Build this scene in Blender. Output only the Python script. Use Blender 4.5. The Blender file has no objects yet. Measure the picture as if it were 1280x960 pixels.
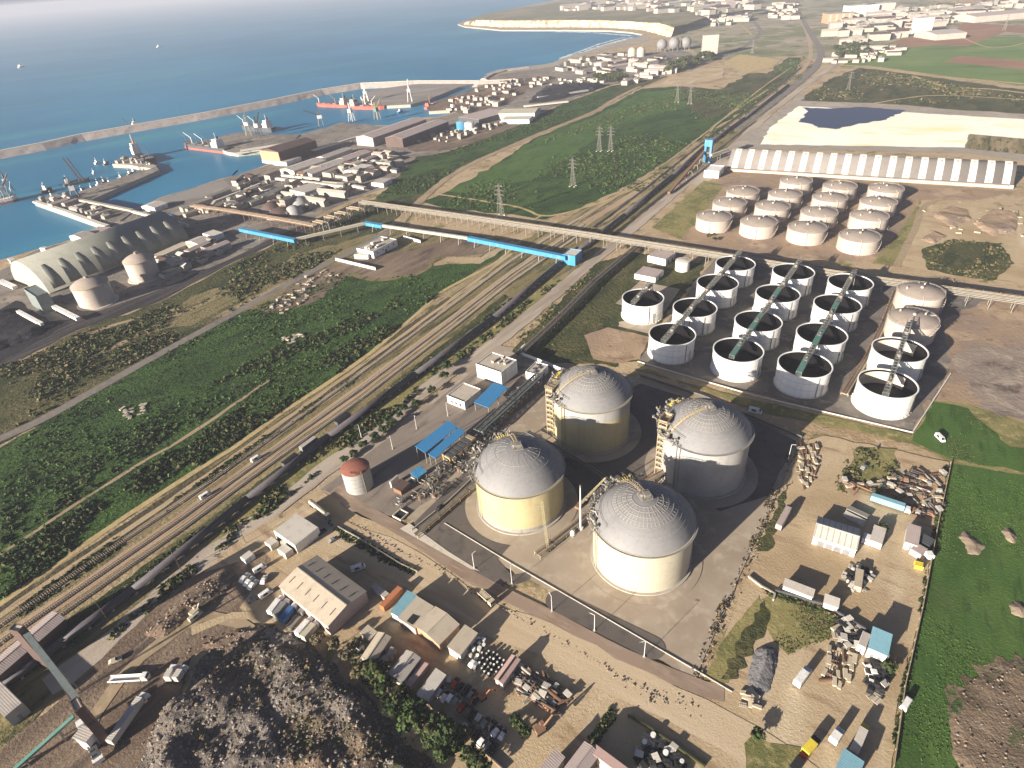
EXPO, HAZE = 1.48, 1.15e-4
import bpy, bmesh, math, random
import numpy as np
from mathutils import Vector, Matrix
from mathutils.geometry import tessellate_polygon
random.seed(7); RNG = np.random.default_rng(11)
R = math.radians; PI = math.pi
scene = bpy.context.scene
COL = scene.collection

# ------------------------------------------------------------------ camera
CAMH = 200.0
F_PX, PITCH, ROLL = 768.358, R(34.0381), R(4.5519)
FW = Vector((0, math.cos(PITCH), -math.sin(PITCH)))
_UP = Vector((0, math.sin(PITCH), math.cos(PITCH))); _RT = Vector((1, 0, 0))
UPV = _UP*math.cos(ROLL) + _RT*math.sin(ROLL)
RTV = _RT*math.cos(ROLL) - _UP*math.sin(ROLL)
cam_d = bpy.data.cameras.new('camera'); cam = bpy.data.objects.new('camera', cam_d); COL.objects.link(cam)
cam_d.sensor_width = 36; cam_d.lens = F_PX/1280*36; cam_d.clip_start = 1; cam_d.clip_end = 80000
m3 = Matrix((RTV, UPV, -FW)).transposed()
cam.matrix_world = Matrix.Translation((0, 0, CAMH)) @ m3.to_4x4()
scene.camera = cam

def G(px, py, z=0.0):
    """point of the place at height z seen at photo pixel px, py"""
    d = FW*F_PX + RTV*(px-640) - UPV*(py-480)
    s = (z-CAMH)/d.z
    return Vector((d.x*s, d.y*s, z))
def PX(p):
    d = Vector(p)-Vector((0, 0, CAMH)); z = d.dot(FW)
    return 640+F_PX*d.dot(RTV)/z, 480-F_PX*d.dot(UPV)/z

# ------------------------------------------------------------------ materials
def srgb(h):
    h = h.lstrip('#'); v = [int(h[i:i+2], 16)/255 for i in (0, 2, 4)]
    return tuple(c/12.92 if c <= .04045 else ((c+.055)/1.055)**2.4 for c in v)
def _c(c): return (*c, 1.0) if len(c) == 3 else c
class NT:
    def __init__(s, name):
        s.m = bpy.data.materials.new(name); s.m.use_nodes = True
        s.t = s.m.node_tree; s.n = s.t.nodes; s.b = s.n['Principled BSDF']
        s.tc = s.n.new('ShaderNodeTexCoord')
    def link(s, a, b): s.t.links.new(a, b)
    def noise(s, scale, detail=4, rough=.55, stretch=None, coord='Object', dist=0):
        n = s.n.new('ShaderNodeTexNoise'); n.inputs['Scale'].default_value = scale
        n.inputs['Detail'].default_value = detail; n.inputs['Roughness'].default_value = rough
        n.inputs['Distortion'].default_value = dist
        src = s.tc.outputs[coord]
        if stretch:
            mp = s.n.new('ShaderNodeMapping'); mp.vector_type = 'TEXTURE'
            mp.inputs['Rotation'].default_value = (0, 0, stretch[0]); mp.inputs['Scale'].default_value = (stretch[1], 1, 1)
            s.link(src, mp.inputs['Vector']); src = mp.outputs['Vector']
        s.link(src, n.inputs['Vector']); return n.outputs['Fac']
    def ramp(s, f, lo, hi, a=0., b=1.):
        r = s.n.new('ShaderNodeMapRange'); r.interpolation_type = 'SMOOTHSTEP'
        for k, v in zip(('From Min', 'From Max', 'To Min', 'To Max'), (lo, hi, a, b)): r.inputs[k].default_value = v
        s.link(f, r.inputs['Value']); return r.outputs['Result']
    def mix(s, f, a, b):
        x = s.n.new('ShaderNodeMix'); x.data_type = 'RGBA'
        if hasattr(f, 'is_output'): s.link(f, x.inputs['Factor'])
        else: x.inputs['Factor'].default_value = f
        for v, k in ((a, 'A'), (b, 'B')):
            i = [q for q in x.inputs if q.name == k and q.type == 'RGBA'][0]
            if hasattr(v, 'is_output'): s.link(v, i)
            else: i.default_value = _c(v)
        return [q for q in x.outputs if q.type == 'RGBA'][0]
    def bump(s, f, strength, dist):
        b = s.n.new('ShaderNodeBump'); b.inputs['Strength'].default_value = strength; b.inputs['Distance'].default_value = dist
        s.link(f, b.inputs['Height']); s.link(b.outputs['Normal'], s.b.inputs['Normal'])
    def fin(s, col, rough=.9, metal=0., spec=.3):
        if hasattr(col, 'is_output'): s.link(col, s.b.inputs['Base Color'])
        else: s.b.inputs['Base Color'].default_value = _c(col)
        s.b.inputs['Roughness'].default_value = rough; s.b.inputs['Metallic'].default_value = metal
        s.b.inputs['Specular IOR Level'].default_value = spec
        return s.m
def gmat(name, base, layers=(), rough=.95, bump=None, spec=.15):
    """ground material: base colour, then (scale, colour, lo, hi[, (angle, stretch)]) patches of other colours on top"""
    t = NT(name); col = base
    for L in layers:
        f = t.ramp(t.noise(L[0], 5, .6, L[4] if len(L) > 4 else None), L[2], L[3])
        col = t.mix(f, col, L[1])
    if bump: t.bump(t.noise(bump[0], 5, .65, bump[3] if len(bump) > 3 else None), bump[1], bump[2])
    return t.fin(col, rough, 0, spec)
def pmat(name, c, c2=None, scale=.6, rough=.7, metal=0., lo=.45, hi=.75, ribs=None, bump=None, spec=.3, streak=None):
    """object material: colour with dirt of colour c2; ribs = (axis, period, depth) corrugation"""
    t = NT(name); c2 = c2 or tuple(x*.7 for x in c)
    col = t.mix(t.ramp(t.noise(scale, 6, .65), lo, hi), c, c2)
    col = t.mix(t.ramp(t.noise(scale*7, 3), .5, .8, 0, .35), col, tuple(x*.6 for x in c2))
    if streak:
        n = t.n.new('ShaderNodeTexNoise'); n.inputs['Scale'].default_value = 1; n.inputs['Detail'].default_value = 4
        mp = t.n.new('ShaderNodeMapping'); mp.inputs['Scale'].default_value = (streak[1], streak[1], streak[1]*.08)
        t.link(t.tc.outputs['Object'], mp.inputs['Vector']); t.link(mp.outputs['Vector'], n.inputs['Vector'])
        col = t.mix(t.ramp(n.outputs['Fac'], .5, .72, 0, streak[2]), col, streak[0])
    if ribs:
        w = t.n.new('ShaderNodeTexWave'); w.bands_direction = ribs[0]; w.inputs['Scale'].default_value = 1/ribs[1]*.314
        t.link(t.tc.outputs['Object'], w.inputs['Vector']); t.bump(w.outputs['Fac'], 1.0, ribs[2])
    elif bump: t.bump(t.noise(bump[0], 4), bump[1], bump[2])
    return t.fin(col, rough, metal, spec)

AL = R(53)          # direction in which rails, roads and tank rows run
M = {}
dirt, dirt2, dirt3 = (.43, .325, .205), (.32, .225, .13), (.52, .41, .28)
M['ground'] = gmat('ground_dirt', dirt, [(.02, dirt2, .45, .7), (.06, (.16, .15, .06), .52, .68), (.25, dirt3, .5, .75), (1.1, (.2, .14, .09), .58, .75)], bump=(.5, .6, .8))
M['yard'] = gmat('yard_sand', (.46, .355, .225), [(.03, (.37, .27, .16), .42, .68), (.05, (.54, .44, .30), .5, .7, (AL, 4)), (.16, (.30, .205, .125), .55, .72, (R(-36), 5)), (.9, (.27, .18, .11), .6, .78), (2.5, (.55, .45, .33), .62, .8)], bump=(1.2, .5, .4))
M['lane'] = gmat('lane_dirt', (.50, .395, .265), [(.05, (.38, .27, .17), .45, .7, (R(-36), 8)), (.3, (.55, .44, .31), .52, .72, (R(-36), 14)), (1.5, (.33, .23, .15), .6, .78)], bump=(1.5, .4, .3))
M['mud'] = gmat('brown_mud', (.155, .11, .08), [(.04, (.25, .185, .13), .47, .66, (AL, 5)), (.07, (.075, .058, .05), .5, .66, (AL, 3)), (.3, (.22, .165, .12), .5, .68, (AL, 8)), (1., (.30, .235, .175), .6, .78)], bump=(.8, .7, .6))
M['gravel'] = gmat('gravel_road', (.43, .365, .295), [(.04, (.28, .225, .175), .42, .68, (AL, 8)), (.3, (.45, .385, .32), .5, .7, (AL, 12)), (2., (.25, .2, .16), .6, .8)], bump=(1.6, .4, .3))
M['rail'] = gmat('rail_ballast', (.43, .33, .205), [(.05, (.33, .245, .15), .45, .7, (AL, 12)), (.5, (.44, .33, .21), .5, .7, (AL, 25)), (.35, (.13, .12, .055), .56, .7, (AL, 10))], bump=(1.5, .5, .5))
M['rail2'] = gmat('rail_ballast_brown', (.42, .31, .205), [(.05, (.33, .235, .155), .45, .7, (AL, 12)), (.5, (.43, .325, .22), .5, .7, (AL, 40)), (.9, (.17, .12, .08), .55, .7, (AL, 40))], bump=(1.5, .5, .5))
M['verge'] = gmat('dry_verge', (.20, .165, .08), [(.04, (.36, .28, .165), .46, .62, (AL, 9)), (.2, (.085, .085, .035), .5, .66, (AL, 5)), (.12, (.05, .055, .025), .55, .66, (AL, 14)), (.9, (.27, .21, .12), .56, .75)], bump=(.5, .8, 1.))
M['green'] = gmat('green_field', (.042, .088, .018), [(.012, (.060, .105, .024), .42, .62), (.04, (.028, .058, .014), .45, .62, (AL-.3, 3)), (.12, (.018, .036, .011), .5, .64, (AL-.3, 2)), (.5, (.024, .046, .013), .52, .66), (.9, (.08, .12, .032), .6, .75)], bump=(.4, .9, 1.5))
M['olive'] = gmat('olive_scrub', (.072, .074, .028), [(.02, (.115, .10, .045), .45, .65), (.06, (.035, .045, .017), .45, .62, (AL, 3)), (.3, (.16, .13, .07), .56, .72), (.9, (.03, .036, .016), .55, .7)], bump=(.4, .9, 1.5))
M['meadow'] = gmat('meadow_grass', (.058, .118, .024), [(.02, (.078, .132, .03), .42, .62), (.05, (.044, .09, .018), .48, .66, (R(60), 3)), (.3, (.035, .075, .015), .5, .7, (R(60), 5)), (1.2, (.088, .145, .036), .58, .75), (.012, (.10, .115, .045), .6, .72)], bump=(1.0, .6, .5))
M['drygrass'] = gmat('dry_grass', (.24, .21, .085), [(.05, (.14, .14, .05), .42, .62), (.3, (.33, .28, .13), .5, .7), (1., (.38, .28, .17), .58, .75)], bump=(1., .6, .5))
M['asphalt'] = gmat('asphalt', (.115, .10, .09), [(.03, (.15, .128, .112), .45, .65), (.2, (.085, .075, .07), .5, .7), (1.5, (.17, .15, .13), .6, .8)], rough=.85, bump=(3, .2, .1))
M['apron'] = gmat('concrete_apron', (.37, .305, .235), [(.03, (.30, .24, .18), .42, .65), (.15, (.42, .355, .28), .48, .7), (.07, (.26, .205, .15), .58, .72, (R(20), 4)), (1., (.24, .19, .14), .62, .8)], rough=.9, bump=(2, .2, .1))
M['pad'] = gmat('stained_pad', (.20, .175, .15), [(.04, (.13, .115, .105), .42, .62), (.2, (.27, .235, .19), .52, .72), (.06, (.34, .28, .21), .6, .72)], rough=.85, bump=(2, .2, .1))
M['slabs'] = gmat('slab_road', (.29, .215, .165), [(.06, (.24, .175, .13), .45, .65), (.5, (.36, .275, .21), .5, .7, (R(-36), 6)), (1.6, (.2, .14, .1), .6, .8)], bump=(2, .2, .1))
M['port'] = gmat('port_ground', (.235, .205, .175), [(.01, (.17, .145, .125), .42, .62), (.03, (.30, .26, .215), .48, .68), (.1, (.10, .09, .08), .52, .66), (.3, (.36, .31, .26), .58, .74)], bump=(.3, .5, .8))
M['coal'] = gmat('coal_ground', (.022, .021, .026), [(.02, (.042, .038, .042), .45, .65), (.1, (.014, .014, .018), .5, .7)], bump=(.3, .6, 1.))
M['darkrail'] = gmat('dark_yard', (.055, .048, .05), [(.02, (.10, .085, .08), .48, .66, (R(57), 10)), (.3, (.03, .027, .03), .45, .6, (R(57), 25)), (.06, (.15, .125, .105), .6, .72, (R(57), 10))], bump=(.3, .5, .8))
M['sulphur'] = gmat('sulphur_crust', (.93, .90, .74), [(.008, (.94, .93, .84), .4, .6), (.03, (.90, .83, .46), .5, .66, (R(-25), 3)), (.02, (.62, .54, .30), .64, .74, (R(-28), 6)), (.15, (.80, .72, .42), .6, .74)], bump=(.2, .4, .6))
M['mudflat'] = gmat('pale_mudflat', (.33, .235, .155), [(.02, (.27, .20, .155), .42, .6), (.035, (.42, .31, .21), .52, .66), (.1, (.22, .145, .09), .55, .68), (.5, (.38, .29, .2), .6, .75)], bump=(.5, .6, .6))
M['soil'] = gmat('red_soil', (.27, .145, .09), [(.01, (.31, .18, .115), .45, .65), (.05, (.23, .12, .07), .5, .7, (R(-20), 6))])
M['farm'] = gmat('farm_green', (.12, .19, .05), [(.006, (.17, .22, .075), .45, .62), (.02, (.085, .14, .035), .5, .68, (R(-20), 5)), (.04, (.25, .21, .11), .62, .74)])
M['town'] = gmat('far_ground', (.30, .26, .185), [(.004, (.16, .175, .075), .45, .6), (.012, (.40, .33, .25), .5, .66), (.02, (.12, .13, .06), .52, .66), (.06, (.5, .44, .36), .6, .74)])
M['headland'] = gmat('headland_scrub', (.17, .155, .085), [(.004, (.25, .205, .125), .45, .62), (.015, (.11, .115, .055), .5, .66), (.05, (.34, .28, .19), .6, .74)])
M['cliff'] = gmat('pale_cliff', (.62, .52, .35), [(.02, (.70, .61, .44), .4, .6), (.05, (.42, .33, .2), .52, .66), (.2, (.3, .24, .14), .6, .72)], bump=(.1, .9, 4))
M['beach'] = gmat('beach_sand', (.33, .29, .24), [(.02, (.40, .35, .29), .45, .65), (.1, (.26, .22, .18), .5, .7)])
M['foam'] = gmat('surf_foam', (.75, .76, .75), [(.03, (.35, .45, .48), .45, .6), (.1, (.5, .57, .58), .5, .66)], rough=.7)
M['reclaim'] = gmat('reclaimed_fill', (.26, .235, .215), [(.01, (.22, .195, .18), .42, .6), (.04, (.32, .285, .25), .5, .68, (R(10), 4))], bump=(.3, .4, .6))
M['dirtroad'] = gmat('dirt_road', (.34, .26, .165), [(.05, (.25, .185, .115), .45, .7), (.3, (.42, .33, .22), .5, .7)])
M['paved'] = gmat('paved_road', (.20, .175, .155), [(.05, (.15, .13, .115), .45, .7), (.3, (.25, .22, .19), .5, .7)])
M['sandpath'] = gmat('sand_path', (.44, .34, .17), [(.1, (.33, .25, .12), .45, .7), (.5, (.52, .42, .24), .5, .7)])
M['rubblegrey'] = gmat('rubble_heap', (.15, .127, .11), [(.05, (.29, .255, .23), .5, .62, (R(-40), 2.5)), (.07, (.065, .055, .048), .5, .62, (R(-30), 2)), (.03, (.17, .12, .08), .52, .64), (.04, (.09, .10, .045), .58, .68), (.5, (.30, .265, .235), .56, .72), (1.2, (.07, .06, .055), .55, .7)], bump=(1., .9, .9))
M['mud2'] = gmat('brown_mound', (.20, .145, .10), [(.06, (.045, .085, .022), .5, .6), (.2, (.28, .21, .15), .5, .66), (.1, (.12, .085, .06), .48, .64), (.9, (.33, .25, .18), .6, .74)], bump=(.8, .8, .8))
M['armour'] = pmat('armour_stone', (.40, .345, .31), (.26, .215, .185), .15, .95)
M['plantpave'] = gmat('plant_paving', (.215, .18, .15), [(.03, (.27, .225, .185), .45, .65), (.1, (.15, .125, .108), .5, .68, (AL, 4)), (.8, (.30, .25, .2), .58, .76)], rough=.9, bump=(2, .2, .1))
M['deadscrub'] = gmat('dead_scrub', (.085, .07, .045), [(.06, (.05, .045, .028), .45, .62, (AL, 6)), (.3, (.15, .115, .07), .5, .68, (AL, 3)), (.9, (.06, .07, .028), .54, .7)], bump=(.5, .9, 1.))
M['poolmud'] = gmat('cracked_pool_mud', (.27, .215, .175), [(.03, (.20, .165, .14), .45, .62), (.09, (.36, .295, .235), .5, .66), (.06, (.13, .10, .08), .57, .66), (.4, (.31, .25, .2), .55, .7)], bump=(.4, .8, .6))
M['rock'] = pmat('rock', (.28, .215, .155), (.16, .12, .085), .5, .95)
M['rockgrey'] = pmat('rock_grey', (.24, .215, .195), (.10, .085, .075), .4, .95)
M['white'] = pmat('white_paint', (.78, .77, .74), (.62, .59, .53), .25, .5, streak=((.40, .34, .27), .9, .45))
M['whitetank'] = pmat('white_tank_paint', (.80, .79, .77), (.70, .68, .64), .12, .45, streak=((.5, .46, .4), .5, .25))
M['cream'] = pmat('cream_paint', (.47, .435, .335), (.41, .37, .28), .08, .55, streak=((.45, .40, .28), .5, .3))
M['yellowpaint'] = pmat('pale_yellow_paint', (.45, .39, .225), (.39, .33, .185), .08, .55, streak=((.32, .25, .12), .5, .4))
M['silver'] = pmat('dome_aluminium', (.215, .21, .21), (.165, .162, .165), .1, .6, 0)
M['silverdark'] = pmat('dome_seam', (.31, .29, .265), (.24, .225, .2), .3, .6, 0)
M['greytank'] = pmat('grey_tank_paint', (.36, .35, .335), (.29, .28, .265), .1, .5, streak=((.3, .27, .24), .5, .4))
M['tantank'] = pmat('tan_tank_paint', (.48, .41, .355), (.39, .33, .28), .12, .6, streak=((.35, .28, .23), .4, .5))
M['tanroof'] = pmat('tan_tank_roof', (.37, .31, .26), (.29, .24, .20), .12, .7)
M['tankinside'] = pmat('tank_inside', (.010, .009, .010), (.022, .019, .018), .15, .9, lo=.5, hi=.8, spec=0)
M['liquor'] = pmat('tank_liquor', (.012, .011, .012), (.03, .026, .024), .07, .6, lo=.55, hi=.75, spec=.1)
M['scale'] = pmat('pale_scale', (.62, .55, .44), (.45, .38, .29), .2, .8)
M['steel'] = pmat('galvanised_steel', (.30, .28, .245), (.19, .175, .15), .5, .55, .3)
M['steeldark'] = pmat('dark_steel', (.10, .105, .11), (.06, .06, .065), .5, .6, .2)
M['steelgreen'] = pmat('grey_green_steel', (.20, .235, .225), (.13, .15, .145), .5, .6, .2)
M['steelrust'] = pmat('rusty_steel', (.23, .13, .08), (.14, .085, .06), .6, .85)
M['steeltan'] = pmat('tan_steel', (.38, .305, .20), (.26, .20, .13), .5, .7)
M['yellow'] = pmat('safety_yellow', (.72, .56, .06), (.55, .42, .07), .8, .5)
M['greenroof'] = pmat('green_sheet', (.07, .21, .165), (.15, .22, .185), .3, .5)
M['blue'] = pmat('blue_sheet', (.045, .23, .48), (.09, .21, .36), .25, .6, ribs=('X', .7, .025))
M['bluebright'] = pmat('bright_blue_cladding', (.035, .24, .46), (.08, .22, .37), .2, .65, streak=((.2, .26, .31), .4, .7))
M['teal'] = pmat('teal_roof', (.22, .42, .50), (.18, .34, .41), .4, .6, ribs=('X', .7, .025))
M['conc'] = pmat('concrete', (.40, .36, .30), (.29, .255, .205), .4, .9)
M['concwhite'] = pmat('pale_concrete', (.58, .53, .45), (.46, .41, .33), .4, .9)
M['kerb'] = pmat('white_kerb', (.66, .62, .55), (.48, .43, .36), .5, .85)
M['roofflat'] = pmat('flat_roof', (.46, .405, .33), (.35, .30, .235), .3, .9)
M['sheet'] = pmat('tan_sheet_roof', (.50, .43, .335), (.40, .33, .25), .25, .7, ribs=('X', .7, .025))
M['sheet2'] = pmat('grey_sheet_roof', (.44, .395, .355), (.33, .29, .255), .25, .7, ribs=('X', .7, .025))
M['sheet3'] = pmat('mauve_sheet_roof', (.42, .345, .32), (.33, .265, .24), .25, .7, ribs=('X', .7, .025))
M['sheet4'] = pmat('pale_sheet_roof', (.56, .52, .46), (.44, .395, .335), .25, .7, ribs=('X', .7, .025))
M['pinkroof'] = pmat('pink_sheet', (.52, .36, .32), (.42, .28, .24), .3, .7)
M['brownclad'] = pmat('brown_cladding', (.105, .07, .06), (.075, .05, .045), .1, .7)
M['orangeclad'] = pmat('terracotta_cladding', (.50, .27, .16), (.42, .22, .13), .2, .7)
M['redroof'] = pmat('red_tank_roof', (.30, .115, .08), (.22, .085, .06), .4, .7)
M['vault'] = pmat('grey_vault_sheet', (.235, .21, .19), (.19, .168, .15), .08, .7)
M['vaultlight'] = pmat('vault_rooflight', (.56, .53, .49), (.46, .43, .385), .1, .7)
M['portvault'] = pmat('grey_green_vault', (.225, .225, .19), (.17, .17, .145), .06, .7)
M['black'] = pmat('black_rubber', (.018, .018, .02), (.03, .03, .03), 1., .8)
M['glass'] = pmat('dark_glass', (.02, .03, .04), (.03, .04, .05), 1., .12, spec=.6)
M['pipe'] = pmat('dark_pipe_cladding', (.085, .075, .085), (.055, .05, .06), .1, .6)
M['orange'] = pmat('orange_paint', (.45, .18, .085), (.35, .13, .06), .5, .55)
M['red'] = pmat('red_paint', (.42, .05, .03), (.3, .04, .03), .5, .55)
M['redhull'] = pmat('red_hull', (.44, .12, .085), (.34, .09, .065), .1, .6)
M['bluecar'] = pmat('blue_paint', (.05, .13, .30), (.04, .1, .22), .5, .4)
M['greycar'] = pmat('grey_paint', (.22, .22, .22), (.15, .15, .15), .5, .4)
M['tarp'] = pmat('tarpaulin', (.48, .41, .30), (.35, .29, .2), .5, .85)
M['greytarp'] = pmat('grey_tarpaulin', (.17, .165, .17), (.10, .095, .1), .4, .85, bump=(.6, .8, .6))
M['leafdark'] = pmat('dark_leaf', (.022, .038, .011), (.042, .062, .018), .3, .8, spec=.2)
M['leaf'] = pmat('leaf', (.042, .072, .018), (.075, .105, .03), .3, .8, spec=.2)
M['leafolive'] = pmat('olive_leaf', (.085, .085, .032), (.05, .055, .022), .3, .8, spec=.2)
M['leafdry'] = pmat('dry_leaf', (.17, .13, .065), (.11, .085, .045), .3, .85, spec=.2)
M['grassy'] = pmat('grass_blade', (.075, .14, .03), (.045, .095, .02), .3, .8, spec=.2)
M['bark'] = pmat('bark', (.12, .09, .065), (.08, .06, .045), 1., .9)
def sea_mat():
    t = NT('sea_water')
    col = t.mix(t.ramp(t.noise(.0016, 4, .6), .4, .65), (.024, .165, .295), (.036, .21, .36))
    col = t.mix(t.ramp(t.noise(.006, 4, .6, (R(35), 4)), .52, .70), col, (.05, .25, .32))
    t.bump(t.noise(.12, 5, .7, (R(30), 2)), .25, 1.2)
    return t.fin(col, .42, 0, .12)
M['sea'] = sea_mat()
M['pond'] = NT('pond_water').fin((.035, .045, .075), .35, 0, .5)

# ------------------------------------------------------------------ mesh helpers
def link(o): COL.objects.link(o); return o
def meshobj(name, verts, faces, mats, mi=None, parent=None, smooth=False, loc=None):
    me = bpy.data.meshes.new(name); me.from_pydata([tuple(v) for v in verts], [], faces)
    for m in (mats if isinstance(mats, (list, tuple)) else [mats]): me.materials.append(M[m] if isinstance(m, str) else m)
    if mi is not None: me.polygons.foreach_set('material_index', np.array(mi, dtype=np.int32))
    if smooth: me.polygons.foreach_set('use_smooth', np.ones(len(me.polygons), bool))
    me.update()
    o = link(bpy.data.objects.new(name, me))
    if parent is not None: o.parent = parent
    if loc is not None: o.location = loc
    return o
class MB:
    """collects simple shapes into one mesh"""
    def __init__(s): s.v, s.f, s.mi, s.k = [], [], [], 0
    def use(s, k): s.k = k; return s
    def add(s, vs, fs):
        o = len(s.v); s.v += [tuple(v) for v in vs]; s.f += [tuple(i+o for i in f) for f in fs]; s.mi += [s.k]*len(fs); return s
    def box(s, c, d, rz=0., taper=1.):
        x, y, z = d[0]/2, d[1]/2, d[2]/2; cs, sn = math.cos(rz), math.sin(rz); vs = []
        for zz, q in ((-z, 1), (z, taper)):
            for xx, yy in ((-x, -y), (x, -y), (x, y), (-x, y)):
                xx, yy = xx*q, yy*q; vs.append((c[0]+xx*cs-yy*sn, c[1]+xx*sn+yy*cs, c[2]+zz))
        return s.add(vs, [(3, 2, 1, 0), (4, 5, 6, 7), (0, 1, 5, 4), (1, 2, 6, 5), (2, 3, 7, 6), (3, 0, 4, 7)])
    def cyl(s, c, r, z0, z1, n=16, r2=None, cap=(True, True)):
        r2 = r if r2 is None else r2
        vs = [(c[0]+q*math.cos(2*PI*i/n), c[1]+q*math.sin(2*PI*i/n), z) for q, z in ((r, z0), (r2, z1)) for i in range(n)]
        fs = [(i, (i+1) % n, n+(i+1) % n, n+i) for i in range(n)]
        if cap[0]: fs.append(tuple(range(n-1, -1, -1)))
        if cap[1]: fs.append(tuple(range(n, 2*n)))
        return s.add(vs, fs)
    def ring(s, c, ri, ro, z0, z1, n=48):
        vs = []
        for q, z in ((ro, z0), (ro, z1), (ri, z1), (ri, z0)):
            vs += [(c[0]+q*math.cos(2*PI*i/n), c[1]+q*math.sin(2*PI*i/n), z) for i in range(n)]
        fs = []
        for k in range(4):
            for i in range(n): j = (i+1) % n; k2 = (k+1) % 4; fs.append((k*n+i, k*n+j, k2*n+j, k2*n+i))
        return s.add(vs, fs)
    def tube(s, p, q, r, n=6, r2=None):
        p, q = Vector(p), Vector(q); d = q-p
        if d.length < 1e-6: return s
        r2 = r if r2 is None else r2
        a = d.normalized(); u = a.cross(Vector((0, 0, 1)) if abs(a.z) < .9 else Vector((1, 0, 0))).normalized(); w = a.cross(u)
        vs = [c + (u*math.cos(2*PI*i/n)+w*math.sin(2*PI*i/n))*rr for c, rr in ((p, r), (q, r2)) for i in range(n)]
        return s.add(vs, [(i, (i+1) % n, n+(i+1) % n, n+i) for i in range(n)]+[tuple(range(n-1, -1, -1)), tuple(range(n, 2*n))])
    def beam(s, p, q, w, h):
        """rectangular bar from p to q, w wide (horizontally), h deep"""
        p, q = Vector(p), Vector(q); a = (q-p).normalized()
        u = a.cross(Vector((0, 0, 1)))
        u = (u.normalized() if u.length > 1e-3 else Vector((1, 0, 0)))*w/2; n = u.cross(a).normalized()*h/2
        vs = [p-u-n, p+u-n, p+u+n, p-u+n, q-u-n, q+u-n, q+u+n, q-u+n]
        return s.add(vs, [(0, 1, 2, 3), (7, 6, 5, 4), (0, 4, 5, 1), (1, 5, 6, 2), (2, 6, 7, 3), (3, 7, 4, 0)])
    def prism(s, pts, z0, z1):
        """vertical prism over a plan polygon"""
        n = len(pts); vs = [(p[0], p[1], z0) for p in pts]+[(p[0], p[1], z1) for p in pts]
        return s.add(vs, [tuple(range(n-1, -1, -1)), tuple(range(n, 2*n))]+[(i, (i+1) % n, n+(i+1) % n, n+i) for i in range(n)])
    def gable(s, L, W, z0, z1, over=.3, th=.15):
        """two roof slopes, ridge along x"""
        l, w = L/2+over, W/2+over; ze = z0-(z1-z0)*over/(W/2)
        for sg in (1, -1):
            vs = [(-l, sg*w, ze), (l, sg*w, ze), (l, 0, z1), (-l, 0, z1)]; vs += [(x, y, z-th) for x, y, z in vs]
            f = [(0, 1, 2, 3), (7, 6, 5, 4), (0, 4, 5, 1), (1, 5, 6, 2), (3, 7, 4, 0)]
            s.add(vs, f if sg < 0 else [tuple(reversed(q)) for q in f])
        return s
    def vault(s, L, w, h, n=14, x0=None, x1=None, lift=0., th=.3, a0=0., a1=PI, p=None):
        """elliptic barrel shell along x"""
        x0 = -L/2 if x0 is None else x0; x1 = L/2 if x1 is None else x1
        vs = []
        for x in (x0, x1):
            for e in (lift, lift-th):
                for i in range(n+1):
                    a = a0+(a1-a0)*i/n; vs.append((x, -(w+e)*math.cos(a), (h+e)*(math.sin(a) if p is None else 1-abs(math.cos(a))**p)))
        m = n+1; fs = []
        for i in range(n):
            fs += [(i, 2*m+i, 2*m+i+1, i+1), (m+i+1, 3*m+i+1, 3*m+i, m+i), (i, i+1, m+i+1, m+i), (2*m+i+1, 2*m+i, 3*m+i, 3*m+i+1)]
        return s.add(vs, fs)
    def cap(s, c, r, z0, rise, nu=48, nv=8, top=0.):
        """spherical cap roof"""
        Rr = (r*r+rise*rise)/(2*rise); am = math.asin(min(1, r/Rr)); vs = []; fs = []
        for j in range(nv):
            a = am*(1-j/nv)
            for i in range(nu): vs.append((c[0]+Rr*math.sin(a)*math.cos(2*PI*i/nu), c[1]+Rr*math.sin(a)*math.sin(2*PI*i/nu), z0+Rr*math.cos(a)-(Rr-rise)))
        vs.append((c[0], c[1], z0+rise))
        for j in range(nv-1):
            for i in range(nu): k = (i+1) % nu; fs.append((j*nu+i, j*nu+k, (j+1)*nu+k, (j+1)*nu+i))
        fs += [((nv-1)*nu+i, (nv-1)*nu+(i+1) % nu, nv*nu) for i in range(nu)]
        return s.add(vs, fs)
    def lattice(s, p, q, w, r, bays, w2=None):
        """square lattice mast from p to q"""
        p, q = Vector(p), Vector(q); a = (q-p).normalized()
        u = a.cross(Vector((0, 0, 1)) if abs(a.z) < .9 else Vector((1, 0, 0))).normalized(); v = a.cross(u)
        w2 = w if w2 is None else w2
        def cor(t): c = p.lerp(q, t); k = (w+(w2-w)*t)/2; return [c+u*k+v*k, c-u*k+v*k, c-u*k-v*k, c+u*k-v*k]
        for b in range(bays):
            A, B = cor(b/bays), cor((b+1)/bays)
            for i in range(4):
                s.tube(A[i], B[i], r, 4); s.tube(A[i], B[(i+1) % 4], r*.7, 3); s.tube(B[i], B[(i+1) % 4], r*.7, 3)
        return s
    def build(s, name, mats, parent=None, smooth=False, loc=None):
        return meshobj(name, s.v, s.f, mats, s.mi, parent, smooth, loc)
def smooth_angle(o, deg=35):
    me = o.data; me.polygons.foreach_set('use_smooth', np.ones(len(me.polygons), bool))
    me.set_sharp_from_angle(angle=R(deg)); return o

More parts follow.
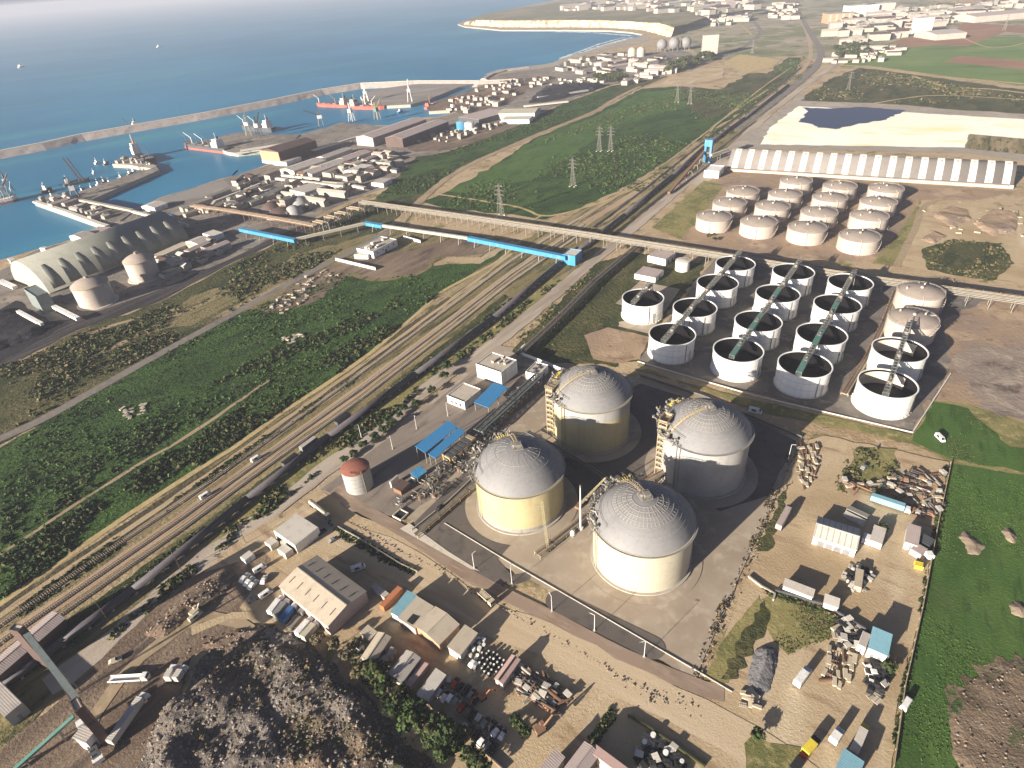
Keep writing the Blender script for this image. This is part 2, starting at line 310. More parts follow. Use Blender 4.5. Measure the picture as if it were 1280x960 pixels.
def tag(o, label=None, cat=None, group=None, kind=None):
    if label: o['label'] = label
    if cat: o['category'] = cat
    if group: o['group'] = group
    if kind: o['kind'] = kind
    return o
def thing(name, label, cat, loc=(0, 0, 0), rz=0., group=None):
    o = bpy.data.objects.new(name, None); o.empty_display_size = 1; link(o); o.location = loc; o.rotation_euler = (0, 0, rz)
    return tag(o, label, cat, group)
def dup(root, loc=None, rz=None, label=None, group=None, scale=None, mats=None):
    """copy of a thing with copies of its parts and sub-parts"""
    r = root.copy(); link(r)
    if loc is not None: r.location = loc
    if rz is not None: r.rotation_euler = (0, 0, rz)
    if scale is not None: r.scale = scale if isinstance(scale, tuple) else (scale,)*3
    if label: r['label'] = label
    if group: r['group'] = group
    for ch in list(root.children):
        c = ch.copy(); link(c); c.parent = r
        for g in list(ch.children): d = g.copy(); link(d); d.parent = c
    return r
def recolour(o, part, m):
    for c in o.children:
        if c.name.split('.')[0] == part:
            c.data = c.data.copy(); c.data.materials[0] = M[m]
    return o

# ------------------------------------------------------------------ ground sheets
def fray(pts, amp, step):
    out = []; n = len(pts)
    for i in range(n):
        a, b = pts[i], pts[(i+1) % n]; L = (b-a).length; k = max(1, min(80, int(L/step))); d = (b-a); nrm = Vector((-d.y, d.x)).normalized() if L > 0 else Vector((0, 0))
        for j in range(k): out.append(a+d*(j/k)+nrm*(random.uniform(-amp, amp) if j else 0))
    return out
def sheet(name, pts, mat, z, amp=0., step=6., kind='structure', label=None, cat=None):
    pts = [Vector((p[0], p[1])) for p in pts]
    if amp: pts = fray(pts, amp, step)
    v3 = [Vector((p.x, p.y, 0)) for p in pts]
    tris = tessellate_polygon([v3])
    fs = []
    for t in tris:
        a, b, c = (v3[i] for i in t)
        fs.append(t if (b-a).cross(c-a).z > 0 else (t[0], t[2], t[1]))
    o = meshobj(name, [(p.x, p.y, z) for p in pts], fs, mat)
    return tag(o, label, cat, None, kind)
LAYER = [0]
def patch(name, px, mat, layer, amp=0., step=6., **kw):
    # ground that runs out of the photo goes on beyond its edges
    px = [(p[0]+240, p[1]+30) if p[0] >= 1285 else ((p[0]-150, p[1]+95) if p[0] <= 0 and p[1] < 960 else p) for p in px]; px = [(p[0], p[1]+70) if p[1] >= 985 else p for p in px]
    LAYER[0] += 1
    return sheet(name, [G(*p).xy for p in px], mat, layer*.1+LAYER[0]*.001, amp, step, **kw)
def strip(name, px, w, mat, layer, amp=0., world=False, **kw):
    """road of width w metres along photo points"""
    c = [Vector(p).to_2d() if world else G(*p).to_2d() for p in px]
    # resample
    pts = []
    for i in range(len(c)-1):
        k = max(1, min(60, int((c[i+1]-c[i]).length/8)))
        p0 = c[max(0, i-1)]; p1 = c[i]; p2 = c[i+1]; p3 = c[min(len(c)-1, i+2)]
        for j in range(k):
            t = j/k
            pts.append(.5*((2*p1)+(p2-p0)*t+(2*p0-5*p1+4*p2-p3)*t*t+(3*p1-p0-3*p2+p3)*t**3))
    pts.append(c[-1]); Lp, Rp = [], []
    for i, p in enumerate(pts):
        d = (pts[min(i+1, len(pts)-1)]-pts[max(0, i-1)]).normalized(); n = Vector((-d.y, d.x))
        Lp.append(p+n*(w/2+random.uniform(-amp, amp))); Rp.append(p-n*(w/2+random.uniform(-amp, amp)))
    LAYER[0] += 1; z = layer*.1+LAYER[0]*.001
    n = len(pts); vs = [(*p, z) for p in Lp]+[(*p, z) for p in Rp]
    o = meshobj(name, vs, [(n+i, n+i+1, i+1, i) for i in range(n-1)], mat)
    return tag(o, None, None, None, kw.get('kind', 'structure')), pts
def in_poly(P, poly):
    x, y = P[:, 0], P[:, 1]; ins = np.zeros(len(P), bool); n = len(poly)
    for i in range(n):
        x1, y1 = poly[i]; x2, y2 = poly[(i+1) % n]
        if y1 == y2: continue
        c = ((y1 > y) != (y2 > y)) & (x < (x2-x1)*(y-y1)/(y2-y1)+x1); ins ^= c
    return ins
def sample_poly(px, n, world=False):
    poly = [tuple(p) for p in px] if world else [tuple(G(*p).xy) for p in px]
    a = np.array(poly); lo, hi = a.min(0), a.max(0); out = np.zeros((0, 2)); 
    for _ in range(40):
        P = RNG.uniform(lo, hi, (n*2, 2)); out = np.vstack([out, P[in_poly(P, poly)]])
        if len(out) >= n: break
    return out[:n]
def leafmesh(name, P, sizes, per, mats, parent=None, z=0., flat=.75, leaf=.42, base=None):
    """many leaf clumps: each point P gets `per` small tilted quads spread through a half ball of its size"""
    n = len(P); N = n*per
    s = np.repeat(sizes, per)[:, None]
    d = RNG.normal(size=(N, 3)); d /= np.linalg.norm(d, axis=1)[:, None]; d[:, 2] = np.abs(d[:, 2])*flat
    rad = RNG.uniform(.45, 1., (N, 1))
    if P.shape[1] == 2: P = np.hstack([P, np.full((n, 1), z)])
    c = np.repeat(P, per, 0)+d*rad*s
    nr = d*1.2+RNG.normal(size=(N, 3))*.6+np.array([0, 0, .4]); nr /= np.linalg.norm(nr, axis=1)[:, None]
    u = np.cross(nr, RNG.normal(size=(N, 3))); u /= np.linalg.norm(u, axis=1)[:, None]+1e-9; w = np.cross(nr, u)
    k = s*leaf*RNG.uniform(.6, 1.25, (N, 1))
    V = np.stack([c-u*k-w*k*.6, c+u*k*.8-w*k*.8, c+u*k+w*k*.6, c-u*k*.7+w*k], 1).reshape(-1, 3)
    me = bpy.data.meshes.new(name); me.vertices.add(4*N); me.vertices.foreach_set('co', V.astype(np.float32).ravel())
    me.loops.add(4*N); me.loops.foreach_set('vertex_index', np.arange(4*N, dtype=np.int32))
    me.polygons.add(N); me.polygons.foreach_set('loop_start', np.arange(0, 4*N, 4, dtype=np.int32))
    for m in mats: me.materials.append(M[m])
    mi = np.repeat(RNG.integers(0, len(mats), n), per); fl = RNG.random(N) < .2; mi[fl] = RNG.integers(0, len(mats), fl.sum())
    me.polygons.foreach_set('material_index', mi.astype(np.int32)); me.update(calc_edges=True); me.validate()
    o = link(bpy.data.objects.new(name, me))
    if parent is not None: o.parent = parent
    return o
# ------------------------------------------------------------------ sea, land and ground cover
SEAZ = -4.0
s_ = sheet('sea', [(-60000, -3000), (60000, -3000), (60000, 70000), (-60000, 70000)], 'sea', SEAZ)
coast_px = [(0, 325), (44, 312), (87, 300), (92, 297), (125, 282), (150, 275), (164, 263), (187, 253), (200, 247), (238, 236), (277, 223), (296, 219), (330, 207), (344, 202), (352, 190),
            (350, 178), (374, 168), (397, 165), (407, 160), (426, 153), (442, 155), (486, 157), (519, 147), (547, 146), (564, 141), (572, 137), (592, 128), (598, 118), (594, 110), (600, 103), (610, 93), (620, 87.5), (660, 82.5), (677, 81), (692, 78),
            (710, 71), (737, 63), (757, 56), (799, 46), (803, 43), (791, 40.5), (761, 38), (694, 37.5), (627, 37.5), (580, 33), (572, 30), (590, 22), (640, 11), (691, 1)]
coast = [G(*p).to_2d() for p in coast_px]
land_out = coast + [Vector((1500, 9000)), Vector((5000, 26000)), Vector((45000, 30000)), Vector((45000, -3000)), Vector((-900, -3000)), Vector((-900, 150)), Vector((-560, 330)), G(-60, 345).to_2d()]
_n = len(coast); _o = []
for i in range(_n-1):
    a_, b_ = coast[i], coast[i+1]; k_ = max(1, min(30, int((b_-a_).length/15)))
    _o += [a_.lerp(b_, j/k_)+(Vector((random.uniform(-1.5, 1.5), random.uniform(-1.5, 1.5))) if j else Vector((0, 0))) for j in range(k_)]
land_out = _o + land_out[_n-1:]
o = sheet('ground', land_out, 'ground', 0.0)
# quay and shore edge going down into the water
n = len(land_out); vs = [(*p, 0.0) for p in land_out]+[(*p, SEAZ-2) for p in land_out]
meshobj('shore', vs, [(i, n+i, n+(i+1) % n, (i+1) % n) for i in range(n)], 'conc'); tag(bpy.data.objects['shore'], kind='structure')

# port and industry
patch('port_ground', [(0, 326), (45, 313), (88, 301), (126, 283), (165, 264), (200, 248), (278, 224), (331, 208), (345, 203), (353, 190), (351, 179), (376, 169), (426, 154), (486, 158), (548, 147), (566, 142), (592, 129), (599, 117), (611, 96),
      (680, 82), (720, 74), (850, 62), (890, 75), (830, 95), (760, 107), (700, 130), (640, 160), (560, 190), (520, 196), (505, 225), (440, 250), (400, 268), (350, 295), (280, 330), (200, 374), (94, 412), (0, 444)], 'port', 1, 3, 20)
patch('dark_yard', [(0, 381), (20, 376), (62, 402), (97, 399), (200, 362), (294, 321), (350, 293), (400, 272), (452, 250), (470, 250), (400, 285), (344, 304), (281, 333), (200, 377), (94, 414), (0, 446)], 'darkrail', 2, 1, 10)
patch('coal_yard_floor', [(0, 381), (20, 376), (62, 402), (90, 403), (60, 420), (0, 442)], 'coal', 3, 1.5, 8)
patch('coal_stack_floor', [(660, 129), (679, 110), (727, 106), (759, 106), (767, 105), (734, 116), (702, 124), (680, 128)], 'coal', 3, 3, 15)
patch('quay_floor', [(187, 254), (278, 224), (288, 232), (262, 246), (225, 252), (196, 258)], 'reclaim', 2, 1, 10)
patch('dirt_storage', [(497, 180), (560, 160), (640, 150), (650, 160), (600, 176), (560, 188), (520, 190)], 'mud', 2, 3, 12)
patch('wreck_ground', [(560, 138), (560, 122), (600, 108), (640, 98), (690, 95), (700, 100), (660, 112), (640, 128), (590, 145)], 'mud', 2, 3, 12)
# scrub belts and fields left of the railway
patch('scrub_belt', [(0, 447), (94, 415), (200, 378), (281, 334), (344, 305), (400, 286), (460, 254), (480, 240), (520, 196), (560, 190), (640, 160), (700, 131), (762, 108), (835, 95), (800, 110), (740, 141), (666, 171), (578, 211), (528, 248), (445, 312), (400, 334), (280, 398), (181, 452), (60, 520), (0, 548)], 'olive', 2, 2.5, 12)
patch('green_belt', [(471, 249), (520, 200), (560, 192), (640, 162), (700, 133), (762, 109), (775, 112), (740, 139), (666, 168), (578, 207), (528, 243)], 'green', 3, 3, 12)
patch('green_field', [(0, 552), (60, 524), (181, 456), (280, 402), (400, 338), (445, 316), (500, 318), (520, 335), (560, 330), (600, 330), (640, 305), (617, 330), (554, 364), (524, 390), (452, 450), (347, 520), (225, 602), (112, 677), (0, 756)], 'green', 2, 2, 8)
patch('upper_field', [(528, 252), (545, 246), (600, 219), (668, 173), (742, 143), (802, 111), (850, 108), (900, 112), (960, 92), (985, 72), (1002, 72), (992, 92), (935, 135), (880, 170), (828, 205), (770, 240), (716, 265), (680, 275), (640, 268), (560, 262)], 'green', 2, 3, 12)
patch('meadow_slope', [(560, 240), (640, 195), (668, 176), (742, 147), (805, 115), (850, 112), (870, 130), (760, 160), (690, 215), (600, 240)], 'meadow', 3, 6, 15)
patch('field_scrub', [(850, 108), (900, 112), (935, 92), (960, 92), (985, 72), (1002, 72), (992, 92), (935, 135), (880, 150), (860, 135)], 'olive', 3, 5, 15)
patch('clearing', [(175, 420), (240, 370), (330, 345), (365, 320), (440, 300), (500, 285), (560, 290), (640, 300), (600, 322), (560, 320), (520, 345), (480, 352), (430, 345), (400, 372), (330, 385)], 'verge', 3, 3, 8)
patch('bare_clearing', [(325, 388), (372, 352), (405, 336), (440, 325), (480, 320), (555, 300), (620, 300), (605, 318), (545, 322), (520, 345), (478, 348), (436, 340), (405, 372), (350, 392)], 'mud', 3, 2.5, 6)
# railway corridor
patch('railway_corridor', [(0, 757), (112, 679), (225, 604), (347, 522), (452, 452), (524, 392), (554, 366), (640, 308), (716, 268), (770, 243), (828, 208), (880, 172), (935, 137), (992, 94), (1004, 70), (1022, 80), (1004, 100), (950, 150), (905, 190), (860, 228), (790, 290), (720, 350), (640, 420), (540, 492), (450, 562), (330, 655), (200, 772), (60, 880), (0, 930)], 'verge', 2, 1.5, 8)
patch('scrub_strip', [(0, 762), (112, 684), (225, 609), (307, 557), (347, 527), (452, 457), (524, 397), (560, 372), (566, 376), (452, 468), (347, 542), (225, 624), (112, 700), (0, 778)], 'deadscrub', 3, .8, 4)
patch('scrub_strip', [(0, 838), (112, 757), (225, 676), (330, 598), (450, 512), (560, 426), (630, 368), (636, 372), (560, 436), (450, 524), (330, 610), (225, 690), (112, 772), (0, 852)], 'olive', 3, .8, 4)
rails = []
strip('railway_bed', [(-60, 850), (0, 805), (112, 728), (225, 650), (330, 573), (450, 487), (560, 404), (640, 342), (730, 281), (830, 218), (905, 165), (985, 104), (1013, 70), (1006, 35), (992, 8)], 8, 'rail2', 3, .5)
strip('railway_siding', [(-60, 868), (0, 823), (112, 744), (225, 664), (330, 586), (450, 500), (560, 415), (640, 352), (730, 290)], 3.2, 'rail', 3, .4)
strip('railway_siding', [(-60, 828), (0, 783), (112, 706), (225, 630), (330, 555), (450, 468), (560, 386), (640, 326), (730, 270), (828, 210)], 4.5, 'rail', 3, .4)
strip('service_track', [(-60, 815), (0, 770), (112, 694), (225, 618), (330, 544), (450, 458), (560, 378), (640, 317)], 3, 'rail', 3, .4)
def railway_track(px, label, gauge=1.5):
    P = [G(*p)+Vector((0, 0, .75)) for p in px]; t = thing('railway_track', label, 'railway', (P[0].x, P[0].y, 0)); o = Vector((P[0].x, P[0].y, 0)); m = MB(); m2 = MB()
    for a, b in zip(P[:-1], P[1:]):
        a, b = a-o, b-o; d = (b-a); L = d.length; d = d/L; n = Vector((-d.y, d.x, 0))
        for s in (-1, 1): m.beam(a+n*s*gauge/2+Vector((0, 0, .25)), b+n*s*gauge/2+Vector((0, 0, .25)), .16, .2)
        for i in range(int(L/.9)): c = a+d*i*.9; m2.box((c.x, c.y, c.z+.06), (.32, 2.7, .18), math.atan2(d.y, d.x))
    m.build('rails', 'steelrust', t); m2.build('sleepers', 'conc', t)
railway_track([(-60, 850), (0, 805), (112, 728), (225, 650), (330, 573), (450, 487), (560, 404), (640, 342), (730, 281)], 'railway track on the broad brown bed, running the length of the corridor')
railway_track([(-60, 868), (0, 823), (112, 744), (225, 664), (330, 586), (450, 500), (560, 415), (640, 352), (730, 290)], 'railway track on the siding nearest the dark hooded conveyor')
railway_track([(-60, 828), (0, 783), (112, 706), (225, 630), (330, 555), (450, 468), (560, 386), (640, 326), (730, 270)], 'railway track on the siding nearest the green field')
strip('sand_path', [(-60, 795), (0, 756), (112, 677), (225, 602), (307, 550), (347, 520), (452, 450), (524, 390), (554, 364), (617, 330), (640, 311)], 3.2, 'sandpath', 3, .3)
strip('field_path', [(0, 693), (94, 632), (169, 584), (240, 542), (337, 475)], 2.2, 'dirtroad', 3, .6)
strip('grey_road', [(-40, 570), (0, 549), (60, 521), (181, 453), (280, 399), (400, 334), (445, 312), (500, 280)], 7.5, 'paved', 3, .3)
strip('dirt_road', [(500, 280), (528, 249), (578, 211), (666, 171), (740, 141), (772, 122), (800, 108)], 9, 'dirtroad', 3, .8)
strip('scrub_track', [(60, 440), (110, 418), (165, 400), (215, 388), (190, 410), (110, 450)], 4, 'dirtroad', 3, .8)
strip('sand_path', [(547, 243), (600, 251), (650, 260), (676, 270), (700, 268), (730, 260), (775, 244), (835, 212), (872, 186), (900, 152), (960, 112)], 3.5, 'sandpath', 3, .5)
strip('white_path', [(676, 270), (640, 290), (600, 300)], 2.2, 'sandpath', 3, .4)
# gravel road along the pipeline
patch('verge_strip', [(130, 800), (200, 740), (311, 634), (412, 556), (520, 478), (617, 408), (690, 348), (715, 352), (640, 415), (540, 488), (450, 558), (330, 652), (230, 735), (150, 810)], 'drygrass', 3, 1, 5)
strip('gravel_road', [(60, 860), (150, 792), (240, 712), (330, 647), (400, 592), (470, 540), (545, 478), (620, 428), (665, 392), (720, 345), (790, 286), (860, 228), (900, 200), (950, 152), (1000, 112), (1040, 84), (1075, 62)], 11, 'gravel', 3, .8)
patch('road_apron', [(860, 230), (905, 190), (935, 196), (905, 212), (880, 232)], 'gravel', 4, 1, 6)
# plant
patch('plant_ground', [(398, 610), (470, 553), (548, 492), (590, 455), (622, 432), (655, 436), (700, 455), (790, 470), (940, 530), (1000, 550), (868, 852), (700, 745), (510, 648), (440, 640)], 'apron', 3, .3, 8)
patch('plant_yard', [(402, 612), (470, 560), (548, 500), (600, 458), (690, 460), (692, 480), (640, 520), (600, 560), (540, 620), (505, 650), (450, 632)], 'plantpave', 4, .3, 8)
patch('asphalt_yard', [(517, 655), (560, 612), (600, 572), (640, 540), (690, 545), (800, 480), (930, 520), (995, 552), (960, 620), (900, 640), (830, 600), (700, 640), (640, 680), (622, 700), (640, 720), (625, 735), (600, 728)], 'asphalt', 4, .3, 8)
B_TANKS = [(0., 200.3), (38.7, 247.8), (84.7, 212.4), (46.5, 165.5)]
def disc(c, r, n=64): return [(c[0]+r*math.cos(2*PI*i/n), c[1]+r*math.sin(2*PI*i/n)) for i in range(n)]
for i, b in enumerate(B_TANKS):
    LAYER[0] += 1; sheet('tank_apron', disc(b, 25.5 if i < 3 else 24), 'apron', .5+LAYER[0]*.001)
def capsule(a, b, r, n=10):
    a, b = G(*a).to_2d(), G(*b).to_2d(); d = (b-a).normalized(); t = math.atan2(d.y, d.x)
    return [b+Vector((math.cos(t+x), math.sin(t+x)))*r for x in np.linspace(-PI/2, PI/2, n)]+[a+Vector((math.cos(t+PI+x), math.sin(t+PI+x)))*r for x in np.linspace(-PI/2, PI/2, n)]
for a, b, r in (((697, 752), (815, 810), 4.6), ((640, 727), (656, 722), 2.2)):
    LAYER[0] += 1; sheet('asphalt_patch', capsule(a, b, r), 'asphalt', .42+LAYER[0]*.001)
patch('corner_paving', [(500, 662), (512, 655), (560, 690), (600, 715), (588, 712)], 'concwhite', 5)
strip('perimeter_road', [(418, 612), (445, 632), (510, 668), (590, 722), (680, 768), (780, 820), (880, 862), (905, 868)], 5.6, 'slabs', 4, .1)
strip('lane', [(370, 640), (430, 668), (500, 700), (590, 762), (680, 800), (760, 842), (840, 880), (910, 915), (980, 960), (1040, 1010)], 13, 'lane', 4, .9)
patch('yard_ground', [(280, 690), (330, 655), (400, 612), (440, 640), (510, 668), (690, 775), (880, 868), (1000, 552), (1030, 545), (1186, 578), (1150, 760), (1118, 900), (1112, 1000), (560, 1000), (560, 940), (500, 880), (420, 800), (340, 780), (250, 780), (230, 745)], 'yard', 3, .8, 6)
patch('mud_yard', [(60, 890), (150, 800), (240, 720), (330, 690), (340, 700), (300, 760), (330, 790), (240, 820), (220, 900), (200, 1010), (-60, 1010), (-60, 950)], 'mud', 3, 1, 6)
# open tank pads
patch('tank_pad', [(797, 453), (880, 340), (905, 312), (1240, 372), (1140, 542)], 'pad', 4, .2, 10)
patch('tank_pad', [(745, 402), (800, 352), (850, 362), (812, 418)], 'apron', 4, .2, 10)
patch('pad_verge', [(640, 440), (745, 330), (790, 315), (880, 330), (868, 352), (812, 420), (800, 452), (735, 455), (690, 455)], 'olive', 3, 1.5, 4)
patch('grass_patch', [(690, 440), (755, 372), (790, 385), (770, 412), (770, 460), (720, 450)], 'olive', 4, 2.5, 3)
patch('bare_patch', [(730, 420), (760, 410), (812, 422), (800, 450), (770, 455), (742, 450)], 'mudflat', 5, .8, 5)
patch('tank_field', [(840, 292), (885, 225), (905, 213), (1270, 240), (1225, 250), (1150, 250), (1110, 330), (930, 318), (860, 305)], 'mudflat', 3, .8, 8)
patch('tank_field_grass', [(815, 285), (880, 226), (905, 232), (868, 282), (850, 300)], 'drygrass', 4, 1, 6)
patch('tank_field_grass', [(1090, 330), (1120, 295), (1150, 252), (1140, 300), (1120, 334)], 'drygrass', 4, 1, 6)
strip('tank_road', [(1120, 334), (1142, 290), (1160, 255), (1215, 240)], 5, 'dirtroad', 4, .3)
patch('rubble_ground', [(1145, 255), (1290, 250), (1290, 360), (1180, 345), (1125, 332)], 'yard', 3, 1, 8)
patch('scrub_patch', [(1152, 312), (1190, 300), (1250, 305), (1268, 330), (1240, 352), (1160, 338)], 'olive', 4, 1.5, 5)
patch('pale_mudflat', [(1180, 400), (1240, 372), (1290, 380), (1290, 620), (1240, 560), (1200, 520), (1160, 500), (1140, 545), (1188, 465)], 'mudflat', 4, 1.5, 6)
patch('mud_pool', [(1195, 440), (1230, 432), (1290, 440), (1290, 520), (1250, 522), (1205, 490)], 'poolmud', 5, 4, 4)
patch('ditch_grass', [(790, 462), (810, 462), (940, 512), (1140, 556), (1190, 580), (1290, 612), (1290, 585), (1210, 505), (1165, 502), (1140, 545), (940, 500)], 'drygrass', 4, .8, 6)
patch('meadow', [(1165, 503), (1210, 512), (1262, 560), (1290, 572), (1290, 600), (1190, 575), (1140, 552)], 'meadow', 5, 1.2, 5)
patch('meadow', [(1188, 580), (1290, 606), (1300, 1000), (1110, 1010), (1118, 930), (1152, 762)], 'meadow', 4, .5, 6)
patch('bare_mound_floor', [(1185, 880), (1240, 830), (1300, 800), (1300, 990), (1200, 960)], 'mud2', 5, 4, 3)
patch('yard_grass', [(940, 755), (965, 745), (1028, 765), (1060, 790), (1035, 800), (985, 820), (960, 790)], 'drygrass', 4, 1.2, 4)
patch('yard_grass', [(880, 850), (905, 800), (948, 745), (952, 760), (935, 800), (910, 855)], 'drygrass', 4, .8, 4)
patch('yard_grass', [(900, 850), (925, 800), (955, 752), (962, 775), (940, 810), (922, 850)], 'olive', 5, 1.4, 2.5)
patch('yard_grass', [(1055, 600), (1070, 560), (1120, 562), (1118, 600), (1090, 620)], 'drygrass', 4, 1, 4)
patch('yard_grass', [(945, 690), (975, 620), (990, 600), (975, 650), (960, 690)], 'olive', 4, 1.4, 2.5)
patch('yard_grass', [(940, 920), (1000, 935), (1010, 1000), (925, 1000), (930, 930)], 'drygrass', 4, 1, 4)
# upper right
patch('pond_bank', [(905, 190), (960, 150), (1000, 118), (1060, 122), (1290, 128), (1290, 205), (1210, 192), (930, 186)], 'beach', 3, 1, 8)
patch('sulphur_field', [(950, 181), (962, 160), (998, 133), (1290, 134), (1290, 170), (1212, 168), (1206, 185)], 'sulphur', 4, 1.5, 8)
patch('pond', [(998, 153), (1010, 140), (1002, 135), (1040, 136), (1075, 134), (1132, 138), (1108, 150), (1070, 156), (1045, 162), (1022, 160), (1012, 155)], 'pond', 5, 2.5, 6)
patch('scrub_corner', [(1212, 168), (1290, 166), (1290, 190), (1206, 186)], 'verge', 5, 1, 8)
patch('far_scrub', [(1000, 126), (1035, 100), (1075, 85), (1130, 92), (1290, 118), (1290, 132), (1100, 130)], 'olive', 4, 4, 15)
patch('farm_fields', [(1050, 84), (1090, 60), (1130, 48), (1200, 45), (1290, 22), (1290, 110), (1180, 95), (1085, 82)], 'farm', 4, 3, 15)
patch('red_soil', [(1100, 62), (1130, 47), (1185, 45), (1205, 28), (1290, 22), (1290, 32), (1255, 40), (1210, 58), (1170, 57)], 'soil', 5, 2, 15)
patch('red_soil', [(1180, 78), (1200, 70), (1290, 67), (1290, 80)], 'soil', 5, 2, 15)
strip('white_road', [(1050, 82), (1085, 84), (1150, 94), (1220, 100), (1290, 106)], 9, 'sandpath', 5, .5)
strip('white_road', [(1140, 95), (1180, 108), (1240, 112), (1290, 118)], 7, 'sandpath', 5, .5)
patch('far_plain', [(691, 1.5), (640, 11.5), (592, 22), (580, 27), (640, 27), (760, 26), (838, 27), (850, 45), (880, 75), (1000, 70), (1040, 80), (1075, 62), (1290, 18), (1290, 0), (900, -20), (760, -10)], 'town', 1, 5, 60)
strip('highway', [(992, 2), (1002, 22), (1012, 40), (1025, 62), (1022, 80), (1000, 102), (960, 132), (920, 162)], 14, 'paved', 5, .5)
strip('highway', [(935, 0), (938, 20), (948, 34), (950, 42), (930, 58), (900, 72), (860, 88)], 12, 'paved', 5, .5)
patch('bare_field', [(902, 80), (925, 68), (975, 75), (965, 85), (935, 92)], 'sandpath', 5, 3, 12)
patch('bare_field', [(820, 110), (840, 95), (880, 86), (905, 84), (905, 98), (850, 108)], 'yard', 5, 3, 12)
patch('beach', [(603, 94), (620, 88), (660, 83), (692, 79), (735, 64), (757, 57), (799, 47), (806, 44), (815, 50), (760, 62), (715, 74), (690, 84), (640, 90)], 'beach', 3, 1.5, 12)
# surf
for k, (pts, w) in enumerate(([[(655, 84), (692, 77), (710, 69.5), (737, 61), (757, 54), (790, 45)], 16], [[(700, 71), (725, 62), (750, 53), (780, 45)], 10], [[(694, 38.5), (740, 39.3), (790, 43)], 14], [[(603, 96), (650, 84.5)], 7])):
    o, _ = strip('surf', pts, w, 'foam', 0, w*.35); o.location.z = SEAZ+.05+.02*k-LAYER[0]*.001
# cliffed headland: a plateau with a steep pale face
base = [(835, 50), (810, 44), (803, 40.5), (790, 39), (761, 37), (727, 36.5), (694, 36.5), (660, 36.7), (627, 36.5), (600, 34), (580, 31.5)]
top = [(842, 34), (834, 32), (826, 29), (800, 27.5), (760, 25.5), (727, 25), (694, 25), (660, 25.5), (627, 25.5), (600, 25), (578, 26)]
vs = []; m = len(base); sub = 12
rows = []
for j in range(5):
    row = []
    for i in range(m-1):
        for q in range(sub):
            t = q/sub; b = G(base[i][0]+(base[i+1][0]-base[i][0])*t, base[i][1]+(base[i+1][1]-base[i][1])*t, -5)
            tp = G(top[i][0]+(top[i+1][0]-top[i][0])*t, top[i][1]+(top[i+1][1]-top[i][1])*t, 20)
            s = j/4; p = b.lerp(tp, s); p.z = -5+25*[0, .12, .55, .85, 1][j]
            if 0 < j: p += Vector((random.uniform(-7, 7), random.uniform(-9, 9), random.uniform(-1.5, 1.5) if j < 4 else 0))
            row.append(p)
    rows.append(row)
k = len(rows[0]); fs = [(j*k+i, j*k+i+1, (j+1)*k+i+1, (j+1)*k+i) for j in range(4) for i in range(k-1)]
fs = [tuple(reversed(f)) for f in fs]
cl = meshobj('cliff', [p for r in rows for p in r], fs, 'cliff', smooth=False); tag(cl, kind='structure')
plate = [p.to_2d() for p in rows[4]]+[G(600, 19, 20).to_2d(), G(645, 10, 20).to_2d(), G(700, 3, 20).to_2d(), G(850, 6, 20).to_2d(), G(880, 22, 20).to_2d(), G(860, 30, 20).to_2d()]
sheet('headland', plate, 'headland', 20.02)

for nm, px, w_, mt in (('rail_line', [(742, 285), (800, 241), (846, 205), (900, 162), (960, 118), (1002, 84)], 3, 'darkrail'), ('rail_line', [(752, 290), (812, 244), (858, 208), (912, 164), (965, 122), (1008, 86)], 2.4, 'rail'), ('rail_line', [(724, 276), (786, 236), (838, 200), (890, 160), (950, 112), (990, 84)], 2.6, 'rail'), ('rail_line', [(764, 296), (822, 250), (868, 212), (905, 182), (945, 152)], 2.6, 'darkrail'),
    ('farm_track', [(1090, 130), (1160, 120), (1230, 122), (1290, 126)], 4, 'sandpath'), ('farm_track', [(1200, 46), (1240, 60), (1290, 52)], 4, 'sandpath'), ('bay_road', [(690, 90), (740, 74), (800, 60), (850, 52), (905, 46), (940, 44)], 8, 'sandpath'), ('bay_road', [(720, 92), (790, 84), (860, 76), (900, 70)], 7, 'beach'), ('bay_road', [(845, 60), (880, 38), (905, 30), (925, 32), (940, 44)], 6, 'sandpath'),
    ('yard_track', [(330, 800), (300, 780), (260, 770), (205, 800), (150, 850), (100, 930)], 5, 'dirtroad'), ('yard_track', [(335, 770), (290, 770), (240, 790)], 4, 'yard')):
    strip(nm, px, w_, mt, 5 if nm != 'yard_track' else 4, .6)
# ------------------------------------------------------------------ storage tanks
def rail_ring(m, c, r, z, n=28, h=1.1, a0=0., a1=2*PI, t=.07):
    P = [(c[0]+r*math.cos(a), c[1]+r*math.sin(a)) for a in np.linspace(a0, a1, n)]
    for i, p in enumerate(P):
        m.tube((*p, z), (*p, z+h), t*.8, 4)
        if i: m.tube((*P[i-1], z+h), (*p, z+h), t, 4); m.tube((*P[i-1], z+h*.5), (*p, z+h*.5), t*.7, 3)
    return m
def fence_line(m, P, z, h=1.1, step=2., t=.06):
    for a, b in zip(P[:-1], P[1:]):
        a, b = Vector(a), Vector(b); k = max(1, int((b-a).length/step))
        for i in range(k+1):
            q = a.lerp(b, i/k); m.tube((q.x, q.y, z), (q.x, q.y, z+h), t, 4)
        for hh in (h, h*.5): m.tube((a.x, a.y, z+hh), (b.x, b.y, z+hh), t, 4)
BR, BH, RISE = 19.2, 21.3, 10.4
def dome_z(r):
    Rr = (BR*BR+RISE*RISE)/(2*RISE); return BH+math.sqrt(Rr*Rr-r*r)-(Rr-RISE)
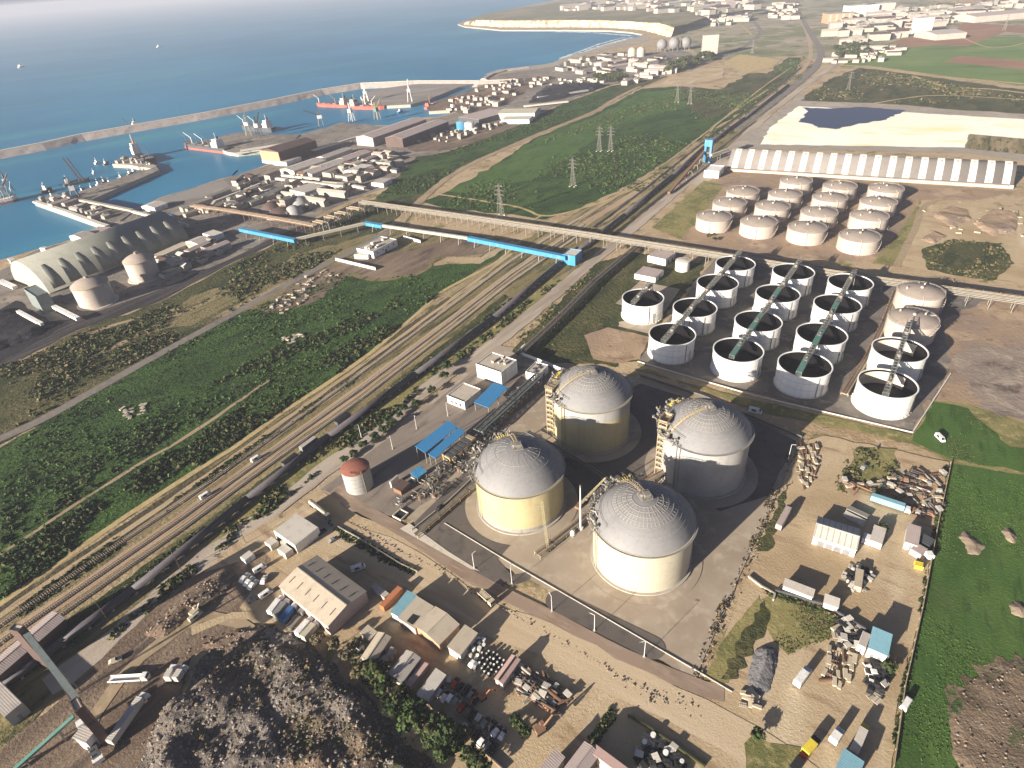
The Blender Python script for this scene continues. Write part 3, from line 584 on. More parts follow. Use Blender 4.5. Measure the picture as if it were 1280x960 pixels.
def big_tank(c, label, wallmat, grid, walk_deg, ladder_deg, pipes, base_strip=None, h=21.3, rise=10.4, top_band=None):
    global BH, RISE
    BH, RISE = h, rise
    t = thing('domed_storage_tank', label, 'storage tank', (c[0], c[1], .6), 0, 'domed storage tanks inside the paved compound')
    o = MB().cyl((0, 0), BR, 0.5, BH, 96, cap=(True, False)).build('wall', wallmat, t); smooth_angle(o)
    m = MB().ring((0, 0), BR-.4, BR+1.1, 0, .55, 72)
    m.build('foundation', 'conc', t)
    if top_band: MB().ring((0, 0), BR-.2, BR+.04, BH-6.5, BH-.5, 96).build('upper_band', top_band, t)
    if base_strip: MB().ring((0, 0), BR-.2, BR+.03, .56, 2.6, 96).build('base_band', base_strip, t)
    m = MB().cap((0, 0), BR+.25, BH, RISE, 96, 14)
    o = m.build('dome', 'silver', t, True)
    # panel seams standing proud on the dome
    m = MB(); nr = 48 if grid else 32
    for i in range(nr):
        a = 2*PI*i/nr; rs = [BR*.99, BR*.8, BR*.6, BR*.42] + ([BR*.25] if i % 2 == 0 else [])
        for r0, r1 in zip(rs[:-1], rs[1:]):
            m.beam((r0*math.cos(a), r0*math.sin(a), dome_z(r0)+.06), (r1*math.cos(a), r1*math.sin(a), dome_z(r1)+.06), .30 if grid else .16, .16)
    for rr in ((.94, .87, .8, .72, .64, .55, .46, .36, .25) if grid else (.95, .85, .7, .5)):
        q = BR*rr; zz = dome_z(q)
        m.ring((0, 0), q-.13, q+.13, zz-.05, zz+.12, 96)
    m.build('dome_seam', 'silverdark', t)
    MB().ring((0, 0), BR-.1, BR+.45, BH-.5, BH+.15, 96).build('rim_girder', wallmat if wallmat != 'greytank' else 'silver', t)
    # centre platform, hatch and the walkway that climbs to it
    a = R(walk_deg); ca, sa = math.cos(a), math.sin(a); zt = BH+RISE
    m = MB().box((0, 0, zt+.35), (4.6, 4.6, .3), a).box((.6, 0, zt+1.2), (2.2, 2.6, 1.7), a).cyl((-1.2, 0), .7, zt, zt+1.9, 12)
    P = [Vector((x*ca-y*sa, x*sa+y*ca)) for x, y in ((-2.1, -2.1), (2.1, -2.1), (2.1, 2.1), (-2.1, 2.1), (-2.1, -2.1))]
    fence_line(m, P, zt+.35); m.build('centre_platform', 'steel', t)
    m = MB(); prev = None
    for r_ in np.linspace(2, BR+.5, 14):
        p = Vector((r_*ca, r_*sa, dome_z(min(r_, BR-.01))+.5))
        if prev is not None:
            m.beam(prev, p, 1.3, .18)
            for sg in (-.7, .7):
                n = Vector((-sa, ca, 0))*sg
                m.tube(prev+n+Vector((0, 0, 1.05)), p+n+Vector((0, 0, 1.05)), .07, 4); m.tube(p+n, p+n+Vector((0, 0, 1.05)), .06, 4)
        prev = p
    m.build('dome_walkway', 'steeltan', t)
    # pipes and valves crowding the rim
    a0, a1 = pipes; m = MB(); m2 = MB(); rg = random.Random(int(c[0]*7))
    for k in range(75):
        a = R(rg.uniform(a0, a1)); r_ = BR+rg.uniform(-2.2, 2.6); p = Vector((r_*math.cos(a), r_*math.sin(a), BH+rg.uniform(.3, 2.2)))
        q = p+Vector((rg.uniform(-2.6, 2.6), rg.uniform(-2.6, 2.6), rg.uniform(-.4, 1.8)))
        m.tube(p, q, rg.uniform(.12, .34), 7); m.tube(p, (p.x, p.y, BH-.4), .12, 5)
        if k % 2: m.cyl((q.x, q.y), rg.uniform(.35, .7), q.z-.5, q.z+.5, 9)
    rail_ring(m, (0, 0), BR+2.4, BH+.3, 14, 1.2, R(a0-8), R(a1+8), .09); rail_ring(m, (0, 0), BR-2.2, dome_z(BR-2.2), 12, 1.2, R(a0-8), R(a1+8), .09)
    for k in range(9):
        a = R(a0+(a1-a0)*k/8); m.beam(((BR-.2)*math.cos(a), (BR-.2)*math.sin(a), BH-.1), ((BR+2.5)*math.cos(a), (BR+2.5)*math.sin(a), BH+.2), .3, .3)
    m.ring((0, 0), BR+.5, BR+1.2, BH-.05, BH+.05, 72)
    m.build('rim_pipework', 'steel', t)
    for k in range(6):
        a = R(a0+6+k*3.2); r_ = BR-.8; p = Vector((r_*math.cos(a), r_*math.sin(a), BH+.8))
        m2.tube(p, p+Vector((0, 0, 2.4)), .14, 6); m2.tube(p+Vector((0, 0, 2.4)), p+Vector((1.6*math.cos(a), 1.6*math.sin(a), 2.0)), .14, 6)
    m2.build('yellow_handrail', 'yellow', t)
    # ladder and downpipes
    m = MB()
    for k, dg in enumerate((ladder_deg, ladder_deg+5)):
        a = R(dg); m.tube(((BR+.5)*math.cos(a), (BR+.5)*math.sin(a), .5), ((BR+.5)*math.cos(a), (BR+.5)*math.sin(a), BH+1), .2, 6)
    m.build('downpipe', wallmat, t)
    return t

big_tank(B_TANKS[0], 'domed tank with pale yellow wall, smooth grey dome and a lilac band at its foot', 'yellowpaint', False, 100, 200, (95, 195), 'silverdark')
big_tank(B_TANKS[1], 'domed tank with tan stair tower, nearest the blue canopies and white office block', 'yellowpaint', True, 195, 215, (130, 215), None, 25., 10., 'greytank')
big_tank(B_TANKS[2], 'domed tank with a tan stair tower, nearest the white open tanks', 'greytank', True, 195, 215, (110, 212), None, 25., 10.)
big_tank(B_TANKS[3], 'domed tank with cream wall and gridded dome, nearest the dirt lane', 'cream', True, 105, 190, (85, 195))
def stair_tower(base_px, label, h, rz):
    p = G(*base_px); t = thing('stair_tower', label, 'stair tower', (p.x, p.y, .6), rz, 'stair towers beside domed tanks')
    L, W = 6., 3.6; m = MB()
    for x in (-L/2, 0, L/2):
        for y in (-W/2, W/2): m.box((x, y, h/2), (.28, .28, h))
    for k in range(int(h/3)+1):
        z = k*3
        for y in (-W/2, W/2): m.box((0, y, z), (L, .2, .22))
        for x in (-L/2, L/2): m.box((x, 0, z), (.2, W, .22))
    m.build('frame', 'steeltan', t); m = MB()
    for k in range(int(h/3)):
        z = 3*k; sg = 1 if k % 2 else -1
        m.beam((-sg*L/2*.7, -W/4, z), (sg*L/2*.7, -W/4, z+3), 1.4, .25); m.box((sg*L/2*.8, 0, z+3), (1.5, W, .14))
    m.build('stair_flight', 'steeltan', t)
    for k in range(int(h/3)):
        z = 3*k+3; m = MB()
        for y in (-W/2, W/2): m.box((0, y, z+.9), (L, .1, .95))
        m.box((-L/2, 0, z+.9), (.1, W, .95)); m.box((L/2, 0, z+.9), (.1, W, .95))
        m.build('guard_rail', 'steeltan', t)
    MB().box((0, 0, h+.1), (L+.8, W+.8, .25)).build('top_deck', 'steeltan', t)
    m = MB(); fence_line(m, [Vector(q) for q in ((-3.3, -2.2), (3.3, -2.2), (3.3, 2.2), (-3.3, 2.2), (-3.3, -2.2))], h+.2, 1.3, 1.2, .09); m.build('top_railing', 'steeltan', t)
    return t
stair_tower((692, 541), 'tan lattice stair tower against the domed tank next to the white office block', 29, R(53))
stair_tower((826, 589), 'tan lattice stair tower against the domed tank nearest the open tanks', 30, R(53))

# ---- white open-topped tanks
WR, WH = 13.42, 13.1
def open_tank_proto():
    t = thing('open_tank', '', 'tank', (0, 0, .5), 0, 'white open-topped tanks on the stained pad')
    m = MB().cyl((0, 0), WR, 0, WH, 72, cap=(False, False)); o = m.build('wall', 'whitetank', t); smooth_angle(o)
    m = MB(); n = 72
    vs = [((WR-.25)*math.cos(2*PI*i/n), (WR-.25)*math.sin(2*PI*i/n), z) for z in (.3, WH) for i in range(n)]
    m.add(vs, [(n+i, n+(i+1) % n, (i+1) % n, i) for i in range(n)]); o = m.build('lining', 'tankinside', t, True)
    MB().ring((0, 0), WR-.3, WR+.35, WH-.35, WH+.12, 72).build('rim', 'whitetank', t)
    MB().cyl((0, 0), WR-.25, .3, 4.2, 48).build('liquor', 'liquor', t)
    m = MB().ring((0, 0), WR-.2, WR+.5, 0, .3, 72)
    for i in range(36): a = 2*PI*i/36; m.box((math.cos(a)*(WR+.3), math.sin(a)*(WR+.3), .5), (.5, .3, .7), a)
    m.build('base_ring', 'kerb', t)
    m = MB()
    for z in (WH*.36, WH*.68): m.ring((0, 0), WR-.1, WR+.04, z-.06, z+.06, 72)
    m.build('weld_seam', 'greytank', t)
    m = MB(); a = R(-75)
    m.tube(((WR+.3)*math.cos(a), (WR+.3)*math.sin(a), .2), ((WR+.3)*math.cos(a), (WR+.3)*math.sin(a), WH-.3), .22, 6)
    for k in range(2):
        a = R(-62+k*4); m.tube(((WR+.2)*math.cos(a), (WR+.2)*math.sin(a), .2), ((WR+.2)*math.cos(a), (WR+.2)*math.sin(a), WH*.55), .1, 5)
    m.build('ladder', 'steel', t)
    return t
WT = {'Wa': (91.06, 365.7), 'W1': (97.5, 315.7), 'W2': (120., 346.4), 'W3': (145.2, 379.5), 'W4': (167.2, 408.), 'X1': (128.75, 292.4), 'X2': (151.6, 322.9), 'X3': (177.1, 356.6), 'X4': (200.3, 387.3),
      'Y1': (157.75, 272.65), 'Y2': (180.6, 302.4), 'Y3': (206.1, 336.2), 'Y4': (228.4, 364.35), 'Z1': (189.8, 249.9), 'Z2': (212.9, 279.7)}
WL = {'Wa': 'open white tank standing alone on its own pale slab near the small tan roofed houses',
 'W1': 'open white tank on the pad corner beside the dry bare patch',
 'W2': 'open white tank, second from the pad edge in the row nearest the lone tank',
 'W3': 'open white tank, third from the pad edge in the row nearest the lone tank',
 'W4': 'open white tank by the pipe rack holding a pale crust, beside the small white cylinder',
 'X1': 'open white tank at the pad edge under the walkway with green side sheets',
 'X2': 'open white tank second along the walkway with green side sheets',
 'X3': 'open white tank holding pale froth, third along the walkway with green side sheets',
 'X4': 'open white tank under the far end of the walkway with green side sheets',
 'Y1': 'open white tank at the pad edge with faint grey pipe marks, between two sunlit tanks',
 'Y2': 'open white tank second from the pad edge in the row beside the domed tan tanks',
 'Y3': 'open white tank third from the pad edge with a green side sheet above it',
 'Y4': 'open white tank by the pipe rack in the row beside the domed tan tanks',
 'Z1': 'open white tank lined half with pale scale at the outer pad corner, beside the mudflat',
 'Z2': 'open white tank lined half with pale scale, next to the tan domed roof'}
proto = open_tank_proto()
for i, (k, c) in enumerate(WT.items()):
    o = proto if i == 0 else dup(proto)
    o.location = (c[0], c[1], .5); o['label'] = WL[k]; o.rotation_euler.z = R((i*47) % 30-10)
    if k in ('Z1', 'Z2'):
        n = 40; m = MB(); vs = [((WR-.28)*math.cos(R(5+i_*150/n)), (WR-.28)*math.sin(R(5+i_*150/n)), z) for z in (4.3, WH-1.6) for i_ in range(n+1)]
        m.add(vs, [(n+1+i_, n+2+i_, i_+1, i_) for i_ in range(n)]); m.build('scale_lining', 'scale', o, True); o.rotation_euler.z = R(15)
    if k in ('W4', 'X3'):
        m = MB()
        for q in range(9): m.cyl((random.uniform(-6, 6), random.uniform(-2, 7)), random.uniform(2, 4), 4.2, 4.3+q*.012, 18)
        m.build('froth', 'scale', o); o.rotation_euler.z = 0
def walkway(px0, px1, label, green=False, z=15.2):
    """truss bridge from the near end px0 to the far end px1"""
    a, b = G(*px0, z), G(*px1, z); d = b-a; L = d.length; t = thing('tank_walkway', label, 'walkway', (a.x, a.y, .5), math.atan2(d.y, d.x), 'truss walkways over the open tanks')
    w = 2.6; m = MB(); nb = max(3, int(L/3.2))
    for y in (-w/2, w/2):
        for zz in (z, z+1.9): m.beam((0, y, zz), (L, y, zz), .28, .28)
        for k in range(nb):
            x0, x1 = L*k/nb, L*(k+1)/nb
            m.tube((x0, y, z), (x0, y, z+1.9), .11, 4); m.tube((x0, y, z if k % 2 else z+1.9), (x1, y, z+1.9 if k % 2 else z), .11, 4)
    for k in range(nb+1): m.tube((L*k/nb, -w/2, z+1.9), (L*k/nb, w/2, z+1.9), .1, 4)
    m.build('truss', 'steel', t)
    MB().box((L/2, 0, z+.05), (L, w*.8, .12)).build('deck', 'steelgreen', t)
    for k in range(max(2, int(L/26))):
        x = L*(k+.5)/max(2, int(L/26))+random.uniform(-2, 2); m = MB()
        m.box((x, 0, z+1.3), (3.2, 1.9, 1.9)); m.cyl((x+1.9, 0), .5, z, z+2.6, 10)
        m.build('agitator_drive', 'steel', t)
    if green:
        for f0, f1 in ((.0, .12), (.22, .36), (.55, .62)): MB().box((L*(f0+f1)/2, -w/2-.18, z+1.0), (L*(f1-f0), .06, 1.7)).box((L*(f0+f1)/2, 0, z+2.02), (L*(f1-f0), w*.9, .06)).build('side_sheet', 'greenroof', t)
    return t, L
def legs(t, xs, z):
    for x in xs:
        m = MB()
        for y in (-1, 1): m.tube((x, y*1.2, z), (x, y*2.0, 0), .2, 5)
        m.build('trestle', 'steel', t)
t, L = walkway((828.7, 429), (925.6, 315.6), 'truss walkway over the row of open tanks beside the lone tank'); legs(t, [L*.27, L*.52, L*.77, L*.98], 15.2)
t, L = walkway((914, 449), (1001, 325.6), 'truss walkway with green sheets over the second row of open tanks', True); legs(t, [L*.27, L*.52, L*.77, L*.98], 15.2)
t, L = walkway((997.5, 470), (1068, 340.6), 'truss walkway with few green sheets over the row nearest the domed tan tanks', True); legs(t, [L*.27, L*.52, L*.77, L*.98], 15.2)
t, L = walkway((1106, 496), (1136.8, 403.6), 'truss walkway from the outer corner tank to the tan domed roof'); legs(t, [L*.45, L*.98], 15.2)
t, L = walkway((791, 381), (814, 356), 'short truss walkway over the lone open tank'); legs(t, [L*.97], 15.2)
# kerb round the pad
t = thing('pad_kerb', 'pale kerb edging the stained pad of the open tanks', 'kerb', (0, 0, 0))
m = MB(); P = [G(*p) for p in ((797, 453), (940, 495), (1140, 542), (1188, 468))]
for a, b in zip(P[:-1], P[1:]): m.beam(a+Vector((0, 0, .8)), b+Vector((0, 0, .8)), .5, .5)
m.build('kerb', 'kerb', t)
# ---- tanks with tan conical roofs
def roof_tank_proto(r, h, rise, name, wall, roof, cat, group):
    t = thing(name, '', cat, (0, 0, .5), 0, group)
    o = MB().cyl((0, 0), r, 0, h, 64, cap=(False, False)).build('wall', wall, t); smooth_angle(o)
    m = MB().cap((0, 0), r+.2, h, rise, 64, 6); o = m.build('roof', roof, t, True)
    m = MB().ring((0, 0), r-.3, r+.3, h-.3, h+.1, 64); rail_ring(m, (0, 0), r-.1, h+.05, 40, 1.1); m.build('roof_edge', wall, t)
    m = MB(); a = R(250)
    for zz in range(int(h)):
        a2 = a+.09*zz; m.box(((r+.6)*math.cos(a2), (r+.6)*math.sin(a2), zz+.6), (1.1, 1.3, .14), a2)
        m.tube(((r+1.1)*math.cos(a2), (r+1.1)*math.sin(a2), zz+.6), ((r+1.1)*math.cos(a2+.09), (r+1.1)*math.sin(a2+.09), zz+2.7), .07, 4)
    m.build('spiral_stair', wall, t)
    m = MB().cyl((0, 0), .9, h+rise-.1, h+rise+1, 10).cyl((r*.5, 0), .5, h+rise*.7, h+rise+.6, 8).cyl((-r*.3, r*.55), .5, h+rise*.5, h+rise+.4, 8); m.box((r*.75, 0, h+rise*.45), (r*.45, 1.3, .5))
    m.build('roof_vent', wall, t)
    m = MB()
    for a in (20, 200): m.tube(((r+.4)*math.cos(R(a)), (r+.4)*math.sin(R(a)), 0), ((r+.4)*math.cos(R(a)), (r+.4)*math.sin(R(a)), h), .3, 6); m.tube(((r+.4)*math.cos(R(a)), (r+.4)*math.sin(R(a)), h), (r*.8*math.cos(R(a)), r*.8*math.sin(R(a)), h+rise*.4), .3, 6)
    m.build('downcomer', wall, t)
    return t
zp = roof_tank_proto(13.4, 11.5, 2.6, 'tan_domed_tank', 'tantank', 'tanroof', 'tank', 'tan roofed tanks on the stained pad')
zp.location = G(1141, 400, 11).to_2d().to_3d()+Vector((0, 0, .5)); zp['label'] = 'tan domed tank in line behind the open corner tanks, nearer them'
z2 = dup(zp, G(1150.6, 366, 11).to_2d().to_3d()+Vector((0, 0, .5)), .8, 'tan domed tank against the long pipe rack')
dp = roof_tank_proto(14.6, 10.2, 2.4, 'grey_domed_tank', 'tantank', 'tanroof', 'tank', 'pinkish grey domed tanks below the striped shed')
DT = [((185.7, 513.9), 'first from the gravel road in the pipe rack row'), ((216.9, 493.4), 'second from the gravel road in the pipe rack row'), ((248.2, 472.3), 'third from the gravel road in the pipe rack row'), ((277.4, 446.4), 'largest looking at the pipe rack corner by the rubble ground')]
for px, s in (((912, 253.6), 'first from the gravel road in row two from the rack'), ((928.4, 239.4), 'first from the gravel road in row three from the rack'), ((965.6, 258), 'second from the gravel road in row two from the rack'), ((981.4, 242.7), 'second from the gravel road in row three from the rack'), ((995.3, 226.2), 'against the striped shed at the gravel road end'),
              ((1023.9, 265.6), 'third from the gravel road in row two from the rack'), ((1037.4, 247), 'third from the gravel road in row three from the rack'), ((1049.8, 232.8), 'against the striped shed, the middle one of three'), ((1086.5, 270), 'at the rubble ground side, second from the pipe rack'), ((1098, 252.5), 'at the rubble ground side, third from the pipe rack'), ((1107.5, 236), 'against the striped shed at the rubble ground end')):
    DT.append((G(*px, 10.2).to_2d(), s))
for i, (c, s) in enumerate(DT):
    o = dp if i == 0 else dup(dp); o.location = (c[0], c[1], .5); o.rotation_euler.z = R(40+i*3); o['label'] = 'pinkish grey domed tank, '+s
# small white cylinder tank and red-roofed tank
p = G(854, 340)
t = thing('white_cylinder_tank', 'small white upright tank beside two small tan roofed houses', 'tank', (p.x, p.y+3.5, .5)); o = MB().cyl((0, 0), 5.3, 0, 7.5, 40, cap=(False, False)).build('wall', 'white', t); smooth_angle(o)
MB().cap((0, 0), 5.4, 7.5, .8, 40, 4).build('roof', 'sheet4', t, True); MB().ring((0, 0), 5.2, 5.5, 7.3, 7.6, 40).build('rim', 'white', t)
p = G(449, 619); t = thing('red_roofed_tank', 'old pale tank with a dented dark red roof beside the gravel road', 'tank', (p.x-.6, p.y+6.2, .1))
o = MB().cyl((0, 0), 6.6, 0, 12, 44, cap=(False, False)).build('wall', 'greytank', t); smooth_angle(o)
MB().cap((0, 0), 6.75, 12, 1.3, 44, 5).build('roof', 'redroof', t, True)
m = MB()
for k in range(5): m.box((-1+k*1.2, -5.4+abs(k-2)*.4, 12.5), (.9, 1.3, .9), .2*k)
m.build('roof_hatch', 'steelrust', t)
m = MB()
for z in (2.4, 4.8, 7.2, 9.6): m.ring((0, 0), 6.5, 6.66, z-.07, z+.07, 44)
m.build('hoop', 'steel', t); MB().tube((4.2, -5.3, 0), (4.2, -5.3, 12), .16, 6).build('ladder', 'steel', t)
# ------------------------------------------------------------------ buildings
def rect_px(a, b, c, h):
    A, B, C = G(*a, h).to_2d(), G(*b, h).to_2d(), G(*c, h).to_2d()
    ctr = (A+C)/2; u = B-A; v = C-B; L = u.length; u = u/L; nrm = Vector((-u.y, u.x)); W = abs(v.dot(nrm)); return ctr, L, W, math.atan2(u.y, u.x)
def building(name, label, px, h, roof='roofflat', wall='white', kind='flat', cat='building', group=None, rise=1.8, parapet=True, doors=1, windows=0, rot=0, face=-1, z0=0.1, extra=None):
    """px = three roof corners a, b, c in the photo (eaves at height h); ridge runs along a-b"""
    ctr, L, W, rz = rect_px(*px, h) if len(px) == 3 else px
    t = thing(name, label, cat, (ctr.x, ctr.y, z0), rz, group)
    m = MB().box((0, 0, h/2), (L, W, h))
    if kind == 'gable':
        m.add([(-L/2, -W/2, h), (-L/2, W/2, h), (-L/2, 0, h+rise-.12), (L/2, -W/2, h), (L/2, W/2, h), (L/2, 0, h+rise-.12)], [(0, 2, 1), (3, 4, 5)])
    m.build('wall', wall, t)
    if kind == 'gable':
        MB().gable(L, W, h, h+rise).build('roof', roof, t)
        MB().box((0, 0, h+rise+.02), (L+.6, .5, .12)).build('ridge_cap', roof, t)
    elif kind == 'mono':
        m = MB(); o = .3; vs = [(-L/2-o, -W/2-o, h+.05), (L/2+o, -W/2-o, h+.05), (L/2+o, W/2+o, h+rise), (-L/2-o, W/2+o, h+rise)]; vs += [(x, y, z-.18) for x, y, z in vs]
        m.add(vs, [(0, 1, 2, 3), (7, 6, 5, 4), (0, 4, 5, 1), (1, 5, 6, 2), (2, 6, 7, 3), (3, 7, 4, 0)]); m.build('roof', roof, t)
        MB().add([(-L/2, W/2, h), (L/2, W/2, h), (L/2, W/2, h+rise*.93), (-L/2, W/2, h+rise*.93), (-L/2, -W/2, h), (L/2, -W/2, h)], [(3, 2, 1, 0), (0, 3, 4), (1, 5, 2)]).build('upper_wall', wall, t)
    else:
        MB().box((0, 0, h+.06), (L-.3, W-.3, .16)).build('roof', roof, t)
        if parapet:
            m = MB().box((0, -W/2+.12, h+.25), (L+.1, .3, .6)).box((0, W/2-.12, h+.25), (L+.1, .3, .6)).box((-L/2+.12, 0, h+.25), (.3, W-.55, .6)).box((L/2-.12, 0, h+.25), (.3, W-.55, .6))
            m.build('parapet', wall, t)
    for k in range(doors):
        x = (-.5+(k+.5)/doors)*L*.8
        MB().box((x, face*(W/2+.02), min(1.5, h*.35)), (min(2.6, L*.2), .1, min(3., h*.7))).build('door', 'greycar', t)
    for k in range(windows):
        x = (-.5+(k+.5)/windows)*L*.9
        MB().box((x, face*(W/2+.02), h*.62), (1.2, .08, 1.1)).build('window', 'glass', t)
    if extra: extra(t, L, W, h)
    return t
def boxes_on_roof(n, size=1.2, mat='steel', seed=1):
    def f(t, L, W, h):
        rg = random.Random(seed)
        for k in range(n):
            s = size*rg.uniform(.6, 1.3); m = MB().box((rg.uniform(-.38, .38)*L, rg.uniform(-.35, .35)*W, h+.14+s*.35), (s*1.3, s, s*.7)); m.build('roof_unit', mat, t)
    return f
building('office_block', 'white three storey office block with ragged flat roof beside the gravel road', ((595, 456), (615, 441), (646, 451)), 9, 'roofflat', 'white', windows=6, face=1, extra=boxes_on_roof(5, 1.6, 'conc', 3))
building('gate_house', 'low white house with a flat tan roof, next to the looped drive', ((559, 495), (580, 479), (601, 487.5)), 5, 'roofflat', 'white', windows=0, doors=0, extra=lambda t, L, W, h: [MB().box((-L/2-.02, y, 2.4), (.1, 1.3, 1.6)).build('window', 'glass', t) for y in (-3, 0, 3)])
def pump_pit(t, L, W, h):
    for k in range(4): MB().box((-L*.3+k*L*.2, (k % 2-.5)*2, h+.3), (1.6, 2.2, .8)).build('roof_unit', 'steeldark', t)
building('pump_house', 'small square white pump house with dark open roof beside the long pipe bend', ((657.5, 465), (670, 452.5), (685, 457.5)), 5, 'roofflat', 'white', doors=1, extra=pump_pit)
def canopy(name, label, px, h, mat, rise=.9, group=None, posts=3, wall_back=False):
    ctr, L, W, rz = rect_px(*px, h); t = thing(name, label, 'canopy', (ctr.x, ctr.y, .4), rz, group)
    m = MB(); vs = [(-L/2, -W/2, h), (L/2, -W/2, h), (L/2, W/2, h+rise), (-L/2, W/2, h+rise)]; vs += [(x, y, z-.22) for x, y, z in vs]
    m.add(vs, [(0, 1, 2, 3), (7, 6, 5, 4), (0, 4, 5, 1), (1, 5, 6, 2), (2, 6, 7, 3), (3, 7, 4, 0)]); m.build('roof', mat, t)
    for x in np.linspace(-L/2+.5, L/2-.5, posts):
        for y in (-W/2+.4, W/2-.4): MB().box((x, y, h/2), (.3, .3, h)).build('post', 'steel', t)
    return t
canopy('blue_canopy', 'narrow blue roofed canopy beside the low white house', ((592.5, 505), (617.5, 480), (635, 485)), 5, 'blue')
canopy('blue_canopy', 'larger of two adjoining blue canopies beside the dark slatted coolers', ((519, 561), (560, 529), (572.5, 534)), 7.5, 'blue', 1.2)
canopy('blue_canopy', 'strip of blue canopy between the large blue roof and the dark slatted coolers', ((535, 570), (573, 537), (582.5, 540)), 6.6, 'blue', .8)
canopy('blue_canopy', 'tiny blue roofed shelter over white cabinets in the pipe yard', ((512.5, 592.5), (525, 584), (534, 590)), 4.2, 'bluebright', .5, None, 2)
# slatted air coolers
ctr, L, W, rz = rect_px((552.5, 568), (586, 543), (595, 548), 5.2); t = thing('air_cooler_bank', 'dark slatted bank of air coolers on yellowish legs beside the blue roofs', 'coolers', (ctr.x, ctr.y, .4), rz)
MB().box((0, 0, 4.6), (L, W, .8)).build('frame', 'steeltan', t)
for k in range(6): MB().box((-L/2+L*(k+.5)/6, 0, 5.15), (L/6*.74, W*.9, .35)).build('fan_bay', 'steeldark' if k < 5 else 'steeltan', t)
for x in (-L/2+.4, 0, L/2-.4):
    for y in (-W/2+.3, W/2-.3): MB().box((x, y, 2.1), (.35, .35, 4.2)).build('leg', 'yellow' if x < 0 else 'steeltan', t)
# cabinets and plant items in the pipe yard
def item(name, label, cat, px, parts, rz=AL, z=.4, group=None):
    p = G(*px); t = thing(name, label, cat, (p.x, p.y, z), rz, group)
    for nm, mat, f in parts: f(MB()).build(nm, mat, t)
    return t
item('control_cabinet', 'white control cabinet under the tiny blue shelter', 'cabinet', (520, 600), [('body', 'white', lambda m: m.box((0, 0, 1.3), (3.6, 2.2, 2.6))), ('lid', 'steel', lambda m: m.box((0, 0, 2.7), (3.8, 2.4, .18))), ('door', 'greycar', lambda m: m.box((0, -1.12, 1.2), (1.2, .06, 2)))])
item('white_block', 'white upright slab standing alone beside the pipe yard', 'wall block', (494, 606), [('slab', 'white', lambda m: m.box((0, 0, 1.8), (.8, 5.2, 3.6))), ('coping', 'conc', lambda m: m.box((0, 0, 3.7), (1., 5.4, .2)))], R(-36))
item('dark_shed', 'low dark shed next to the white upright slab in the pipe yard', 'shed', (503, 613), [('wall', 'steelrust', lambda m: m.box((0, 0, 1.4), (6, 5, 2.8))), ('roof', 'brownclad', lambda m: m.box((0, 0, 2.95), (6.5, 5.5, .25)))])
item('sump_pit', 'dark open sump with pale rim beside the perimeter road', 'pit', (501, 645), [('rim', 'concwhite', lambda m: m.ring((0, 0), 3.2, 3.7, 0, .9, 4)), ('water', 'black', lambda m: m.cyl((0, 0), 3.1, .1, .3, 4))], AL+PI/4)
def yellow_vent(m): return m.cyl((0, 0), .9, 0, 3, 12).cyl((0, 0), 1.3, 3, 3.4, 12)
# tangled process pipework (one pipe-yard skid after another along the rack)
rg = random.Random(5)
for i, (px, s) in enumerate((((538, 606), 7), ((553, 592), 7), ((566, 580), 7), ((578, 588), 6), ((590, 567), 7), ((604, 553), 7), ((527, 625), 5), ((545, 620), 5), ((616, 540), 7), ((640, 500), 5), ((650, 493), 5), ((500, 632), 4))):
    p = G(*px); t = thing('pipe_skid', 'tangle of small pipes, valves and frames in the plant pipe yard', 'pipe skid', (p.x, p.y, .4), AL, 'pipe skids between the blue canopies and the tank yard'); m = MB(); m2 = MB()
    for k in range(16):
        a = Vector((rg.uniform(-s/2, s/2), rg.uniform(-2.5, 2.5), rg.uniform(.3, 3.2))); b = a+Vector(rg.choice(((rg.uniform(2, 5), 0, 0), (0, rg.uniform(1, 3), 0), (0, 0, rg.uniform(.5, 2)))))
        m.tube(a, b, rg.uniform(.1, .26), 6)
    m.build('pipework', 'steel' if i % 2 else 'steeltan', t)
    for x in (-s/2, 0, s/2):
        for y in (-2.2, 2.2): m2.box((x, y, 1.6), (.2, .2, 3.2))
        m2.box((x, 0, 3.2), (.2, 4.6, .2))
    m2.build('frame', 'steeldark', t)
    MB().cyl((rg.uniform(-2, 2), rg.uniform(-1, 1)), .9, .2, 2.6, 12).cyl((0, 0), .4, 0, .3, 6).build('vessel', rg.choice(('white', 'steel', 'yellow', 'steelrust')), t)

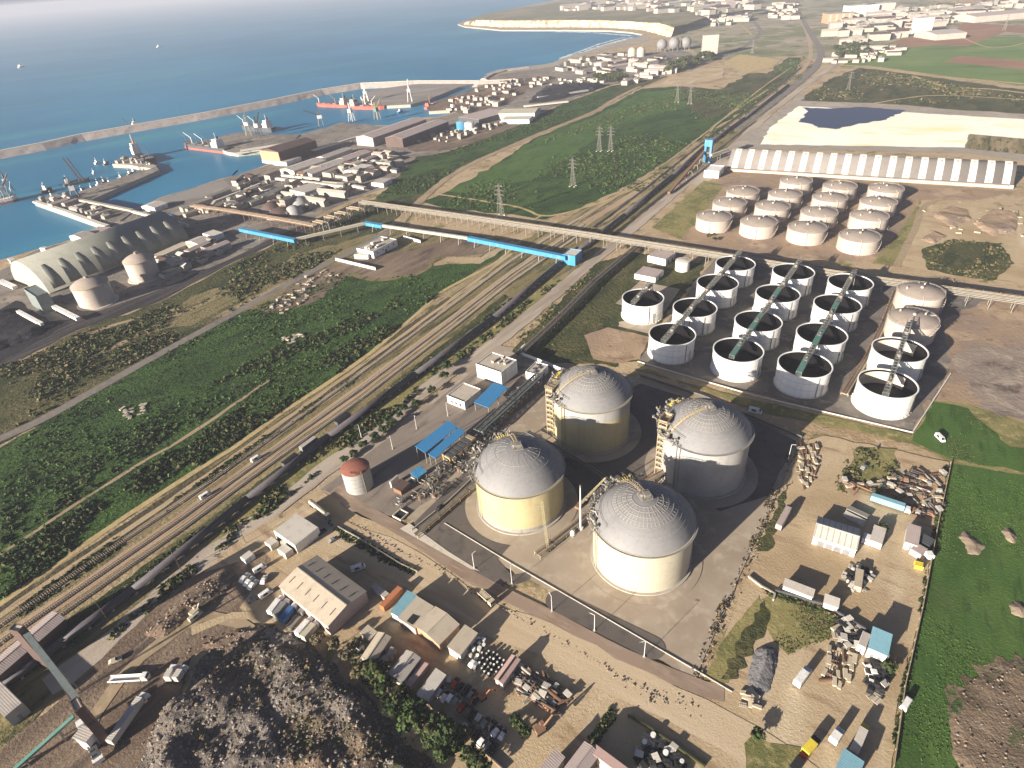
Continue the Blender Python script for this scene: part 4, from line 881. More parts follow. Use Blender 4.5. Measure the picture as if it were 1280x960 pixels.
# ------------------------------------------------------------------ pipe racks
def rack(name, label, pts, z, w, npipes, post_every=9, mat='steel', pipes=('steel', 'steeltan', 'white'), levels=1, group=None, world=False, lift=0, cat='pipe rack', rp=.3):
    P = [Vector((p[0], p[1])) if world else G(*p, z).to_2d() for p in pts]
    t = thing(name, label, cat, (P[0].x, P[0].y, 0), 0, group); o = P[0]
    P = [p-o for p in P]; m = MB()
    for a, b in zip(P[:-1], P[1:]):
        d = (b-a); L = d.length; d = d/L; n = Vector((-d.y, d.x))
        k = max(1, int(L/post_every))
        for i in range(k+1):
            q = a+d*(L*i/k)
            for s in (-w/2, w/2):
                c = q+n*s; m.box((c.x, c.y, z/2), (.35, .35, z), math.atan2(d.y, d.x))
            for lv in range(levels): m.beam((*(q-n*(w/2+.3)), z-.3-lv*2.4), (*(q+n*(w/2+.3)), z-.3-lv*2.4), .35, .4)
        for s in (-w/2, w/2): m.beam((*(a+n*s), z-.5), (*(b+n*s), z-.5), .25, .5)
    m.build('trestle', mat, t); ms = {}
    for a, b in zip(P[:-1], P[1:]):
        d = (b-a).normalized(); n = Vector((-d.y, d.x))
        for lv in range(levels):
            for j in range(npipes):
                s = -w/2+.4+(w-.8)*j/max(1, npipes-1); rr = rp*(1.6, .8, 1.1, .7)[(j+lv) % 4]; mt = pipes[(j+lv) % len(pipes)]
                zz = z+rr-.1-lv*2.4; e = .5
                ms.setdefault(mt, MB()).tube((*(a-d*e+n*s), zz), (*(b+d*e+n*s), zz), rr, 6)
    for mt, q in ms.items(): q.build('pipe_run', mt, t)
    return t
rack('pipe_rack', 'long pipe rack crossing from the railway past the open tanks to the right edge', [(451, 251.5), (560, 267), (740, 293), (905, 319), (1080, 346), (1300, 377)], 9, 7, 7, 12, 'steel', ('steel', 'steeldark', 'steeltan', 'steeldark'), 2, rp=.22)
rack('pipe_rack', 'lower brown pipe rack running from the port to the zigzag loops', [(240, 257), (285, 263), (340, 272), (394, 282)], 8, 6, 5, 12, 'steelrust', ('steeltan', 'steelrust', 'steel'), 1)
loops = [((394, 276), (409, 283)), ((408, 270), (423, 277)), ((421, 265), (437, 272)), ((436, 259), (454, 266))]
for i, (a, b) in enumerate(loops):
    rack('expansion_loop', ('zigzag pipe loop nearest the port rack', 'second zigzag pipe loop from the port rack', 'third zigzag pipe loop from the port rack', 'zigzag pipe loop nearest the long pipe rack')[i], [a, (b[0]-3, b[1]-4.5), (b[0]+1, b[1]-9)], 8.5, 6.5, 6, 9, 'steel', ('steeltan', 'steel'), 1, 'zigzag pipe expansion loops', False, 0, 'pipe loop')
rack('plant_rack', 'dark lattice pipe rack slanting past the white office block to the domed tanks', [(598, 538), (640, 500), (672, 470)], 6, 6, 6, 5, 'steeldark', ('steelgreen', 'steeldark', 'steel'), 2)
rack('plant_rack', 'low pipe rack between the yellow tank and the cream tank', [(745, 634), (690, 678), (672, 692)], 2.2, 3.2, 5, 6, 'steeltan', ('steeltan', 'steel', 'steelrust'), 1, rp=.25)
rack('plant_rack', 'low tan pipe rack leading from the pipe yard to the white road corner', [(650, 566), (585, 612), (520, 668)], 2.2, 2.2, 4, 6, 'steeltan', ('steel', 'steeltan'), 1, rp=.2)
rack('plant_rack', 'pipe rack leading to the stair tower of the domed tank near the open tanks', [(830, 590), (800, 606), (770, 625), (745, 640)], 5, 3, 5, 5, 'steelrust', ('steelrust', 'steel', 'steeltan'), 1, rp=.25)
rack('plant_rack', 'pipe rack passing behind the yellow tank to the far domed tank', [(660, 540), (690, 556), (730, 580), (770, 606)], 4, 3, 4, 6, 'steeldark', ('steeldark', 'steeltan'), 1, rp=.25)
rack('road_rack', 'twin dark pipe rack along the gravel road beside the lone open tank', [(652, 440), (700, 395), (742, 352), (790, 312), (806, 300)], 4, 5, 6, 8, 'steeldark', ('steeldark', 'steel', 'steelrust'), 1, rp=.28)
rack('road_rack', 'pale pipe bend round the dark ground behind the white pump house', [(700, 462), (676, 452), (655, 444), (649, 438), (655, 432)], 3, 1.6, 2, 6, 'steel', ('white', 'white'), 1, rp=.4)
rack('pad_pipes', 'bundle of tan pipes and pumps between the open tank rows and the tan domes', [(1056, 492), (1085, 445), (1106, 402), (1120, 365)], 1.6, 3.5, 5, 5, 'steeltan', ('steeltan', 'steelrust', 'steel'), 1, rp=.3)
# long dark covered pipe conveyor beside the railway
P = [G(*p) for p in ((-30, 895), (0, 868), (80, 808), (170, 742), (311, 628), (412, 550), (520, 472), (617, 401), (700, 332), (722, 314))]
t = thing('covered_conveyor', 'long dark hooded conveyor running beside the railway and the gravel road', 'conveyor', (P[0].x, P[0].y, 0)); m = MB(); m2 = MB()
for a, b in zip(P[:-1], P[1:]):
    a, b = a-P[0], b-P[0]; m.tube(a+Vector((0, 0, 2.6)), b+Vector((0, 0, 2.6)), 1.7, 10); k = max(1, int((b-a).length/7))
    for i in range(k):
        q = a.lerp(b, i/k); m2.box((q.x, q.y, 1.), (1.0, 2.6, 2.), math.atan2((b-a).y, (b-a).x))
m.build('hood', 'pipe', t, True); m2.build('footing', 'conc', t)
P = [G(*p) for p in ((724, 316), (780, 272), (840, 222), (880, 186), (930, 150), (985, 108))]
t = thing('covered_conveyor', 'dark hooded conveyor continuing from the long pipe rack past the blue tower', 'conveyor', (P[0].x, P[0].y, 0)); m = MB(); m2 = MB()
for a, b in zip(P[:-1], P[1:]):
    a, b = a-P[0], b-P[0]; m.tube(a+Vector((0, 0, 2.6)), b+Vector((0, 0, 2.6)), 1.6, 8); k = max(1, int((b-a).length/9))
    for i in range(k): q = a.lerp(b, i/k); m2.box((q.x, q.y, 1.), (1., 2.4, 2.), math.atan2((b-a).y, (b-a).x))
m.build('hood', 'pipe', t, True); m2.build('footing', 'conc', t)
# ------------------------------------------------------------------ elevated conveyor galleries
def gallery(name, label, a, b, z, w, h, mat, leg='steel', za=None, zb=None, every=16, roof=None, group=None, stripes=None, cat='conveyor gallery'):
    za = z if za is None else za; zb = z if zb is None else zb
    A, B = G(*a, za), G(*b, zb); d = B-A; t = thing(name, label, cat, (A.x, A.y, 0), 0, group); L = d.length
    m = MB().beam((0, 0, za-h/2), (d.x, d.y, zb-h/2), w, h); m.build('gallery', mat, t)
    MB().beam((0, 0, za+.08), (d.x, d.y, zb+.08), w+.3, .18).build('roof', roof or mat, t)
    n = Vector((-d.y, d.x, 0)).normalized(); k = max(1, int(L/every))
    for i in range(k):
        f = (i+.5)/k; q = Vector((d.x*f, d.y*f, 0)); zz = za+(zb-za)*f-h
        m = MB()
        for s in (-1, 1): m.beam(q+n*s*(w/2+1), q+n*s*w/2*.8+Vector((0, 0, zz)), .35, .35)
        m.beam(q+n*(w/2+.5)+Vector((0, 0, zz*.5)), q-n*(w/2+.5)+Vector((0, 0, zz*.5)), .25, .25)
        m.build('trestle', leg, t)
    return t
gallery('conveyor_gallery', 'bright blue conveyor gallery, the length nearest the port silos', (300, 285), (369, 299), 8, 4, 3, 'bluebright')
gallery('conveyor_gallery', 'plain pale conveyor gallery between two blue lengths, climbing from the scrub', (369, 298), (456, 278), 8, 2.6, 2, 'cream', roof='concwhite')
gallery('conveyor_gallery', 'shortest bright blue conveyor gallery where the pale gallery bends', (455, 277), (478, 281), 8, 4, 3, 'bluebright')
gallery('conveyor_gallery', 'pale conveyor gallery passing the white ruin beside the pipe rack', (478, 281), (585, 296.5), 8, 2.4, 2, 'cream', roof='concwhite')
gallery('conveyor_gallery', 'longest bright blue conveyor gallery, crossing the railway', (585, 296), (708, 320), 8, 4, 3.2, 'bluebright')
building('transfer_house', 'bright blue transfer house at the end of the blue gallery', ((704, 318), (713, 310.5), (727, 314)), 8, 'concwhite', 'bluebright', doors=1)
# blue tower
p = G(884, 203); t = thing('blue_tower', 'tall blue tower with open gateway legs beside the gravel road', 'tower', (p.x, p.y, 0), R(-33))
for x in (-3, 3): MB().box((x, 0, 9), (2.2, 5.5, 18)).build('leg', 'bluebright', t)
MB().box((0, 0, 21.5), (8.6, 6.4, 7)).build('head_house', 'bluebright', t); MB().box((0, 0, 25.2), (9, 6.8, .4)).build('roof', 'bluebright', t); MB().box((0, -.3, 11), (3.7, 4.8, .8)).build('floor', 'steel', t)
gallery('incline_conveyor', 'brown inclined conveyor dropping from the blue tower', (881, 188), (836, 240), 3, 2.6, 1.8, 'steelrust', za=13, zb=3, every=20)
gallery('incline_conveyor', 'pale conveyor from the blue tower to the striped shed', (889, 193), (910, 186), 3, 2.6, 1.8, 'cream', za=12, zb=12, every=20)
building('white_house', 'white box building with flat roof between the blue tower and the striped shed', ((881, 213), (888, 206), (905, 208.5)), 7, 'white', 'white')
# striped barrel-roofed shed
A, B = G(908, 214), G(1266, 236); d = (B-A); L = d.length; rz = math.atan2(d.y, d.x); n = Vector((-d.y, d.x, 0)).normalized(); hw, hh = 23, 18.5
c = A+d/2+n*hw; t = thing('striped_shed', 'very long barrel roofed storage shed striped grey and white', 'shed', (c.x, c.y, 0), rz)
MB().vault(L, hw, hh, 18, a0=.06, a1=PI-.06, p=1.45).build('roof', 'vault', t, True)
ns = 19
for k in range(ns):
    x = -L/2+L*(k+.62)/ns-1; MB().vault(L, hw, hh, 18, x-3, x+3, .12, .3, a0=.08, a1=PI-.08, p=1.45).build('white_stripe', 'vaultlight', t)
    m = MB()
    for a in (R(36), R(80)): m.box((x, -(hw+.3)*math.cos(a), (hh+.3)*(1-abs(math.cos(a))**1.45)), (1.6, 1.6, .8))
    m.build('roof_vent', 'steel', t)
for x in (-L/2+.2, L/2-.2):
    q = MB(); N = 18; pts = [(x, -hw*math.cos(PI*i/N), hh*(1-abs(math.cos(PI*i/N))**1.45)-.2) for i in range(N+1)]; q.add(pts, [tuple(range(N+1))]); q.build('gable_wall', 'greytank', t)
MB().box((0, -hw-.4, 1.6), (L, .8, 3.2)).build('plinth_wall', 'tantank', t)
MB().box((0, -hw-3.2, 4.1), (L*.96, 4.2, .4)).build('side_canopy', 'tanroof', t)
# small houses by the lone tank
building('tan_house', 'taller of two small tan roofed white houses near the lone open tank', ((809, 320), (821.5, 311.5), (845, 315.6)), 5.5, 'sheet3', 'white', 'flat', parapet=False, windows=0, doors=2)
building('tan_house', 'lower of two small tan roofed white houses near the lone open tank', ((794, 341.7), (805, 332), (829, 338.5)), 4.2, 'sheet3', 'white', 'flat', parapet=False, windows=0, doors=1)
# ruin by the blue gallery
building('white_ruin', 'white roofless block building beside the pale gallery, larger part', ((446, 311), (476, 296), (496, 300)), 6, 'conc', 'white', doors=1, windows=4, extra=boxes_on_roof(7, 2.6, 'concwhite', 9))
building('white_annex', 'low white annex in front of the white roofless block', ((444, 318), (452, 311), (466, 314)), 3.4, 'concwhite', 'white', doors=1)
for a, b, lab in (((420, 326), (470, 338), 'low white boundary wall ending by the rubble plots'), ((505, 298), (526, 304), 'short white wall beside the white roofless block')):
    A, B = G(*a), G(*b); t = thing('boundary_wall', lab, 'wall', A); MB().beam((0, 0, 1.3), (B-A)+Vector((0, 0, 1.3)), .6, 2.6).build('wall', 'white', t); MB().beam((0, 0, 2.7), (B-A)+Vector((0, 0, 2.7)), .8, .2).build('coping', 'concwhite', t)
# ------------------------------------------------------------------ pylons and poles
def pylon_proto(h=30.):
    t = thing('lattice_pylon', '', 'pylon', group='lattice pylons of the power line'); m = MB().lattice((0, 0, 0), (0, 0, h*.62), 5.2, .17, 6, 2.0).lattice((0, 0, h*.62), (0, 0, h), 2.0, .14, 5, .7); m.build('mast', 'steel', t)
    for z in (h*.66, h*.79, h*.92):
        m = MB(); w = 4.6 if z < h*.85 else 3.6
        for s in (-1, 1):
            m.tube((0, 0, z+.9), (s*w, 0, z), .12, 4); m.tube((0, 0, z-.5), (s*w, 0, z), .12, 4); m.tube((s*w, 0, z), (s*w, 0, z-1.5), .1, 5)
        m.build('cross_arm', 'steel', t)
    m = MB()
    for x in (-2.6, 2.6):
        for y in (-2.6, 2.6): m.box((x, y, .3), (1.4, 1.4, .8))
    m.build('footing', 'concwhite', t); return t
pp = pylon_proto()
for i, (px, s, lab) in enumerate((((716, 233), 1, 'lattice pylon standing alone in the green upper field'), ((749, 189), 1, 'lattice pylon nearer the sea of the pair in the green field'), ((763, 189), 1, 'lattice pylon nearer the railway of the pair in the green field'), ((626, 270), 1.05, 'lattice pylon between the pale path and the long pipe rack'), ((846, 128), 1, 'faint lattice pylon in dark scrub, the one nearer the sea'), ((862, 130), 1, 'faint lattice pylon in dark scrub, the one nearer the railway'), ((1255, 38), 1.1, 'lattice pylon on the red soil field'), ((1060, 112), .9, 'lattice pylon on the scrub beyond the sulphur field'), ((940, 66), .9, 'lattice pylon beside the far highway'))):
    p = G(*px); o = pp if i == 0 else dup(pp); o.location = p; o.rotation_euler.z = R(150); o['label'] = lab
    if s != 1: o.scale = (s, s, s)
def pole_proto(h, name, arm, group, mat='steel'):
    t = thing(name, '', 'pole', group=group); MB().tube((0, 0, 0), (0, 0, h), .13, 6, .08).build('post', mat, t); MB().box((0, 0, .15), (.8, .8, .3)).build('footing', 'conc', t)
    m = MB()
    if arm == 'T': m.beam((-1.3, 0, h-.5), (1.3, 0, h-.5), .18, .18); m.cyl((-1.2, 0), .12, h-.4, h, 5).cyl((1.2, 0), .12, h-.4, h, 5).cyl((0, 0), .12, h-.1, h+.3, 5); m.build('cross_arm', 'steeldark', t)
    else: m.tube((0, 0, h), (1.8, 0, h+.3), .09, 5); m.build('lamp_arm', mat, t); MB().box((1.9, 0, h+.28), (.6, .25, .14)).build('lamp_head', 'steel', t)
    return t
lp = pole_proto(9, 'light_pole', 'L', 'light poles round the tank yard', 'white')
for i, (px, lab) in enumerate((((593, 712), 'light pole on the perimeter road nearest the white paving corner'), ((640, 730), 'light pole at the small round dark paving patch'), ((690, 765), 'light pole at the near end of the long dark paving patch'), ((743, 789), 'light pole midway along the long dark paving patch'), ((805, 822), 'light pole at the far end of the long dark paving patch'), ((452, 548), 'light pole among bushes beside the gravel road'), ((491, 562), 'light pole on the plant side of the gravel road near the red roofed tank'), ((521, 537), 'light pole on the plant side of the gravel road near the looped drive'), ((985, 575), 'light pole at the far corner of the tank yard'), ((560, 521), 'light pole on the looped drive'))):
    o = lp if i == 0 else dup(lp); o.location = G(*px)+Vector((0, 0, .4)); o.rotation_euler.z = R(40+37*i); o['label'] = lab if len(lab.split()) < 17 else 'light pole on the perimeter road nearest the white corner'
up = pole_proto(13, 'utility_pole', 'T', 'utility poles along the railway and fields', 'bark')
for i, (px, lab) in enumerate((((585, 268), 'utility pole beside the dirt road at the long pipe rack'), ((583, 212), 'utility pole in the dark green belt by the dirt road'), ((680, 163), 'utility pole on the dirt road edge near the coal'), ((308, 680), 'utility pole with long shadow on the gravel road verge'), ((228, 715), 'utility pole beside the dark conveyor on the verge'), ((135, 775), 'utility pole among bushes near the transfer towers'), ((300, 502), 'utility pole in the bushes beside the field path'), ((408, 422), 'utility pole at the dark thicket end of the field'), ((475, 470), 'utility pole between railway and conveyor'), ((790, 246), 'utility pole by the sandy path at the railway'), ((545, 320), 'utility pole on the bare clearing'), ((740, 290), 'utility pole rising beside the long rack'), ((518, 258), 'tall utility pole behind the long pipe rack'))):
    o = up if i == 0 else dup(up); o.location = G(*px); o.rotation_euler.z = R(53+20*i); o['label'] = lab
# mast, ladder mast and crane boom by the domed tanks
p = G(725.6, 661.5); t = thing('white_mast', 'white mast with a round foot between the yellow and cream tanks', 'mast', (p.x, p.y, .5)); MB().tube((0, 0, 0), (0, 0, 24), .45, 10, .2).build('shaft', 'white', t); MB().cyl((0, 0), 1.2, 0, .8, 16).build('foot', 'white', t); MB().cyl((0, 0), .35, 24, 25, 8).build('tip', 'steel', t)
item('round_tank', 'small round white vessel at the foot of the white mast', 'vessel', (715, 668), [('shell', 'white', lambda m: m.cyl((0, 0), 1.3, 0, 1.6, 16).cap((0, 0), 1.3, 1.6, .6, 16, 4)), ('base', 'conc', lambda m: m.box((0, 0, .05), (3.2, 3.2, .2)))])
p = G(685, 688); t = thing('lattice_mast', 'slim yellow lattice ladder mast before the yellow tank', 'mast', (p.x, p.y, .4)); MB().lattice((0, 0, 0), (-1.5, 1.2, 27), 1.0, .045, 22).build('mast', 'yellowpaint', t); MB().box((0, 0, .4), (2.2, 2.2, .9)).build('foot', 'steelrust', t)
p = G(724, 634); q = G(757, 600, 12); t = thing('crane_boom', 'yellow crane boom slanting up from the low pipe rack', 'crane', (p.x, p.y, .4), 0); MB().lattice((0, 0, 1), (q-p)+Vector((0, 0, 1)), .8, .05, 16, .4).build('boom', 'yellowpaint', t); MB().box((0, 0, .8), (4, 2.2, 1.4), AL).build('carrier', 'steelrust', t)
# walls and fences
def wall_line(name, label, px, h, w, mat, coping=None, cat='wall', posts=0):
    P = [G(*p) for p in px]; t = thing(name, label, cat, P[0]); m = MB(); m2 = MB()
    for a, b in zip(P[:-1], P[1:]):
        a, b = a-P[0], b-P[0]; m.beam(a+Vector((0, 0, h/2)), b+Vector((0, 0, h/2)), w, h)
        m2.beam(a+Vector((0, 0, h+.08)), b+Vector((0, 0, h+.08)), w+.15, .16)
        if posts:
            k = int((b-a).length/posts)
            for i in range(k): c = a.lerp(b, i/k); m2.box((c.x, c.y, h/2), (w+.3, w+.3, h+.3), math.atan2((b-a).y, (b-a).x))
    m.build('wall', mat, t); m2.build('coping', coping or mat, t); return t
wall_line('perimeter_wall', 'pale coped wall along the tank yard side of the slab road', [(556, 655), (640, 706), (720, 752), (880, 845), (915, 866)], .55, .14, 'conc', 'kerb')
wall_line('perimeter_wall', 'pale wall from the slab road corner up past the pipe yard', [(515, 664), (560, 628), (600, 590), (640, 556)], 1.0, .25, 'conc', 'conc')
wall_line('perimeter_wall', 'dark mesh wall where the tank yard meets the open tank ditch', [(800, 470), (880, 497), (1002, 548)], 1.2, .25, 'steeldark', 'steel')
wall_line('garden_wall', 'low pale wall bordering the green strip below the slab road', [(412, 654), (445, 672), (500, 706), (522, 716)], 1.0, .3, 'conc')
wall_line('yard_wall', 'low stone wall at the bottom corner of the vehicle yard', [(935, 722), (952, 735), (968, 744), (966, 752)], 1.2, .5, 'conc')
wall_line('yard_wall', 'dark hedge topped wall behind the white sheds of the yard', [(968, 740), (1030, 758), (1070, 782), (1100, 800)], 1.5, .5, 'steeldark')
wall_line('field_fence', 'post and panel fence between the dirt yard and the meadow', [(1188, 580), (1172, 655), (1152, 762), (1130, 860), (1116, 960)], 1.5, .12, 'drygrass', 'steeltan', 'fence', 5)
wall_line('scrap_wall', 'rough pale wall between the scrap yard and the dark trees', [(462, 808), (500, 850), (530, 880), (570, 905), (612, 948), (630, 965)], 1.3, .25, 'rock')
wall_line('garden_fence', 'brushwood fence along the lane beside the bottom garden', [(786, 897), (812, 912), (860, 946), (880, 960)], 1.3, .4, 'leafolive', 'leafolive', 'fence', 6)
# ------------------------------------------------------------------ vehicles
def wheels(t, xs, y, r, wd=.3):
    for x in xs:
        for s in (-1, 1):
            m = MB(); m.tube((x, s*y-wd/2, r), (x, s*y+wd/2, r), r, 10); o = m.build('wheel', 'black', t); MB().tube((x, s*y+s*(wd/2), r), (x, s*y+s*(wd/2+.03), r), r*.5, 8).build('hub', 'steel', o)
def car_mesh(L=4.4, W=1.8, h=.85, H=1.48, van=False):
    """side profile swept across the width, narrowed at the roof"""
    l = L/2
    if van: prof = [(-l, .35), (l, .35), (l, .95), (l-.55, 1.1), (l-1.2, H), (-l+.1, H), (-l, 1.0)]
    else: prof = [(-l, .35), (l, .35), (l, .7), (l-.2, .82), (l*.42, .93), (l*.12, H), (-l*.5, H), (-l*.85, .98), (-l, .9)]
    vs = []
    for s in (-1, 1): vs += [(x, s*W/2*(.82 if z > 1.1 else 1), z) for x, z in prof]
    n = len(prof); fs = [tuple(range(n)), tuple(range(2*n-1, n-1, -1))]+[(i, n+i, n+(i+1) % n, (i+1) % n) for i in range(n)]
    return MB().add(vs, fs)
def make_car(name='parked_car', mat='white', van=False):
    t = thing(name, '', 'van' if van else 'car'); L, H = (5.4, 2.2) if van else (4.4, 1.48)
    car_mesh(L, 1.85 if not van else 2.0, H=H, van=van).build('body', mat, t)
    m = MB(); l = L/2
    if van: m.add([(l-.60, -.8, 1.16), (l-.60, .8, 1.16), (l-1.18, .74, H-.08), (l-1.18, -.74, H-.08)], [(0, 1, 2, 3)])
    else: m.add([(l*.39, -.7, .98), (l*.39, .7, .98), (l*.15, .64, H-.06), (l*.15, -.64, H-.06)], [(0, 1, 2, 3)])
    for v in range(len(m.v)): m.v[v] = (m.v[v][0]+.03, m.v[v][1], m.v[v][2]+.02)
    m.build('windscreen', 'glass', t)
    if not van: MB().add([(-l*.82, -.68, 1.02), (-l*.82, .68, 1.02), (-l*.52, .62, H-.03), (-l*.52, -.62, H-.03)], [(3, 2, 1, 0)]).build('rear_window', 'glass', t)
    for s in (-1, 1):
        y = s*(.86 if not van else .95); MB().add([(-l*.6, y*1.01, 1.02), (l*.3, y*1.01, 1.02), (l*.1, y*.93, H-.1), (-l*.45, y*.93, H-.1)], [(0, 1, 2, 3) if s < 0 else (3, 2, 1, 0)]).build('side_window', 'glass', t)
    wheels(t, (-l*.62, l*.62), .85, .33, .22); return t
def make_truck(name='box_truck', L=9., mat='white', cab='white', body='box', bh=2.6, W=2.4):
    t = thing(name, '', 'truck'); l = L/2; cl = 2.0
    m = MB(); m.add([(x, s*1.15, z) for s in (-1, 1) for x, z in ((l-cl, .7), (l, .7), (l, 1.7), (l-.35, 2.75), (l-cl, 2.75))], [(0, 1, 2, 3, 4), (9, 8, 7, 6, 5)]+[(i, 5+i, 5+(i+1) % 5, (i+1) % 5) for i in range(5)]); m.build('cab', cab, t)
    MB().add([(l+.02, -1.0, 1.75), (l+.02, 1.0, 1.75), (l-.32, .95, 2.65), (l-.32, -.95, 2.65)], [(0, 1, 2, 3)]).build('windscreen', 'glass', t)
    MB().box((-.1, 0, .75), (L-.4, 1.1, .35)).build('chassis', 'steeldark', t)
    bl = L-cl-.4; bx = -l+bl/2
    if body == 'box': MB().box((bx, 0, 1.0+bh/2), (bl, W, bh)).build('cargo_box', mat, t); MB().box((bx, 0, 1.0+bh+.04), (bl-.1, W-.1, .07)).build('box_roof', mat, t)
    elif body == 'flat':
        MB().box((bx, 0, 1.1), (bl, W, .25)).build('flatbed', mat, t)
        for s in (-1, 1): MB().box((bx, s*(W/2-.05), 1.5), (bl, .08, .6)).build('side_board', mat, t)
    elif body == 'tank': m = MB(); m.tube((bx-bl/2, 0, 2.1), (bx+bl/2, 0, 2.1), 1.15, 16); m.build('tank', mat, t, True); MB().box((bx, 0, 3.25), (bl*.6, .7, .12)).build('catwalk', 'steel', t)
    elif body == 'tip':
        m = MB(); m.add([(bx+sx*bl/2*q, sy*W/2*q, z) for z, q in ((1.1, .85), (2.6, 1.)) for sx, sy in ((-1, -1), (1, -1), (1, 1), (-1, 1))], [(3, 2, 1, 0), (0, 1, 5, 4), (1, 2, 6, 5), (2, 3, 7, 6), (3, 0, 4, 7)]); m.build('tipper_body', mat, t); MB().box((bx, 0, 2.35), (bl*.9, W*.85, .3), taper=.8).build('load', 'tarp', t)
    wheels(t, [l-1.1]+[-l+.9+1.3*k for k in range(2 if L > 7 else 1)], 1.0, .5, .35); return t
def make_container(name='shipping_container', L=12.2, mat='steel', h=2.6, W=2.45, cat='container'):
    t = thing(name, '', cat); MB().box((0, 0, h/2+.1), (L-.2, W-.1, h-.1)).build('shell', mat, t); m = MB()
    for x in (-L/2+.08, L/2-.08):
        for y in (-W/2+.06, W/2-.06): m.box((x, y, h/2+.1), (.18, .16, h+.06))
    for y in (-W/2+.05, W/2-.05):
        for z in (.15, h+.1): m.box((0, y, z), (L-.3, .14, .14))
    m.build('frame', mat, t); MB().box((0, 0, h+.11), (L-.4, W-.3, .08)).build('roof', mat, t)
    for s in (-1, 1): MB().box((L/2-.04, s*W/4, h/2+.1), (.1, W/2-.15, h-.3)).build('door', mat, t)
    return t
def put(o, rear, front, label, group=None, z=.45):
    a, b = G(*rear), G(*front); d = b-a; o.location = (a+b)/2+Vector((0, 0, z)); o.rotation_euler = (0, 0, math.atan2(d.y, d.x)); o['label'] = label
    if group: o['group'] = group
    return o
CARS = {}
def car(rear, front, label, mat='white', van=False, z=.45, s=1.):
    k = (mat, van)
    if k not in CARS: CARS[k] = o = make_car('parked_van' if van else 'parked_car', mat, van)
    else: o = dup(CARS[k])
    put(o, rear, front, label, None, z); o.scale = (s, s, s); return o
car((303, 729), (311, 720), 'white car leftmost of the three abreast on the mud west of the tan warehouse', s=1.15)
car((308, 734), (317, 724), 'white car in the middle of the three abreast west of the tan warehouse', s=1.15)
car((313, 738), (322, 728), 'white car nearest the warehouse of the three abreast', s=1.15)
car((321, 716), (331, 710), 'white pickup with a long shadow beside the low hut', van=True)
car((329, 731), (333, 722), 'white car parked apart, between the three abreast and the low hut')
car((313, 753), (321, 749), 'pale mauve car on the mud track below the three white cars', 'greycar')
car((330, 747), (337, 742), 'white van at the warehouse corner', van=True)
car((444, 714), (453, 711), 'white van alone in the warehouse shadow', van=True, s=1.1)
car((398, 670), (407, 664), 'dark car standing in the open sand beyond the flat white shed', 'black')
car((415, 678), (420, 675), 'small dark car further out on the sand', 'greycar')
car((589, 834), (596, 826), 'white car nearer the black drums, one of two abreast')
car((593, 836), (600, 828), 'white car on the lane side of two abreast by the black drums', 'greycar')
car((1129, 886), (1134, 878), 'white car at the field fence beside the meadow', van=True)
car((142, 829), (149, 826), 'small pale car on the mud near the long dark conveyor', 'cream')
car((241, 777), (251, 768), 'pale excavator sized van on the brown mud track', 'cream', True)
car((354, 680), (360, 690), 'small cream van beside the hut with the pale roof', 'cream', True)
car((937, 515), (950, 518), 'white van on the dark road behind the domed tank', van=True, s=1.25)
car((1077, 588), (1082, 583), 'pale car in the overgrown corner of the dirt yard', 'greycar')
car((1172, 548), (1176, 552), 'small white car on the dry grass by the ditch', van=True, z=.5)
car((547, 640), (553, 634), 'dark car in the asphalt yard beside the yellow tank', 'black', z=.5)
# trucks
T = {}
def truck(rear, front, label, name='box_truck', z=.45, **kw):
    return put(make_truck(name, **kw), rear, front, label, None, z)
for i, ((r, f), lab, kw) in enumerate(((((342, 769), (354, 753)), 'white truck at the outer end of the row along the tan warehouse', dict(mat='white')), (((349, 773), (361, 757)), 'grey box truck, second in the row along the tan warehouse', dict(mat='greycar', cab='white')),
        (((357, 779), (371, 762)), 'blue box truck in the row along the tan warehouse', dict(mat='bluecar', cab='white')), (((365, 786), (379, 769)), 'grey flatbed truck in the row along the tan warehouse', dict(mat='steel', cab='greycar', body='flat')),
        (((376, 796), (391, 779)), 'white box truck near the inner end of the row along the warehouse', dict(mat='white')), (((384, 800), (398, 784)), 'cream truck at the inner end of the row along the warehouse', dict(mat='cream')))):
    truck(r, f, lab, L=8.4, **kw)
put(make_truck('tanker_truck', 15, 'cream', 'greycar', 'tank'), (390, 632), (412, 650), 'long white tanker truck parked in the dark bay by the flat white shed')
truck((600, 744), (617, 759), 'tipper truck with a yellowish tarpaulin load on the dirt lane', 'tipper_truck', L=8, mat='tarp', cab='tarp', body='tip')
truck((147, 852), (180, 850), 'white low flatbed truck in the deep shadow of the mud yard', 'flatbed_truck', L=14, mat='white', cab='white', body='flat')
truck((214, 852), (221, 838), 'white truck, left one of a pair facing the burnt heap', 'box_truck', L=5.6, mat='sheet4', W=2.2)
truck((225, 852), (233, 839), 'white truck, right one of a pair facing the burnt heap', 'box_truck', L=5.6, mat='sheet4', W=2.2)
truck((151, 921), (178, 882), 'long pale articulated truck in the mud yard beside the transfer tower', 'articulated_truck', L=17, mat='sheet4', cab='white')
truck((996, 858), (1007, 843), 'white truck alone in the dirt plot between two scrap heaps', 'box_truck', L=8, mat='white')
truck((1067, 940), (1078, 914), 'white truck with a yellow cab roof at the bottom of the plot', 'box_truck', L=10, mat='sheet4', cab='yellow')
truck((1095, 629), (1128, 640), 'long truck with a pale teal side in the dirt yard', 'box_truck', L=15, mat='teal', cab='white')
truck((1040, 930), (1048, 918), 'white van truck between the yellow cube and the yellow cabbed truck', 'box_truck', L=5.5, mat='white')
truck((1006, 944), (1018, 930), 'dark truck carrying a bright yellow cube', 'box_truck', L=7, mat='yellow', cab='black', bh=2.4)
